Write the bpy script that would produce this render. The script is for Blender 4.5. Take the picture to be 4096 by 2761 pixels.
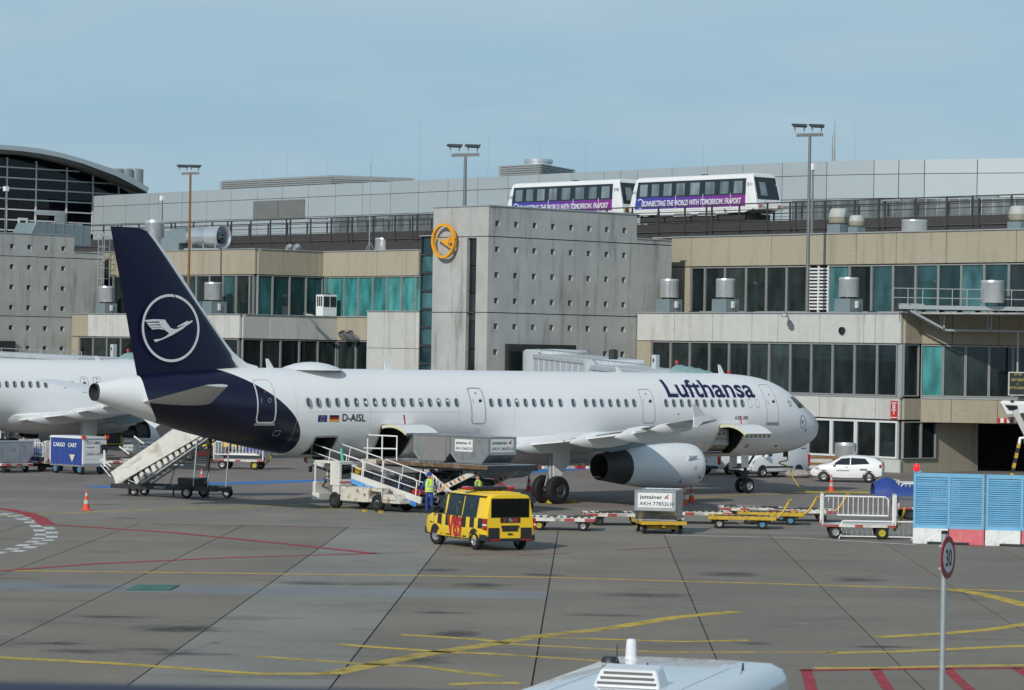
import bpy, bmesh, math, random
import numpy as np
from mathutils import Vector, Matrix
random.seed(7)
S=bpy.context.scene
for o in list(bpy.data.objects): bpy.data.objects.remove(o)
COL=S.collection
R=math.radians
# ---------------------------------------------------------------- camera
F,CH,PIT,ROL=12300.,6.79,-.0029,.0169        # focal length in photo pixels, eye height, pitch, roll
def ray(u,v):
    x,y=u-2048,v-1380.5; c,s=math.cos(ROL),math.sin(ROL)
    x,y=x*c+y*s,-x*s+y*c
    Y,Z=1.0,-y/F; c,s=math.cos(PIT),math.sin(PIT)
    return Vector((x/F,Y*c+Z*s,-Y*s+Z*c))
cd=bpy.data.cameras.new('camera'); cam=bpy.data.objects.new('camera',cd); COL.objects.link(cam)
cd.sensor_width=36; cd.lens=F/4096*36; cd.clip_start=.5; cd.clip_end=6000
_f=ray(2048,1380.5).normalized(); _r=(ray(2048+F,1380.5)-ray(2048,1380.5)).normalized(); _u=_r.cross(_f)
cam.matrix_world=Matrix(((_r.x,_u.x,-_f.x,0),(_r.y,_u.y,-_f.y,0),(_r.z,_u.z,-_f.z,CH),(0,0,0,1)))
S.camera=cam
cd.dof.use_dof=True; cd.dof.focus_distance=135; cd.dof.aperture_fstop=11
S.render.resolution_x,S.render.resolution_y=1024,690
# ---------------------------------------------------------------- sky and sun
SUN_EL=R(31); SD=Vector((.46,.888,0)).normalized()      # heading of the light over the ground
w=bpy.data.worlds.new('World'); S.world=w; w.use_nodes=True
nt=w.node_tree; nt.nodes.clear()
def _n(t,**k):
    n=nt.nodes.new(t)
    for a,b in k.items(): setattr(n,a,b)
    return n
sky=_n('ShaderNodeTexSky',sky_type='NISHITA',sun_disc=False)
sky.sun_elevation=SUN_EL; sky.sun_rotation=math.atan2(-SD.x,-SD.y); sky.altitude=100; sky.air_density=1.0; sky.dust_density=.4; sky.ozone_density=2.2
tc=_n('ShaderNodeTexCoord'); mp=_n('ShaderNodeMapping'); mp.inputs['Scale'].default_value=(5,5,22)
no=_n('ShaderNodeTexNoise'); no.inputs['Scale'].default_value=1.7; no.inputs['Detail'].default_value=5; no.inputs['Roughness'].default_value=.55
cr=_n('ShaderNodeValToRGB'); cr.color_ramp.elements[0].position=.38; cr.color_ramp.elements[1].position=.75; cr.color_ramp.elements[1].color=(.5,.5,.5,1)
mx=_n('ShaderNodeMix',data_type='RGBA'); mx.inputs[7].default_value=(6.3,7.7,8.6,1)
hs=_n('ShaderNodeMix',data_type='RGBA',blend_type='MULTIPLY'); hs.inputs[0].default_value=1; hs.inputs[7].default_value=(.80,1.0,1.13,1)
bg=_n('ShaderNodeBackground'); bg.inputs['Strength'].default_value=.11
out=_n('ShaderNodeOutputWorld')
L=nt.links.new
L(tc.outputs['Generated'],mp.inputs['Vector']); L(mp.outputs[0],no.inputs['Vector']); L(no.outputs[0],cr.inputs[0]); L(cr.outputs[0],mx.inputs[0])
gm=_n('ShaderNodeSeparateXYZ'); zr0=_n('ShaderNodeMapRange'); zr0.inputs[1].default_value=.03; zr0.inputs[2].default_value=.14; low=_n('ShaderNodeMix',data_type='RGBA'); low.inputs[6].default_value=(3.75,6.15,7.9,1); low.inputs[7].default_value=(4.55,6.9,8.6,1)
zf=_n('ShaderNodeMapRange'); zf.inputs[1].default_value=.14; zf.inputs[2].default_value=.65; zf.inputs[3].default_value=.88; zf.inputs[4].default_value=.25; sm_=_n('ShaderNodeMix',data_type='RGBA')
L(tc.outputs['Generated'],gm.inputs[0]); L(gm.outputs[2],zr0.inputs[0]); L(zr0.outputs[0],low.inputs[0]); L(gm.outputs[2],zf.inputs[0]); L(zf.outputs[0],sm_.inputs[0]); L(sky.outputs[0],sm_.inputs[6]); L(low.outputs[2],sm_.inputs[7])
L(sm_.outputs[2],hs.inputs[6]); hs.inputs[7].default_value=(1,1,1,1); L(hs.outputs[2],mx.inputs[6]); L(mx.outputs[2],bg.inputs[0]); L(bg.outputs[0],out.inputs[0])
sl=bpy.data.lights.new('sun','SUN'); sl.energy=4.3; sl.angle=R(.5); sl.color=(1,.96,.89)
so=bpy.data.objects.new('sun',sl); COL.objects.link(so)
_d=Vector((SD.x*math.cos(SUN_EL),SD.y*math.cos(SUN_EL),-math.sin(SUN_EL)))
so.rotation_euler=_d.to_track_quat('-Z','Y').to_euler(); so.location=(-60,-60,90)
S.view_settings.view_transform='Standard'; S.view_settings.look='None'; S.view_settings.exposure=-.52; S.view_settings.gamma=1
S.render.engine='CYCLES'
# ---------------------------------------------------------------- survey helpers
TH=.7389; CT,ST=math.cos(TH),math.sin(TH)
E1=Vector((CT,ST,0)); E2=Vector((-ST,CT,0)); O=Vector((0,0,CH))
K=4096/2326
def G(u,v,z=0):
    d=ray(u,v); return O+d*((z-CH)/d.z)
def GK(u,v,z=0): return G(u*K,v*K,z)
def PA(a,u,v):
    d=ray(u,v); P=O+d*(a/d.dot(E1)); return P.dot(E2),P.z
def PB(b,u,v):
    d=ray(u,v); P=O+d*(b/d.dot(E2)); return P.dot(E1),P.z
def PY(Y,u,v):
    d=ray(u,v); return O+d*(Y/d.y)
def W(a,b,z=0): return E1*a+E2*b+Vector((0,0,z))
# ---------------------------------------------------------------- objects
def empty(name,label=None,cat=None,loc=(0,0,0),rz=0,group=None):
    o=bpy.data.objects.new(name,None); COL.objects.link(o); o.location=loc; o.rotation_euler=(0,0,rz); o.empty_display_size=.3
    return tag(o,label,cat,group)
def tag(o,label=None,cat=None,group=None,kind=None):
    if label: o['label']=label
    if cat: o['category']=cat
    if group: o['group']=group
    if kind: o['kind']=kind
    return o
def kids(o): return [c for c in COL.objects if c.parent==o]
def dup(root,loc,rz,label,group=None):
    r=root.copy(); COL.objects.link(r); r.location=loc; r.rotation_euler=(0,0,rz); r['label']=label
    if group: r['group']=group
    for ch in root.children:
        c=ch.copy(); COL.objects.link(c); c.parent=r
        for g in ch.children:
            d=g.copy(); COL.objects.link(d); d.parent=c
    return r
class MB:
    def __init__(s,off=(0,0,0),M=None): s.v=[];s.f=[];s.m=[];s.off=Vector(off);s.M=M
    def add(s,vs,fs,m=0):
        n=len(s.v)
        for p in vs:
            p=Vector(p)
            if s.M: p=s.M@p
            s.v.append(p-s.off)
        for f in fs: s.f.append([i+n for i in f]); s.m.append(m)
        return s
    def box(s,x0,x1,y0,y1,z0,z1,m=0):
        return s.add([(x0,y0,z0),(x1,y0,z0),(x1,y1,z0),(x0,y1,z0),(x0,y0,z1),(x1,y0,z1),(x1,y1,z1),(x0,y1,z1)],
          [(0,3,2,1),(4,5,6,7),(0,1,5,4),(1,2,6,5),(2,3,7,6),(3,0,4,7)],m)
    def hexa(s,p,m=0):   # 8 corners, bottom ring then top ring
        return s.add(p,[(0,3,2,1),(4,5,6,7),(0,1,5,4),(1,2,6,5),(2,3,7,6),(3,0,4,7)],m)
    def bar(s,p,q,wd,h=None,m=0,up=(0,0,1)):
        p,q=Vector(p),Vector(q); h=h or wd; d=(q-p).normalized(); up=Vector(up)
        if abs(d.dot(up))>.98: up=Vector((1,0,0))
        a=d.cross(up).normalized()*wd/2; b=a.cross(d).normalized()*h/2
        return s.hexa([p-a-b,p+a-b,p+a+b,p-a+b,q-a-b,q+a-b,q+a+b,q-a+b],m)
    def tube(s,pts,r,n=8,m=0,caps=True):
        pts=[Vector(p) for p in pts]; rs=r if hasattr(r,'__len__') else [r]*len(pts); rings=[]; vs=[]; a=None
        for i,p in enumerate(pts):
            t=(pts[min(i+1,len(pts)-1)]-pts[max(i-1,0)]).normalized()
            if a is None:
                a=t.cross(Vector((0,0,1)))
                if a.length<.05: a=t.cross(Vector((1,0,0)))
            a=(a-t*a.dot(t)).normalized(); b=t.cross(a)
            for k in range(n):
                an=2*math.pi*k/n; vs.append(p+(a*math.cos(an)+b*math.sin(an))*rs[i])
        fs=[]
        for i in range(len(pts)-1):
            for k in range(n): fs.append((i*n+k,i*n+(k+1)%n,(i+1)*n+(k+1)%n,(i+1)*n+k))
        if caps: fs+= [tuple(range(n-1,-1,-1)),tuple(range((len(pts)-1)*n,len(pts)*n))]
        return s.add(vs,fs,m)
    def cyl(s,p,q,r,r2=None,n=16,m=0): return s.tube([p,q],[r,r if r2 is None else r2],n,m)
    def lathe(s,prof,n=24,o=(0,0,0),ax='Z',m=0,a0=0,a1=2*math.pi):
        o=Vector(o); vs=[];fs=[]; full=abs(a1-a0-2*math.pi)<1e-6; nn=n if full else n+1
        for r,z in prof:
            for k in range(nn):
                an=a0+(a1-a0)*k/n; c,sn=math.cos(an)*r,math.sin(an)*r
                vs.append(o+(Vector((c,sn,z)) if ax=='Z' else Vector((z,c,sn)) if ax=='X' else Vector((sn,z,c))))
        for i in range(len(prof)-1):
            for k in range(nn if full else n): fs.append((i*nn+k,i*nn+(k+1)%nn,(i+1)*nn+(k+1)%nn,(i+1)*nn+k))
        return s.add(vs,fs,m)
    def prism(s,poly,vec,m=0):
        n=len(poly); vec=Vector(vec); poly=[Vector(p) for p in poly]
        return s.add(poly+[p+vec for p in poly],[tuple(range(n-1,-1,-1)),tuple(range(n,2*n))]+[(i,(i+1)%n,(i+1)%n+n,i+n) for i in range(n)],m)
    def quad(s,a,b,c,d,m=0): return s.add([a,b,c,d],[(0,1,2,3)],m)
    def poly(s,p,m=0): return s.add(p,[tuple(range(len(p)))],m)
    def loft(s,rings,m=0,closed=True,caps=True):
        n=len(rings[0]); vs=[p for r in rings for p in r]; fs=[]
        for i in range(len(rings)-1):
            for k in range(n if closed else n-1): fs.append((i*n+k,i*n+(k+1)%n,(i+1)*n+(k+1)%n,(i+1)*n+k))
        if caps: fs+=[tuple(range(n-1,-1,-1)),tuple(range((len(rings)-1)*n,len(rings)*n))]
        return s.add(vs,fs,m)
    def mesh(s,name):
        me=bpy.data.meshes.new(name); me.from_pydata([tuple(p) for p in s.v],[],s.f); me.polygons.foreach_set('material_index',s.m); return me
    def build(s,name,mats,parent=None,smooth=0,bevel=0,seg=2,label=None,fix=True):
        me=s.mesh(name)
        for m_ in (mats if isinstance(mats,(list,tuple)) else [mats]): me.materials.append(m_)
        if fix:
            bm=bmesh.new(); bm.from_mesh(me); bmesh.ops.recalc_face_normals(bm,faces=bm.faces)
            if smooth: bmesh.ops.remove_doubles(bm,verts=bm.verts,dist=1e-4)
            bm.to_mesh(me); bm.free()
        return link(name,me,parent,smooth,bevel,seg,label)
def link(name,me,parent=None,smooth=0,bevel=0,seg=2,label=None):
    o=bpy.data.objects.new(name,me); COL.objects.link(o)
    if parent: o.parent=parent
    if label: o['label']=label
    if smooth:
        me.polygons.foreach_set('use_smooth',[True]*len(me.polygons))
        me.set_sharp_from_angle(angle=R(smooth))
    if bevel:
        b=o.modifiers.new('bevel','BEVEL'); b.width=bevel; b.segments=seg; b.limit_method='ANGLE'; b.angle_limit=R(35); b.harden_normals=False
    return o
def text_mesh(txt,h,bold=0,shear=0,sx=1,ext=0,align='LEFT'):
    cu=bpy.data.curves.new('lettering','FONT'); cu.body=txt; cu.size=h*1.38; cu.offset=bold; cu.shear=shear; cu.extrude=ext; cu.resolution_u=3; cu.align_x=align; cu.fill_mode='FRONT' if not ext else 'BOTH'
    o=bpy.data.objects.new('lettering',cu); COL.objects.link(o)
    me=bpy.data.meshes.new_from_object(o); bpy.data.objects.remove(o)
    for v in me.vertices: v.co.x*=sx
    return me
def text(txt,h,m,parent,org,xdir,updir,name='lettering',**k):
    me=text_mesh(txt,h,**k); me.materials.append(m)
    x=Vector(xdir).normalized(); y=Vector(updir).normalized(); z=x.cross(y)
    me.transform(Matrix(((x.x,y.x,z.x,org[0]),(x.y,y.y,z.y,org[1]),(x.z,y.z,z.z,org[2]),(0,0,0,1))))
    return link(name,me,parent)
# ---------------------------------------------------------------- materials
def mat(name,col,rough=.6,metal=0,var=.12,scale=3.,bump=0,bscale=40,dirt=None,damt=.5,dscale=1.2,streak=0,spec=.5,coat=0,rnd=0,alpha=None,emit=None,coords='Object'):
    m=bpy.data.materials.new(name); m.use_nodes=True; t=m.node_tree; N=t.nodes; P=N['Principled BSDF']; lk=t.links.new
    P.inputs['Roughness'].default_value=rough; P.inputs['Metallic'].default_value=metal; P.inputs['Specular IOR Level'].default_value=spec
    if coat: P.inputs['Coat Weight'].default_value=coat; P.inputs['Coat Roughness'].default_value=.05
    c=(*col,1)
    if emit: P.inputs['Emission Color'].default_value=(*emit[0],1); P.inputs['Emission Strength'].default_value=emit[1]
    tcn=N.new('ShaderNodeTexCoord'); vec=tcn.outputs[coords]
    src=None
    if var or rnd:
        nz=N.new('ShaderNodeTexNoise'); nz.inputs['Scale'].default_value=scale; nz.inputs['Detail'].default_value=6; nz.inputs['Roughness'].default_value=.6; lk(vec,nz.inputs['Vector'])
        mr=N.new('ShaderNodeMapRange'); mr.inputs[1].default_value=.25; mr.inputs[2].default_value=.75; mr.inputs[3].default_value=1-var; mr.inputs[4].default_value=1+var; lk(nz.outputs[0],mr.inputs[0])
        fac=mr.outputs[0]
        if rnd:
            oi=N.new('ShaderNodeObjectInfo'); r2=N.new('ShaderNodeMapRange'); r2.inputs[3].default_value=1-rnd; r2.inputs[4].default_value=1+rnd; lk(oi.outputs['Random'],r2.inputs[0])
            mm=N.new('ShaderNodeMath'); mm.operation='MULTIPLY'; lk(fac,mm.inputs[0]); lk(r2.outputs[0],mm.inputs[1]); fac=mm.outputs[0]
        vm=N.new('ShaderNodeVectorMath'); vm.operation='SCALE'; vm.inputs[0].default_value=col; lk(fac,vm.inputs['Scale']); src=vm.outputs[0]
    if dirt:
        mpn=N.new('ShaderNodeMapping'); mpn.inputs['Scale'].default_value=(1,1,.12) if streak else (1,1,1); lk(vec,mpn.inputs[0])
        nz=N.new('ShaderNodeTexNoise'); nz.inputs['Scale'].default_value=dscale; nz.inputs['Detail'].default_value=8; nz.inputs['Roughness'].default_value=.65; lk(mpn.outputs[0],nz.inputs['Vector'])
        mr=N.new('ShaderNodeMapRange'); mr.inputs[1].default_value=.52; mr.inputs[2].default_value=.72; mr.inputs[3].default_value=0; mr.inputs[4].default_value=damt; lk(nz.outputs[0],mr.inputs[0])
        mi=N.new('ShaderNodeMix'); mi.data_type='RGBA'; lk(mr.outputs[0],mi.inputs[0]); mi.inputs[7].default_value=(*dirt,1)
        if src: lk(src,mi.inputs[6])
        else: mi.inputs[6].default_value=c
        src=mi.outputs[2]
    if src: lk(src,P.inputs['Base Color'])
    else: P.inputs['Base Color'].default_value=c
    if bump:
        nz=N.new('ShaderNodeTexNoise'); nz.inputs['Scale'].default_value=bscale; nz.inputs['Detail'].default_value=4; lk(vec,nz.inputs['Vector'])
        bp=N.new('ShaderNodeBump'); bp.inputs['Strength'].default_value=bump; bp.inputs['Distance'].default_value=.02; lk(nz.outputs[0],bp.inputs['Height']); lk(bp.outputs[0],P.inputs['Normal'])
    m['src']=1
    return m
def glass(name,tint,refl_rough=.02,transp=.55):
    m=bpy.data.materials.new(name); m.use_nodes=True; t=m.node_tree; N=t.nodes; lk=t.links.new; N.remove(N['Principled BSDF'])
    tr=N.new('ShaderNodeBsdfTransparent'); tr.inputs[0].default_value=(*tint,1)
    gl=N.new('ShaderNodeBsdfGlossy'); gl.inputs['Roughness'].default_value=refl_rough; gl.inputs[0].default_value=(.9,.95,1,1)
    fr=N.new('ShaderNodeFresnel'); fr.inputs[0].default_value=1.5
    mxs=N.new('ShaderNodeMixShader'); lk(fr.outputs[0],mxs.inputs[0]); lk(tr.outputs[0],mxs.inputs[1]); lk(gl.outputs[0],mxs.inputs[2])
    lk(mxs.outputs[0],N['Material Output'].inputs[0]); return m
def pane(name,c1,c2,rough=.05,spec=.6):
    """dark window pane: each pane its own tone (drawn blinds, rooms of different depth)"""
    m=bpy.data.materials.new(name); m.use_nodes=True; t=m.node_tree; N=t.nodes; P=N['Principled BSDF']; lk=t.links.new
    oi=N.new('ShaderNodeObjectInfo'); mi=N.new('ShaderNodeMix'); mi.data_type='RGBA'; mi.inputs[6].default_value=(*c1,1); mi.inputs[7].default_value=(*c2,1)
    pw=N.new('ShaderNodeMath'); pw.operation='POWER'; pw.inputs[1].default_value=1.6; lk(oi.outputs['Random'],pw.inputs[0]); lk(pw.outputs[0],mi.inputs[0])
    tcn=N.new('ShaderNodeTexCoord'); mpn=N.new('ShaderNodeMapping'); mpn.inputs['Scale'].default_value=(1.3,1.3,.45); lk(tcn.outputs['Object'],mpn.inputs[0]); nz=N.new('ShaderNodeTexNoise'); nz.inputs['Scale'].default_value=1.; nz.inputs['Detail'].default_value=5; lk(mpn.outputs[0],nz.inputs['Vector'])
    mr=N.new('ShaderNodeMapRange'); mr.inputs[1].default_value=.3; mr.inputs[2].default_value=.7; mr.inputs[3].default_value=.5; mr.inputs[4].default_value=1.5; lk(nz.outputs[0],mr.inputs[0])
    vm=N.new('ShaderNodeVectorMath'); vm.operation='SCALE'; lk(mi.outputs[2],vm.inputs[0]); lk(mr.outputs[0],vm.inputs['Scale']); lk(vm.outputs[0],P.inputs['Base Color'])
    P.inputs['Roughness'].default_value=rough; P.inputs['Specular IOR Level'].default_value=spec
    bp=N.new('ShaderNodeBump'); bp.inputs['Strength'].default_value=.04; nz2=N.new('ShaderNodeTexNoise'); nz2.inputs['Scale'].default_value=.5; lk(tcn.outputs['Object'],nz2.inputs['Vector']); lk(nz2.outputs[0],bp.inputs['Height']); lk(bp.outputs[0],P.inputs['Normal'])
    return m
def paint(name,col,wear=.45,wscale=1.5):
    """road paint worn through to the concrete under it"""
    m=bpy.data.materials.new(name); m.use_nodes=True; t=m.node_tree; N=t.nodes; P=N['Principled BSDF']; lk=t.links.new
    tcn=N.new('ShaderNodeTexCoord')
    nz=N.new('ShaderNodeTexNoise'); nz.inputs['Scale'].default_value=wscale; nz.inputs['Detail'].default_value=10; nz.inputs['Roughness'].default_value=.75; lk(tcn.outputs['Object'],nz.inputs['Vector'])
    mr=N.new('ShaderNodeMapRange'); mr.inputs[1].default_value=wear-.1; mr.inputs[2].default_value=wear+.12; mr.inputs[3].default_value=.12; mr.inputs[4].default_value=.95; lk(nz.outputs[0],mr.inputs[0])
    tr=N.new('ShaderNodeBsdfTransparent'); ms=N.new('ShaderNodeMixShader'); lk(mr.outputs[0],ms.inputs[0]); lk(tr.outputs[0],ms.inputs[1]); lk(P.outputs[0],ms.inputs[2]); lk(ms.outputs[0],N['Material Output'].inputs[0])
    P.inputs['Base Color'].default_value=(*col,1); P.inputs['Roughness'].default_value=.7
    return m
M={}
M['white']=mat('white_paint',(.78,.79,.79),.35,var=.03,scale=.6,coat=.3)
M['offwhite']=mat('worn_white_paint',(.66,.65,.60),.5,var=.1,scale=2,dirt=(.25,.16,.08),damt=.55,dscale=1.6)
M['rustwhite']=mat('rusty_white_paint',(.60,.57,.49),.55,var=.15,scale=3,dirt=(.20,.075,.022),damt=1.6,dscale=3.4)
M['cream']=mat('cream_paint',(.62,.60,.42),.5,var=.05)
M['navy']=mat('navy_paint',(.004,.005,.027),.3,var=.05,spec=.3,coat=.15)
M['black']=mat('black_rubber',(.012,.012,.013),.75,var=.2)
M['dark']=mat('dark_plastic',(.022,.024,.027),.5,var=.1)
M['steel']=mat('painted_steel',(.035,.038,.042),.55,var=.15)
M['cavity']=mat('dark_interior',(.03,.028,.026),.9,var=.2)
M['alu']=mat('brushed_aluminium',(.55,.56,.57),.33,.9,var=.1,scale=2,dirt=(.3,.3,.3),damt=.5)
M['galv']=mat('galvanised_steel',(.42,.45,.46),.5,.6,var=.12,scale=8)
M['duct']=mat('grey_sheet_metal',(.22,.28,.30),.5,.3,var=.08,scale=1.5)
M['drum']=mat('polished_drum',(.72,.74,.75),.32,.72,var=.05,scale=1,dirt=(.35,.35,.35),damt=.35)
M['uld']=mat('container_aluminium',(.46,.48,.49),.4,.7,var=.15,scale=3,dirt=(.16,.16,.16),damt=.6,dscale=2.4,bump=.25,bscale=5)
M['canvas']=mat('grey_canvas',(.22,.21,.215),.85,var=.1,bump=.5,bscale=4)
M['yellow']=mat('yellow_vehicle_paint',(.85,.56,.02),.35,var=.04,coat=.3)
M['gseyellow']=mat('worn_yellow_paint',(.55,.35,.03),.5,var=.15,scale=4,dirt=(.08,.05,.03),damt=.8,dscale=3)
M['red']=mat('red_paint',(.50,.03,.03),.45,var=.1)
M['lampred']=mat('red_lens',(.45,.015,.015),.15,var=.0,coat=.5)
M['orange']=mat('cone_orange',(.72,.07,.025),.5,var=.06)
M['amber']=mat('amber_lens',(.70,.20,.02),.2,var=0)
M['blue']=mat('blue_canvas',(.025,.06,.26),.55,var=.12,bump=.5,bscale=3)
M['fenceblue']=mat('pale_blue_paint',(.15,.40,.60),.5,var=.08,scale=2)
M['workblue']=mat('blue_workwear',(.02,.06,.30),.8,var=.15,bump=.4,bscale=20)
M['vest']=mat('hi_vis_yellow',(.55,.78,.05),.75,var=.1,bump=.3,bscale=18)
M['tape']=mat('reflective_tape',(.45,.46,.45),.4,var=.05)
M['skin']=mat('skin',(.42,.23,.16),.6,var=.08)
M['hair']=mat('dark_hair',(.015,.011,.009),.7,var=.2)
M['greyshirt']=mat('grey_shirt',(.22,.22,.22),.85,var=.1)
M['decal']=mat('white_label',(.74,.76,.76),.45,var=.04)
M['ink']=mat('black_lettering',(.02,.02,.022),.5,var=0)
M['inkblue']=mat('blue_lettering',(.05,.22,.55),.5,var=0)
M['lhblue']=mat('dark_blue_lettering',(.008,.012,.075),.4,var=0)
M['yellowlogo']=mat('yellow_orange_sign',(.80,.36,.012),.4,var=.03)
M['headlamp']=mat('headlamp',(.6,.62,.64),.1,.4,var=.1,coat=.6)
M['mirror']=mat('chrome',(.7,.7,.7),.12,1,var=0)
M['wornwhite']=mat('worn_white_marking',(.40,.39,.36),.6,var=.2,scale=6,dirt=(.12,.10,.08),damt=.85,dscale=5)
M['wornred']=mat('worn_red_marking',(.36,.05,.045),.6,var=.2,scale=8,dirt=(.2,.15,.13),damt=.7,dscale=6)
M['cabinpane']=mat('cabin_pane',(.075,.095,.12),.12,var=.1,scale=2,spec=.5)
M['rim']=mat('wheel_rim',(.38,.38,.38),.4,.6,var=.15,scale=9)
M['carglass']=glass('vehicle_glass',(.22,.27,.28))
M['darkglass']=mat('dark_vehicle_glass',(.012,.017,.02),.04,var=0,spec=.7)
M['seat']=mat('seat_fabric',(.03,.035,.045),.9,var=.1)
M['wood']=mat('weathered_timber',(.24,.13,.06),.8,var=.25,scale=5)
M['stone']=mat('pale_stone',(.34,.30,.28),.9,var=.25,scale=5,bump=.6,bscale=8)
M['plant']=mat('shrub_leaves',(.06,.085,.02),.7,var=.4,scale=4)
M['conc']=mat('grey_concrete',(.41,.415,.395),.85,var=.16,scale=.45,dirt=(.15,.145,.13),damt=.85,dscale=1.3,streak=1,bump=.25,bscale=14)
M['beige']=mat('beige_exposed_aggregate',(.37,.335,.25),.9,var=.10,scale=6,dirt=(.20,.17,.12),damt=.5,dscale=1.2,streak=1,bump=.4,bscale=30,rnd=.05)
M['pale']=mat('pale_concrete_panel',(.52,.525,.495),.85,var=.07,scale=2,dirt=(.33,.31,.27),damt=.6,dscale=1.1,streak=1,bump=.25,bscale=30,rnd=.05)
M['core']=mat('building_core',(.05,.05,.05),.9,var=.1)
M['coping']=mat('metal_coping',(.42,.45,.46),.4,.4,var=.06)
M['winframe']=mat('window_frame_metal',(.34,.35,.34),.45,.3,var=.08)
M['whiteframe']=mat('white_window_frame',(.66,.68,.67),.5,var=.05)
M['pane']=pane('dark_window_pane',(.008,.013,.014),(.035,.05,.048))
M['teal']=pane('green_tinted_pane',(.012,.032,.036),(.05,.15,.16))
M['teal2']=pane('bright_green_pane',(.04,.20,.20),(.07,.28,.27))
M['hallpane']=pane('hall_window_pane',(.004,.005,.008),(.008,.01,.013),rough=.03,spec=.35)
M['cladding']=mat('metal_cladding_panel',(.47,.53,.55),.42,.35,var=.03,scale=.4,rnd=.03)
M['louver']=mat('louvre_metal',(.45,.46,.44),.45,.4,var=.05)
M['trackdark']=mat('weathering_steel_track',(.055,.05,.05),.7,.2,var=.2)
M['pole']=mat('grey_mast',(.20,.205,.20),.5,.4,var=.12,scale=6)
M['rustpole']=mat('rust_brown_mast',(.27,.12,.035),.65,.2,var=.25,scale=5)
M['joint']=mat('joint_sealant',(.05,.05,.05),.9,var=.3,scale=2)
M['carglass2']=glass('tinted_van_glass',(.40,.46,.46))
M['redsign']=mat('red_numerals',(.48,.02,.03),.45,var=0)
M['boomblue']=mat('boom_blue',(.10,.33,.62),.5,var=.1)
M['greenmark']=mat('green_marker',(.08,.45,.34),.5,var=.05)
M['stripeorange']=mat('stripe_orange',(.70,.22,.03),.5,var=0)
M['darkred']=mat('dark_red_paint',(.12,.02,.02),.5,var=.1)
M['cream2']=mat('beige_stringer',(.50,.46,.37),.6,var=.08)
M['barwhite']=mat('white_barrier_paint',(.68,.69,.67),.6,var=.06,scale=2,dirt=(.30,.28,.26),damt=.7,dscale=3.5)
M['barred']=mat('faded_red_barrier_paint',(.56,.11,.13),.6,var=.10,scale=2,dirt=(.6,.45,.42),damt=.4,dscale=4)
M['signrim']=mat('sign_red',(.30,.015,.03),.4,var=.04); M['signface']=mat('sign_white',(.62,.64,.66),.4,var=.03)
M['bus']=mat('bus_white_paint',(.74,.75,.76),.16,var=.03,scale=1.2,coat=.6,dirt=(.5,.5,.5),damt=.3)
M['ledge']=mat('dark_blue_ledge',(.012,.018,.045),.6,var=.15)
M['rustbrown']=mat('rusty_deck_edge',(.16,.10,.06),.7,.2,var=.3,scale=4,dirt=(.55,.52,.45),damt=.7,dscale=2.2)
M['seam']=mat('panel_seam',(.50,.52,.54),.5,var=.1)
# ================================================================ ground
def ground_mat(name,col,stain=.55,light=.35,rnd=.05):
    m=bpy.data.materials.new(name); m.use_nodes=True; t=m.node_tree; N=t.nodes; P=N['Principled BSDF']; lk=t.links.new
    g=N.new('ShaderNodeNewGeometry'); pos=g.outputs['Position']
    def noise(sc,det,rg,scl):
        mpn=N.new('ShaderNodeMapping'); mpn.inputs['Scale'].default_value=scl; lk(pos,mpn.inputs[0])
        z=N.new('ShaderNodeTexNoise'); z.inputs['Scale'].default_value=sc; z.inputs['Detail'].default_value=det; z.inputs['Roughness'].default_value=rg; lk(mpn.outputs[0],z.inputs['Vector']); return z.outputs[0]
    def mr(x,a,b,c,d):
        q=N.new('ShaderNodeMapRange'); q.inputs[1].default_value=a;q.inputs[2].default_value=b;q.inputs[3].default_value=c;q.inputs[4].default_value=d; lk(x,q.inputs[0]); return q.outputs[0]
    def mul(a,b):
        q=N.new('ShaderNodeMath'); q.operation='MULTIPLY'; lk(a,q.inputs[0]); lk(b,q.inputs[1]); return q.outputs[0]
    f=mr(noise(.12,5,.6,(1,1,1)),.3,.7,.86,1.14)
    f=mul(f,mr(noise(26,4,.7,(1,1,1)),.3,.7,.80,1.2))
    f=mul(f,mr(noise(6,3,.6,(1,1,1)),.3,.7,.92,1.08))
    f=mul(f,mr(noise(.35,7,.65,(.55,1.0,1)),.56,.74,1,1-stain))          # oil and tyre smears
    f=mul(f,mr(noise(.5,6,.6,(.22,2.2,1)),.60,.80,1,1-stain*.6))
    f=mul(f,mr(noise(.22,6,.6,(1,.7,1)),.55,.75,1,1+light*.5))
    oi=N.new('ShaderNodeObjectInfo'); f=mul(f,mr(oi.outputs['Random'],0,1,1-rnd,1+rnd))
    vm=N.new('ShaderNodeVectorMath'); vm.operation='SCALE'; vm.inputs[0].default_value=col; lk(f,vm.inputs['Scale']); lk(vm.outputs[0],P.inputs['Base Color'])
    P.inputs['Roughness'].default_value=.82; P.inputs['Specular IOR Level'].default_value=.3
    b=N.new('ShaderNodeBump'); b.inputs['Strength'].default_value=.3; b.inputs['Distance'].default_value=.01; lk(noise(18,4,.7,(1,1,1)),b.inputs['Height']); lk(b.outputs[0],P.inputs['Normal'])
    return m
M['slab']=ground_mat('apron_concrete',(.212,.188,.153),.38)
M['slablight']=ground_mat('pale_apron_concrete',(.255,.245,.217),.6,.2)
M['slabblue']=ground_mat('patched_apron_concrete',(.21,.22,.225),.4,.4)
M['stand']=ground_mat('stand_concrete',(.235,.219,.189),.35,.4)
M['asphalt']=ground_mat('reddish_asphalt',(.20,.174,.158),.4,.5)
def sheet(name,x0,x1,y0,y1,z,m,parent=None):
    o=MB().box(x0,x1,y0,y1,z-.3,z).build(name,m,parent); return o
apron=tag(sheet('apron',-3500,3500,-500,5000,-.03,M['joint']),kind='structure')
SK=.0249
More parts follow.
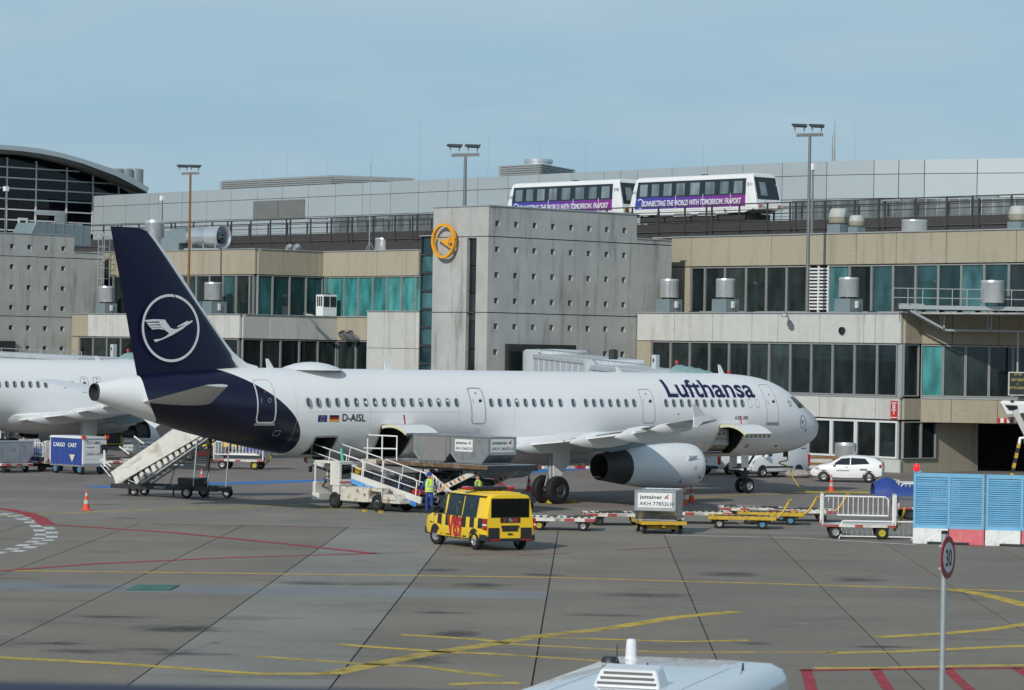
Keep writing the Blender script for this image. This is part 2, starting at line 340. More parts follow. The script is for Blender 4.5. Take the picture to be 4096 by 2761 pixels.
S0=GK(1000,1240); S0=S0.x-SK*S0.y
def strip(name,k0,k1,y0,y1,m,gap=.02,jy=.03,parent=apron):
    x0,x1=S0+4.05*k0+gap,S0+4.05*k1-gap
    pts=[(x0+SK*(y0+jy),y0+jy),(x1+SK*(y0+jy),y0+jy),(x1+SK*(y1-jy),y1-jy),(x0+SK*(y1-jy),y1-jy)]
    return MB().prism([(x,y,-.025) for x,y in pts],(0,0,.025)).build(name,m,parent)
yp0,yp1=GK(700,1352).y,GK(700,1334).y
for k in range(-12,13):
    light=(k==-1)
    mm=M['slablight'] if light else M['slab']
    for y0,y1 in ((-40,20),(20,44),(44,58)): strip('apron_slab',k,k+1,y0,y1,mm,jy=.004)
    strip('apron_slab',k,k+1,58,yp0,mm,jy=.004)
    strip('apron_slab',k,k+1,yp0,yp1,M['slabblue'] if -3<=k<=0 else mm,jy=.004)
    strip('apron_slab',k,k+1,yp1,104,mm,jy=.004); strip('apron_slab',k,k+1,104,119,mm,jy=.004)
tag(sheet('stand_pavement',-220,220,119.02,137,0,M['stand']),kind='structure')
tag(sheet('taxi_lane',-900,900,137.03,600,0,M['asphalt']),kind='structure')
tag(MB().box(-900,-49,-60,119,-.3,-.001).box(54,900,-60,119,-.3,-.001).build('apron_margin',M['slab']),kind='structure')
# painted lines
M['py']=paint('yellow_line_paint',(.60,.42,.05),.40); M['pyw']=paint('worn_yellow_line_paint',(.52,.38,.07),.43)
M['pr']=paint('red_line_paint',(.40,.03,.045),.40); M['prw']=paint('worn_red_line_paint',(.34,.06,.06),.53)
M['pw']=paint('white_line_paint',(.62,.63,.62),.40); M['pww']=paint('worn_white_line_paint',(.50,.48,.47),.52)
M['pb']=paint('blue_line_paint',(.03,.20,.55),.36)
WK=2.5
def stripe(name,pts,wd,m,z=.004,world=False):
    P=[Vector(p) if world else GK(*p) for p in pts]; vs=[];fs=[]
    for i,p in enumerate(P):
        t=(P[min(i+1,len(P)-1)]-P[max(i-1,0)]); t.z=0; t.normalize(); n=Vector((-t.y,t.x,0))*wd/2*WK
        vs+=[(p.x+n.x,p.y+n.y,z),(p.x-n.x,p.y-n.y,z)]
    for i in range(len(P)-1): fs.append((2*i,2*i+1,2*i+3,2*i+2))
    return tag(MB().add(vs,fs).build(name,m,fix=False),kind='structure')
for pts,wd,m in [([(-20,1296),(560,1303),(1250,1312),(1840,1329),(2150,1338),(2340,1345)],.14,'py'),
  ([(-20,1493),(250,1507),(590,1531),(750,1531)],.16,'py'),
  ([(750,1531),(850,1510),(960,1487),(1130,1462)],.22,'pyw'),([(1130,1462),(1230,1444)],.2,'pyw'),([(1230,1444),(1340,1433),(1405,1424)],.2,'pyw'),([(1405,1424),(1540,1402),(1672,1390)],.2,'py'),
  ([(578,1491),(800,1507),(960,1515),(1140,1538)],.15,'pyw'),([(765,1464),(1000,1481),(1130,1486)],.15,'py'),([(910,1442),(1090,1453),(1170,1464)],.14,'py'),
  ([(1130,1486),(1300,1498),(1400,1505)],.13,'pyw'),([(1170,1464),(1500,1482),(1900,1482)],.12,'pyw'),([(1230,1448),(1550,1458),(1700,1455)],.12,'py'),
  ([(-20,1174),(100,1167),(300,1160),(520,1153),(700,1146)],.16,'pyw'),([(2150,1339),(2210,1346),(2270,1359),(2340,1378)],.22,'py'),
  ([(2340,1417),(2250,1430),(2150,1439),(1990,1448)],.17,'py'),([(2340,1467),(2200,1473),(2050,1480),(1880,1484)],.16,'py'),([(2340,1511),(2150,1514),(1990,1518),(1850,1518)],.15,'py'),
  ([(1020,1556),(1090,1552),(1180,1552)],.14,'py'),([(1400,1139),(1700,1125),(1840,1119)],.18,'pyw'),([(1760,1112),(1950,1113),(2080,1114)],.16,'pyw'),([(1180,1147),(900,1150),(700,1158)],.16,'pyw')]:
    stripe('yellow_line',pts,wd,M[m])
for pts,wd,m in [([(105,1191),(400,1211),(640,1235),(852,1258)],.16,'pr'),([(860,1257),(500,1268),(220,1281),(-20,1299)],.13,'pr'),([(860,1257),(952,1254)],.08,'prw'),
  ([(1815,1524),(2000,1521),(2340,1518)],.12,'pr'),([(1120,1083),(1141,1104)],.15,'pr'),([(340,1190),(640,1196),(960,1205)],.1,'prw'),([(1180,1262),(1300,1256)],.1,'prw'),([(1395,1250),(1530,1243)],.1,'prw'),([(1005,1262),(1180,1258)],.1,'prw'),
  ([(1830,1520),(1838,1545),(1850,1600)],.10,'pr'),([(1988,1520),(2008,1552),(2040,1600)],.10,'pr'),([(2150,1519),(2182,1550),(2240,1600)],.10,'pr'),([(2310,1518),(2350,1545)],.10,'pr')]:
    stripe('red_line',pts,wd,M[m],z=.008)
for pts,wd,m in [([(0,1078+5),(230,1070),(400,1064)],.12,'pww'),([(500,1008),(700,995),(760,990)],.12,'pww'),([(1500,1216),(1800,1222),(2080,1238)],.11,'pw'),([(1330,1210),(1500,1216),(1660,1208)],.1,'pww'),([(1240,1052),(1420,1050),(1560,1048)],.2,'pww'),([(540,1056),(700,1050)],.1,'pww')]:
    stripe('white_line',pts,wd,M[m],z=.008)
stripe('blue_line',[(215,1107),(330,1104),(460,1100),(700,1093),(950,1087),(1150,1078)],.8,M['pb'],z=.006)
stripe('blue_line',[(1110,1079),(1200,1071),(1300,1065),(1420,1063)],.9,M['pb'],z=.006)
M['pg']=paint('ghost_line_paint',(.34,.33,.30),.56,1.2)
for pts in ([(1300,1372),(1600,1378),(1900,1390)],[(1640,1430),(1760,1420),(1850,1416)],[(0,1440),(90,1455),(180,1470)],[(330,1510),(420,1480),(520,1450)],[(1280,1410),(1420,1405)],[(1900,1395),(2100,1400),(2300,1402)],[(480,1460),(640,1474)],[(1760,1460),(2000,1466)],[(560,1256),(760,1262)]):
    stripe('faded_line',pts,.10,M['pg'],z=.003)
# roundabout checker edge at the left margin
arc=[(-30,1152),(20,1158),(60,1166),(90,1178),(108,1193)]
stripe('red_line',arc,.25,M['pr'],z=.006)
ck=[(-12,1165),(12,1168),(35,1172),(57,1178),(76,1185),(91,1193),(101,1203),(106,1213),(103,1222),(92,1229),(72,1237),(48,1246),(20,1254),(-10,1262)]
cmb=MB()
P=[GK(*p) for p in ck]; D=[]
for i in range(len(P)-1):
    for q in range(2): D.append(P[i].lerp(P[i+1],q/2))
for i in range(len(D)-1):
    for row in (0,1):
        if (i+row)%2: continue
        t=(D[i+1]-D[i]); n=Vector((-t.y,t.x,0)).normalized()*.42
        a,b=D[i]+n*(row-1),D[i+1]+n*(row-1); c,d=D[i+1]+n*row,D[i]+n*row
        cmb.quad(*[(p.x,p.y,.005) for p in (a,b,c,d)])
tag(cmb.build('checker_line',M['pw'],fix=False),kind='structure')
# green steel cover plate, drains, oil stains
def ground_patch(name,us,m,z=.006):
    return tag(MB().poly([tuple(GK(*p).xy)+(z,) for p in us]).build(name,m,fix=False),kind='structure')
M['greenplate']=mat('green_cover_plate',(.05,.16,.12),.55,.2,var=.35,scale=3)
o=MB().prism([tuple(GK(*p).xy)+(.0,) for p in [(288,1342),(385,1342),(408,1331),(312,1330)]],(0,0,.03)).build('cover_plate',M['greenplate'])
tag(o,'green steel cover plate set in the concrete apron','cover plate')
def stain_mat():
    m=bpy.data.materials.new('oil_stain'); m.use_nodes=True; t=m.node_tree; N=t.nodes; P=N['Principled BSDF']; lk=t.links.new
    P.inputs['Base Color'].default_value=(.035,.03,.03,1); P.inputs['Roughness'].default_value=.6
    tcn=N.new('ShaderNodeTexCoord'); nz=N.new('ShaderNodeTexNoise'); nz.inputs['Scale'].default_value=1.1; nz.inputs['Detail'].default_value=8; nz.inputs['Roughness'].default_value=.7; lk(tcn.outputs['Object'],nz.inputs['Vector'])
    ln=N.new('ShaderNodeVectorMath'); ln.operation='LENGTH'; at=N.new('ShaderNodeAttribute'); at.attribute_name='rad'
    ad=N.new('ShaderNodeMath'); ad.operation='ADD'; lk(nz.outputs[0],ad.inputs[0]); lk(at.outputs['Fac'],ad.inputs[1])
    mr=N.new('ShaderNodeMapRange'); mr.inputs[1].default_value=.8; mr.inputs[2].default_value=1.25; mr.inputs[3].default_value=0; mr.inputs[4].default_value=.5; lk(ad.outputs[0],mr.inputs[0])
    tr=N.new('ShaderNodeBsdfTransparent'); ms=N.new('ShaderNodeMixShader'); lk(mr.outputs[0],ms.inputs[0]); lk(tr.outputs[0],ms.inputs[1]); lk(P.outputs[0],ms.inputs[2]); lk(ms.outputs[0],N['Material Output'].inputs[0]); return m
M['stain']=stain_mat()
for i,(u,v,rx,ry) in enumerate([(378,1428,1.6,1.2),(450,1426,1.0,.7),(420,1433,1.6,.6),(260,1402,1.6,.6),(190,1480,1.4,.7),(120,1462,1.3,.5),(350,1476,1.3,.5),(420,1486,1.5,.6),(240,1118*1.0+28,.9,.5),(280,1177,1.0,.4),(1040,1440,1.0,1.2),(950,1500,1.2,1.0),(1090,1330,1.2,1.4),(1660,1305,1.5,1.6),(1950,1318,1.4,1.2),(1230,1306,1.2,.8),(1370,1398,1.5,.5),(1710,1462,.8,.5),(700,1325,1.6,.9),(1000,1295,1.0,.9),(2010,1470,1.6,.4),(2100,1479,1.6,.3),(1460,1352,2,1),(1010,1392,1.3,.6)]):
    c=GK(u,v); n=20; me=MB().add([(c.x,c.y,.003)]+[(c.x+rx*1.3*math.cos(6.2832*k/n),c.y+ry*1.6*math.sin(6.2832*k/n),.003) for k in range(n)],[(0,k+1,(k+1)%n+1) for k in range(n)])
    o=me.build('oil_stain',M['stain'],fix=False); at=o.data.attributes.new('rad','FLOAT','POINT'); at.data.foreach_set('value',[.75]+[.0]*n); tag(o,kind='structure')
# ================================================================ airliners (x aft of the nose, y starboard, z up)
def pchip(xs,ys):
    xs=np.array(xs,float); ys=np.array(ys,float); h=np.diff(xs); d=np.diff(ys)/h; m=np.zeros_like(ys)
    m[1:-1]=np.where(d[:-1]*d[1:]>0,2*d[:-1]*d[1:]/(d[:-1]+d[1:]+1e-12),0); m[0]=d[0]*1.2; m[-1]=d[-1]
    def f(x):
        x=min(max(x,xs[0]),xs[-1]); i=min(max(int(np.searchsorted(xs,x))-1,0),len(h)-1); t=(x-xs[i])/h[i]
        return float(ys[i]*(2*t**3-3*t*t+1)+h[i]*m[i]*(t**3-2*t*t+t)+ys[i+1]*(-2*t**3+3*t*t)+h[i]*m[i+1]*(t**3-t*t))
    return f
class Fus:
    def __init__(s,Ln):
        d=Ln-44.51
        X=[0,.06,.25,.6,1.1,1.7,2.4,3.1,4,5,6,7.2]
        T=[3.32,3.55,3.80,4.06,4.34,4.66,5.08,5.42,5.72,5.88,5.96,6.0]
        B=[3.18,2.98,2.76,2.52,2.31,2.14,2.02,1.95,1.89,1.865,1.86,1.86]
        Wd=[.03,.28,.55,.86,1.16,1.40,1.60,1.74,1.86,1.93,1.965,1.975]
        tx=[30.4+d,32+d,33.3+d,34.9+d,36.5+d,38.1+d,40.15+d,42.14+d,43.5+d,44.51+d]
        s.top=pchip(X+[30+d]+[37+d,38.5+d,40.5+d,42.2+d,43.5+d,44.51+d],T+[6.0,6.0,5.95,5.83,5.65,5.45,5.26])
        s.bot=pchip(X+[28+d]+tx,B+[1.86]+[1.88,1.95,2.06,2.28,2.56,2.86,3.30,3.84,4.25,4.56])
        s.w=pchip(X+[31+d,33+d,35+d,37+d,39+d,41+d,43+d,44.51+d],Wd+[1.975,1.95,1.86,1.68,1.40,1.06,.66,.36])
        s.L=Ln
    def zm(s,x): return (s.top(x)+s.bot(x))/2
    def h(s,x): return (s.top(x)-s.bot(x))/2
    def pt(s,x,a,off=0):
        w,h=s.w(x)+off,s.h(x)+off; return (x,w*math.cos(a),s.zm(x)+h*math.sin(a))
    def ang(s,x,z): return math.asin(max(-1,min(1,(z-s.zm(x))/s.h(x))))
    def side(s,x,z,off=.006,sd=1):
        p=s.pt(x,s.ang(x,z),off); return (p[0],p[1]*sd,p[2])
    def arc(s,x,l,off=.006):    # l: girth distance measured from the window line, positive up
        a=s.ang(x,4.545)+l/2.03; return s.pt(x,a,off)
def ribbon(F_,pts,wd,mb,m=0,off=.008,closed=True):
    """a painted line or seal following the skin; pts are (x,z)"""
    n=len(pts); P=[Vector(F_.side(x,z,off)) for x,z in pts]; vs=[]
    for i in range(n):
        a,b=P[i-1 if closed or i else 0],P[(i+1)%n if closed or i<n-1 else i]; t=(b-a).normalized()
        nr=Vector((0,P[i].y/ max(F_.w(P[i].x),.1)**2,(P[i].z-F_.zm(P[i].x))/F_.h(P[i].x)**2)).normalized(); s_=t.cross(nr).normalized()*wd/2
        vs+=[P[i]-s_,P[i]+s_]
    fs=[(2*i,2*i+1,2*((i+1)%n)+1,2*((i+1)%n)) for i in range(n if closed else n-1)]
    mb.add(vs,fs,m)
def rrect(x0,x1,z0,z1,r,seg=4,div=5):
    o=[]
    cs=[(x1-r,z1-r,0),(x0+r,z1-r,90),(x0+r,z0+r,180),(x1-r,z0+r,270)]
    for q,(cx,cz,a0) in enumerate(cs):
        for k in range(seg+1):
            a=R(a0+90*k/seg); o.append((cx+r*math.cos(a),cz+r*math.sin(a)))
        nx=cs[(q+1)%4]; a=R(nx[2]); e=(nx[0]+r*math.cos(a),nx[1]+r*math.sin(a)); s_=o[-1]
        for k in range(1,div): o.append((s_[0]+(e[0]-s_[0])*k/div,s_[1]+(e[1]-s_[1])*k/div))
    return o
def fus_mat(Ln):
    m=bpy.data.materials.new('airliner_skin'); m.use_nodes=True; t=m.node_tree; N=t.nodes; P=N['Principled BSDF']; lk=t.links.new
    tcn=N.new('ShaderNodeTexCoord'); sp=N.new('ShaderNodeSeparateXYZ'); lk(tcn.outputs['Object'],sp.inputs[0]); x,z=sp.outputs[0],sp.outputs[2]
    def op(o,a,b=None,c=None):
        q=N.new('ShaderNodeMath'); q.operation=o
        for i,k in enumerate((a,b,c)):
            if k is None: continue
            if isinstance(k,(int,float)): q.inputs[i].default_value=k
            else: lk(k,q.inputs[i])
        return q.outputs[0]
    d=Ln-44.51
    zz=op('SUBTRACT',z,2.55); z2=op('MULTIPLY',zz,zz)
    # front edge of the dark tail: curves from the fin root down to the belly
    xf=op('ADD',op('MULTIPLY',z2,.30),34.70+d); xf=op('ADD',xf,op('MULTIPLY',op('MULTIPLY',z2,zz),.008))
    zr=op('SUBTRACT',z,5.2); xr=op('SUBTRACT',42.46+d,op('MULTIPLY',op('MULTIPLY',zr,zr),.42))
    navy=op('MULTIPLY',op('GREATER_THAN',x,xf),op('LESS_THAN',x,xr))
    nz=N.new('ShaderNodeTexNoise'); nz.inputs['Scale'].default_value=.55; nz.inputs['Detail'].default_value=7; nz.inputs['Roughness'].default_value=.6; lk(tcn.outputs['Object'],nz.inputs['Vector'])
    low=op('MULTIPLY',op('SUBTRACT',1,op('SMOOTH_MIN',op('MULTIPLY',op('SUBTRACT',z,1.8),.5),1,.2)),.22)
    mr=N.new('ShaderNodeMapRange'); mr.inputs[1].default_value=.4; mr.inputs[2].default_value=.75; mr.inputs[4].default_value=1; lk(nz.outputs[0],mr.inputs[0])
    dirt=op('MULTIPLY',mr.outputs[0],low)
    mi=N.new('ShaderNodeMix'); mi.data_type='RGBA'; mi.inputs[6].default_value=(.85,.85,.84,1); mi.inputs[7].default_value=(.36,.34,.31,1); lk(dirt,mi.inputs[0])
    mj=N.new('ShaderNodeMix'); mj.data_type='RGBA'; lk(navy,mj.inputs[0]); lk(mi.outputs[2],mj.inputs[6]); mj.inputs[7].default_value=(.004,.005,.027,1)
    lk(mj.outputs[2],P.inputs['Base Color']); P.inputs['Roughness'].default_value=.32; P.inputs['Coat Weight'].default_value=.2; P.inputs['Coat Roughness'].default_value=.08
    wv=N.new('ShaderNodeTexNoise'); wv.inputs['Scale'].default_value=.8; lk(tcn.outputs['Object'],wv.inputs['Vector']); bp=N.new('ShaderNodeBump'); bp.inputs['Strength'].default_value=.08; bp.inputs['Distance'].default_value=.05; lk(wv.outputs[0],bp.inputs['Height']); lk(bp.outputs[0],P.inputs['Normal'])
    return m
def airfoil(c,tk,n=11):
    up=[];lo=[]
    for k in range(n+1):
        s_=.5*(1-math.cos(math.pi*k/n)); y=5*tk*(.2969*math.sqrt(s_)-.126*s_-.3516*s_**2+.2843*s_**3-.1036*s_**4)
        up.append((s_*c,y*c*1.05)); lo.append((s_*c,-y*c*.95))
    return up+lo[-2:0:-1]
def wing_surface(mb,secs,sd=1,m=0):
    """secs: (y, x leading edge, z, chord, thickness ratio, twist deg)"""
    rings=[]
    for y,xl,z,c,tk,tw in secs:
        a=R(tw); rings.append([(xl+px*math.cos(a)+pz*math.sin(a),sd*y,z+pz*math.cos(a)-px*math.sin(a)) for px,pz in airfoil(c,tk)])
    mb.loft(rings,m)
def wheel(parent,c,r,wd,axis=(0,1,0),hub='rim',nm='wheel',side=1):
    """tyre with rounded shoulders and a dished hub, axle along y"""
    h=wd/2; pr=[(r*.55,-h*.9),(r*.80,-h),(r*.95,-h*.8),(r,-h*.45),(r,h*.45),(r*.95,h*.8),(r*.80,h),(r*.55,h*.9)]
    t=MB().lathe(pr,24,c,'Y').build(nm,M['black'],parent,smooth=40)
    q=MB()
    for s_ in (-1,1): q.lathe([(r*.56,s_*h*.9),(r*.5,s_*h*.62),(r*.26,s_*h*.5),(r*.22,s_*h*.8),(.001,s_*h*.8)],20,c,'Y')
    q.lathe([(r*.555,-h*.9),(r*.555,h*.9)],20,c,'Y')
    q.build('rim',M[hub],t,smooth=40)
    return t
# centre line marks digitised in the photograph's own tail view
def tz(pts,y,nose):   # tail-view pixels to (x,z) on the plane y
    out=[]
    for px,py in pts:
        d=ray(300+px/2.24,850+py/2.24); n=-E2; tt=(y+nose.dot(n))/d.dot(n); p=O+d*tt; out.append((-(p-nose).dot(E1),p.z))
    return out
CRANE=[[(745,972),(800,961),(825,1000),(850,1035),(880,1047),(910,1044),(972,1012),(1000,1008),(960,1042),(870,1095),(790,1132),(712,1162),(693,1141),(760,1132),(805,1110),(836,1083),(800,1056),(776,1046),(766,1024),(756,998)],
 [(613,966),(700,957),(800,961),(748,976),(632,982)],[(634,989),(750,988),(760,1003),(650,1008)],[(650,1013),(764,1013),(776,1028),(668,1031)],[(672,1035),(778,1033),(806,1056),(740,1043),(684,1049)],
 [(908,1022),(1000,971),(1015,978),(1047,965),(1046,981),(985,1021),(966,1009),(912,1031)]]
def airliner(nose,Ln,label,full):
    root=empty('airliner',label,'airliner',nose,TH+math.pi)
    f=Fus(Ln); d=Ln-44.51
    skin=fus_mat(Ln)
    # ---- fuselage skin with open hold doors
    holds=[(7.10,8.95,2.06,3.47),(28.70,30.52,2.12,3.52)]+[(32.85,33.95,2.26,3.02)] if full else []
    xs=sorted(set([0,.02,.06,.14,.25,.4,.6,.85,1.1,1.4,1.7,2.05,2.4,2.75,3.1,3.5,4,4.5,5,5.5,6,6.6]+[7.2+i*.9 for i in range(int((Ln-8)/.9)+1) if 7.2+i*.9<Ln-.3]+[Ln]+[v for h_ in holds for v in h_[:2]]))
    rows=64; A=[2*math.pi*k/rows for k in range(rows)]
    for h_ in holds[:2]: A+= [2*math.pi+f.ang(8,h_[2]),2*math.pi+f.ang(8,h_[3])]
    if full: A+=[2*math.pi+f.ang(33.4,2.26),2*math.pi+f.ang(33.4,3.02)]
    A=sorted(set(round(a,4) for a in A)); na=len(A)
    vs=[f.pt(x,a) for x in xs for a in A]; fs=[]
    for i in range(len(xs)-1):
        for k in range(na):
            a0=A[k]; a1=A[k+1] if k+1<na else A[0]+2*math.pi; xm=(xs[i]+xs[i+1])/2; p=f.pt(xm,(a0+a1)/2)
            if any(h_[0]<xm<h_[1] and h_[2]-.02<p[2]<h_[3]+.02 and p[1]>0 for h_ in holds): continue
            fs.append((i*na+k,i*na+(k+1)%na,(i+1)*na+(k+1)%na,(i+1)*na+k))
    fs.append(tuple(range(na-1,-1,-1)))
    MB().add(vs,fs).build('fuselage',skin,root,smooth=50)
    MB().lathe([(.36,0),(.345,.0),(.33,-.06),(.30,-.35),(.2,-.5),(.001,-.5)],20,(Ln+.01,0,f.zm(Ln)),'X').lathe([(.37,-.28),(.37,.02),(.35,.03)],20,(Ln,0,f.zm(Ln)),'X').build('tail_exhaust',M['steel'],root,smooth=40)
    # ---- wing, flap track fairings, wing tip fence, belly fairing
    wl=14.55 if full else 11.55     # leading edge at the centre line
    dz=0.0
    for sd in (1,-1):
        mb=MB(); q=wl
        wing_surface(mb,[(1.0,q+1.2,2.60,8.2,.14,2),(1.95,q+1.9,2.72,7.1,.14,2),(6.4,q+4.25,3.12,4.35,.12,1),(11.5,q+6.95,3.60,2.95,.11,0),(17.0,q+10.3,4.16,1.5,.105,-1)],sd)
        wg=mb.build('wing',M['white'],root,smooth=35)
        for yy in (4.1,8.3,12.2,14.6):
            fb=MB(); k=(yy-1.95)/(17-1.95); te=q+9.0+ (max(0,yy-6.4))*.27; zz=2.72+k*1.42; s_=1.0 if yy<13 else .62
            prof=[(.02,-2.5*s_),(.13*s_,-2.0*s_),(.2*s_,-1.2*s_),(.22*s_,-.5*s_),(.17*s_,.15*s_),(.08*s_,.55*s_),(.01,.85*s_)]
            fb.loft([[(te+px*1.2,sd*yy+.95*rr*math.cos(a),zz-.27*s_-.14*s_*max(0,px)+1.75*rr*math.sin(a)) for a in [6.2832*i/10 for i in range(10)]] for rr,px in prof]); fb.build('flap_fairing',M['white'],wg,smooth=45)
        if sd>0:
            for yy0,yy1 in ((2.1,6.3),(6.5,12.6)):      # lowered flap panels trail the wing, slats in front
                k0,k1=(yy0-1.95)/15.05,(yy1-1.95)/15.05; t0=q+8.95+max(0,yy0-6.4)*.27; t1=q+8.95+max(0,yy1-6.4)*.27; z0,z1=2.66+k0*1.42,2.66+k1*1.42
                MB().prism([(t0-.9,sd*yy0,z0),(t0+.12,sd*yy0,z0-.10),(t1+.12,sd*yy1,z1-.10),(t1-.7,sd*yy1,z1)],(0,0,-.09)).build('flap',M['white'],wg)
        xt=q+9.75
        fe=MB(); fe.prism([(xt+.55,sd*17.02,4.22),(xt+.8,sd*17.02,4.32),(xt+1.3,sd*17.02,4.40),(xt+2.02,sd*17.1,4.84),(xt+2.2,sd*17.1,4.84),(xt+2.02,sd*17.05,4.3),(xt+2.08,sd*17.1,3.88),(xt+1.92,sd*17.1,3.86),(xt+1.5,sd*17.04,4.10),(xt+1.0,sd*17.02,4.17)],(0,sd*.05,0))
        fe.build('wingtip_fence',M['white'],wg)
        # ---- engine
        ey=5.75; ex=q+.25; ez=1.72 if full else 1.75
        e=MB()
        if full:
            e.lathe([(.80,.35),(.86,.08),(.93,0),(.99,.10),(1.04,.35),(1.07,1.0),(1.06,2.0),(1.0,3.0),(.90,3.9),(.80,4.6),(.79,4.62)],40,(ex,sd*ey,ez),'X')
            en=e.build('engine_nacelle',M['white'],root,smooth=50)
            MB().lathe([(.80,4.55),(.81,4.56),(.70,5.35),(.60,6.0),(.575,6.0),(.62,5.2),(.45,4.9),(.01,4.9)],36,(ex,sd*ey,ez),'X').build('exhaust_nozzle',M['steel'],en,smooth=35)
        else:
            e.lathe([(.80,.35),(.86,.08),(.93,0),(1.0,.12),(1.06,.5),(1.08,1.2),(1.0,2.2),(.86,3.0),(.84,3.0),(.8,2.6)],40,(ex,sd*ey,ez),'X')
            en=e.build('engine_nacelle',M['white'],root,smooth=50)
            MB().lathe([(.66,2.3),(.64,3.0),(.52,3.7),(.50,3.7),(.40,3.4),(.36,3.6),(.2,4.2),(.02,4.6)],32,(ex,sd*ey,ez),'X').build('exhaust_nozzle',M['steel'],en,smooth=35)
        MB().lathe([(.80,.36),(.78,.9),(.01,.9)],32,(ex,sd*ey,ez),'X').lathe([(.01,.3),(.12,.5),(.22,.88)],20,(ex,sd*ey,ez),'X').build('engine_fan',M['steel'],en,smooth=40)
        e=MB(); xe=6.3 if full else 5.6
        e.loft([[(ex+1.3,sd*ey-.05,ez+1.0),(ex+1.3,sd*ey+.05,ez+1.0),(ex+1.3,sd*ey+.05,ez+1.08),(ex+1.3,sd*ey-.05,ez+1.08)],[(ex+2.6,sd*ey-.17,ez+.8),(ex+2.6,sd*ey+.17,ez+.8),(ex+2.9,sd*ey+.16,ez+1.36),(ex+2.9,sd*ey-.16,ez+1.36)],
                [(ex+4.6,sd*ey-.2,ez+.55),(ex+4.6,sd*ey+.2,ez+.55),(ex+5.0,sd*ey+.2,ez+1.5),(ex+5.0,sd*ey-.2,ez+1.5)],[(ex+xe,sd*ey-.08,ez+.8),(ex+xe,sd*ey+.08,ez+.8),(ex+xe+.6,sd*ey+.08,ez+1.4),(ex+xe+.6,sd*ey-.08,ez+1.4)]])
        e.build('engine_pylon',M['duct'],en,smooth=40)
        if sd>0 and full:
            MB().prism([(ex+.7,sd*ey+.95,ez+.35),(ex+1.3,sd*ey+.98,ez+.22),(ex+1.35,sd*ey+1.0,ez+.36)],(0,.14,.16)).build('nacelle_strake',M['white'],en)
            q2=MB().box(ex+.32,ex+.46,sd*ey+.885,sd*ey+.93,ez-.55,ez-.28).box(ex+1.5,ex+1.62,sd*ey+.80,sd*ey+.84,ez-.72,ez-.38).build('nacelle_vent',M['dark'],en)
            text('H|S',.17,M['red'],en,(ex+1.05,sd*ey+1.062,ez-.12),(-1,0,0),(0,0,1),name='nacelle_marking')
        # ---- main gear
        gx=21.98 if full else 17.7; gy=3.795
        g=MB().cyl((gx,sd*gy,.55),(gx,sd*gy,2.8),.13).cyl((gx,sd*gy,.62),(gx,sd*gy,1.4),.10).cyl((gx,sd*(gy-.46),.6),(gx,sd*(gy+.46),.6),.09).bar((gx,sd*gy,1.5),(gx-1.1,sd*(gy-.9),2.5),.1).bar((gx+.15,sd*gy,1.3),(gx+.3,sd*gy,.8),.09).build('main_gear_strut',M['galv'],root,smooth=40)
        MB().prism([(gx-.95,sd*(gy+.22),2.72),(gx+.12,sd*(gy+.22),2.72),(gx+.12,sd*(gy+.28),1.15),(gx-.3,sd*(gy+.28),1.18),(gx-.62,sd*(gy+.27),1.55),(gx-.9,sd*(gy+.24),1.8)],(0,sd*.05,0)).build('gear_door',M['white'],g)
        for k in (-1,1): wheel(root,(gx,sd*(gy+k*.46),.635),.635,.42,hub='steel',nm='main_wheel')
    # belly fairing
    b=MB(); bx0,bx1=(13.2,25.6) if full else (10.6,21.4)
    rings=[]
    for k in range(15):
        t=k/14; x=bx0+(bx1-bx0)*t; sw=math.sin(math.pi*min(1,max(0,t)))**.5 if 0<t<1 else .0
        rings.append([(x,(1.5+.62*sw)*math.cos(a),2.75+(.75+.45*sw)*math.sin(a) if math.sin(a)<0 else 2.75+.5*sw*math.sin(a)) for a in [6.2832*i/20 for i in range(20)]])
    b.loft(rings).build('belly_fairing',M['white'],root,smooth=50)
    # nose gear
    n=MB().cyl((5.07,0,.38),(5.0,0,2.0),.085).cyl((5.07,-.25,.38),(5.07,.25,.38),.06).bar((5.0,.0,1.25),(4.4,0,1.9),.08).box(4.95,5.25,-.12,.12,.85,1.1).build('nose_gear_strut',M['steel'],root,smooth=40)
    for sd in (-1,1):
        wheel(root,(5.07,sd*.25,.381),.381,.21,nm='nose_wheel')
        MB().box(5.25,5.75,sd*.38,sd*.42,1.30,1.92).build('nose_gear_door',M['white'],n)
    # ---- tail
    tl=Ln-44.51
    fin=MB(); rings=[]
    for z,xl,xt,tk in ((5.6,37.0,42.35,.62),(6.6,37.45,42.6,.55),(8.65,39.25,43.07,.42),(10.6,40.93,43.55,.29),(11.35,41.6,43.72,.22),(11.72,41.98,43.81,.17),(11.84,42.5,43.84,.08)):
        c=xt-xl; rings.append([(xl+tl+px,pz,z) for px,pz in airfoil(c,tk/c)])
    fin.loft(rings); fo=fin.build('fin',M['navy'],root,smooth=40)
    le=MB(); edge=[(36.0,5.97),(36.6,6.10),(37.0,6.33),(37.42,6.62),(38.03,7.24),(39.25,8.65),(40.45,10.10),(41.3,11.03),(41.62,11.38),(41.88,11.64)]
    prev=None; vs=[];fs=[]
    for i,(x,z) in enumerate(edge):
        wd=.30 if i<3 else .22; ht=.06 if i<5 else .05; t_=(Vector((edge[min(i+1,9)][0],0,edge[min(i+1,9)][1]))-Vector((edge[max(i-1,0)][0],0,edge[max(i-1,0)][1]))).normalized(); nn=Vector((t_.z,0,-t_.x))
        p=Vector((x+tl,0,z)); vs+=[p-nn*.10,p+nn*wd+Vector((0,.105+.05*(3-i if i<3 else 0)-.004*max(0,i-4),0)),p+nn*wd+Vector((0,-.105-.05*(3-i if i<3 else 0)+.004*max(0,i-4),0))]
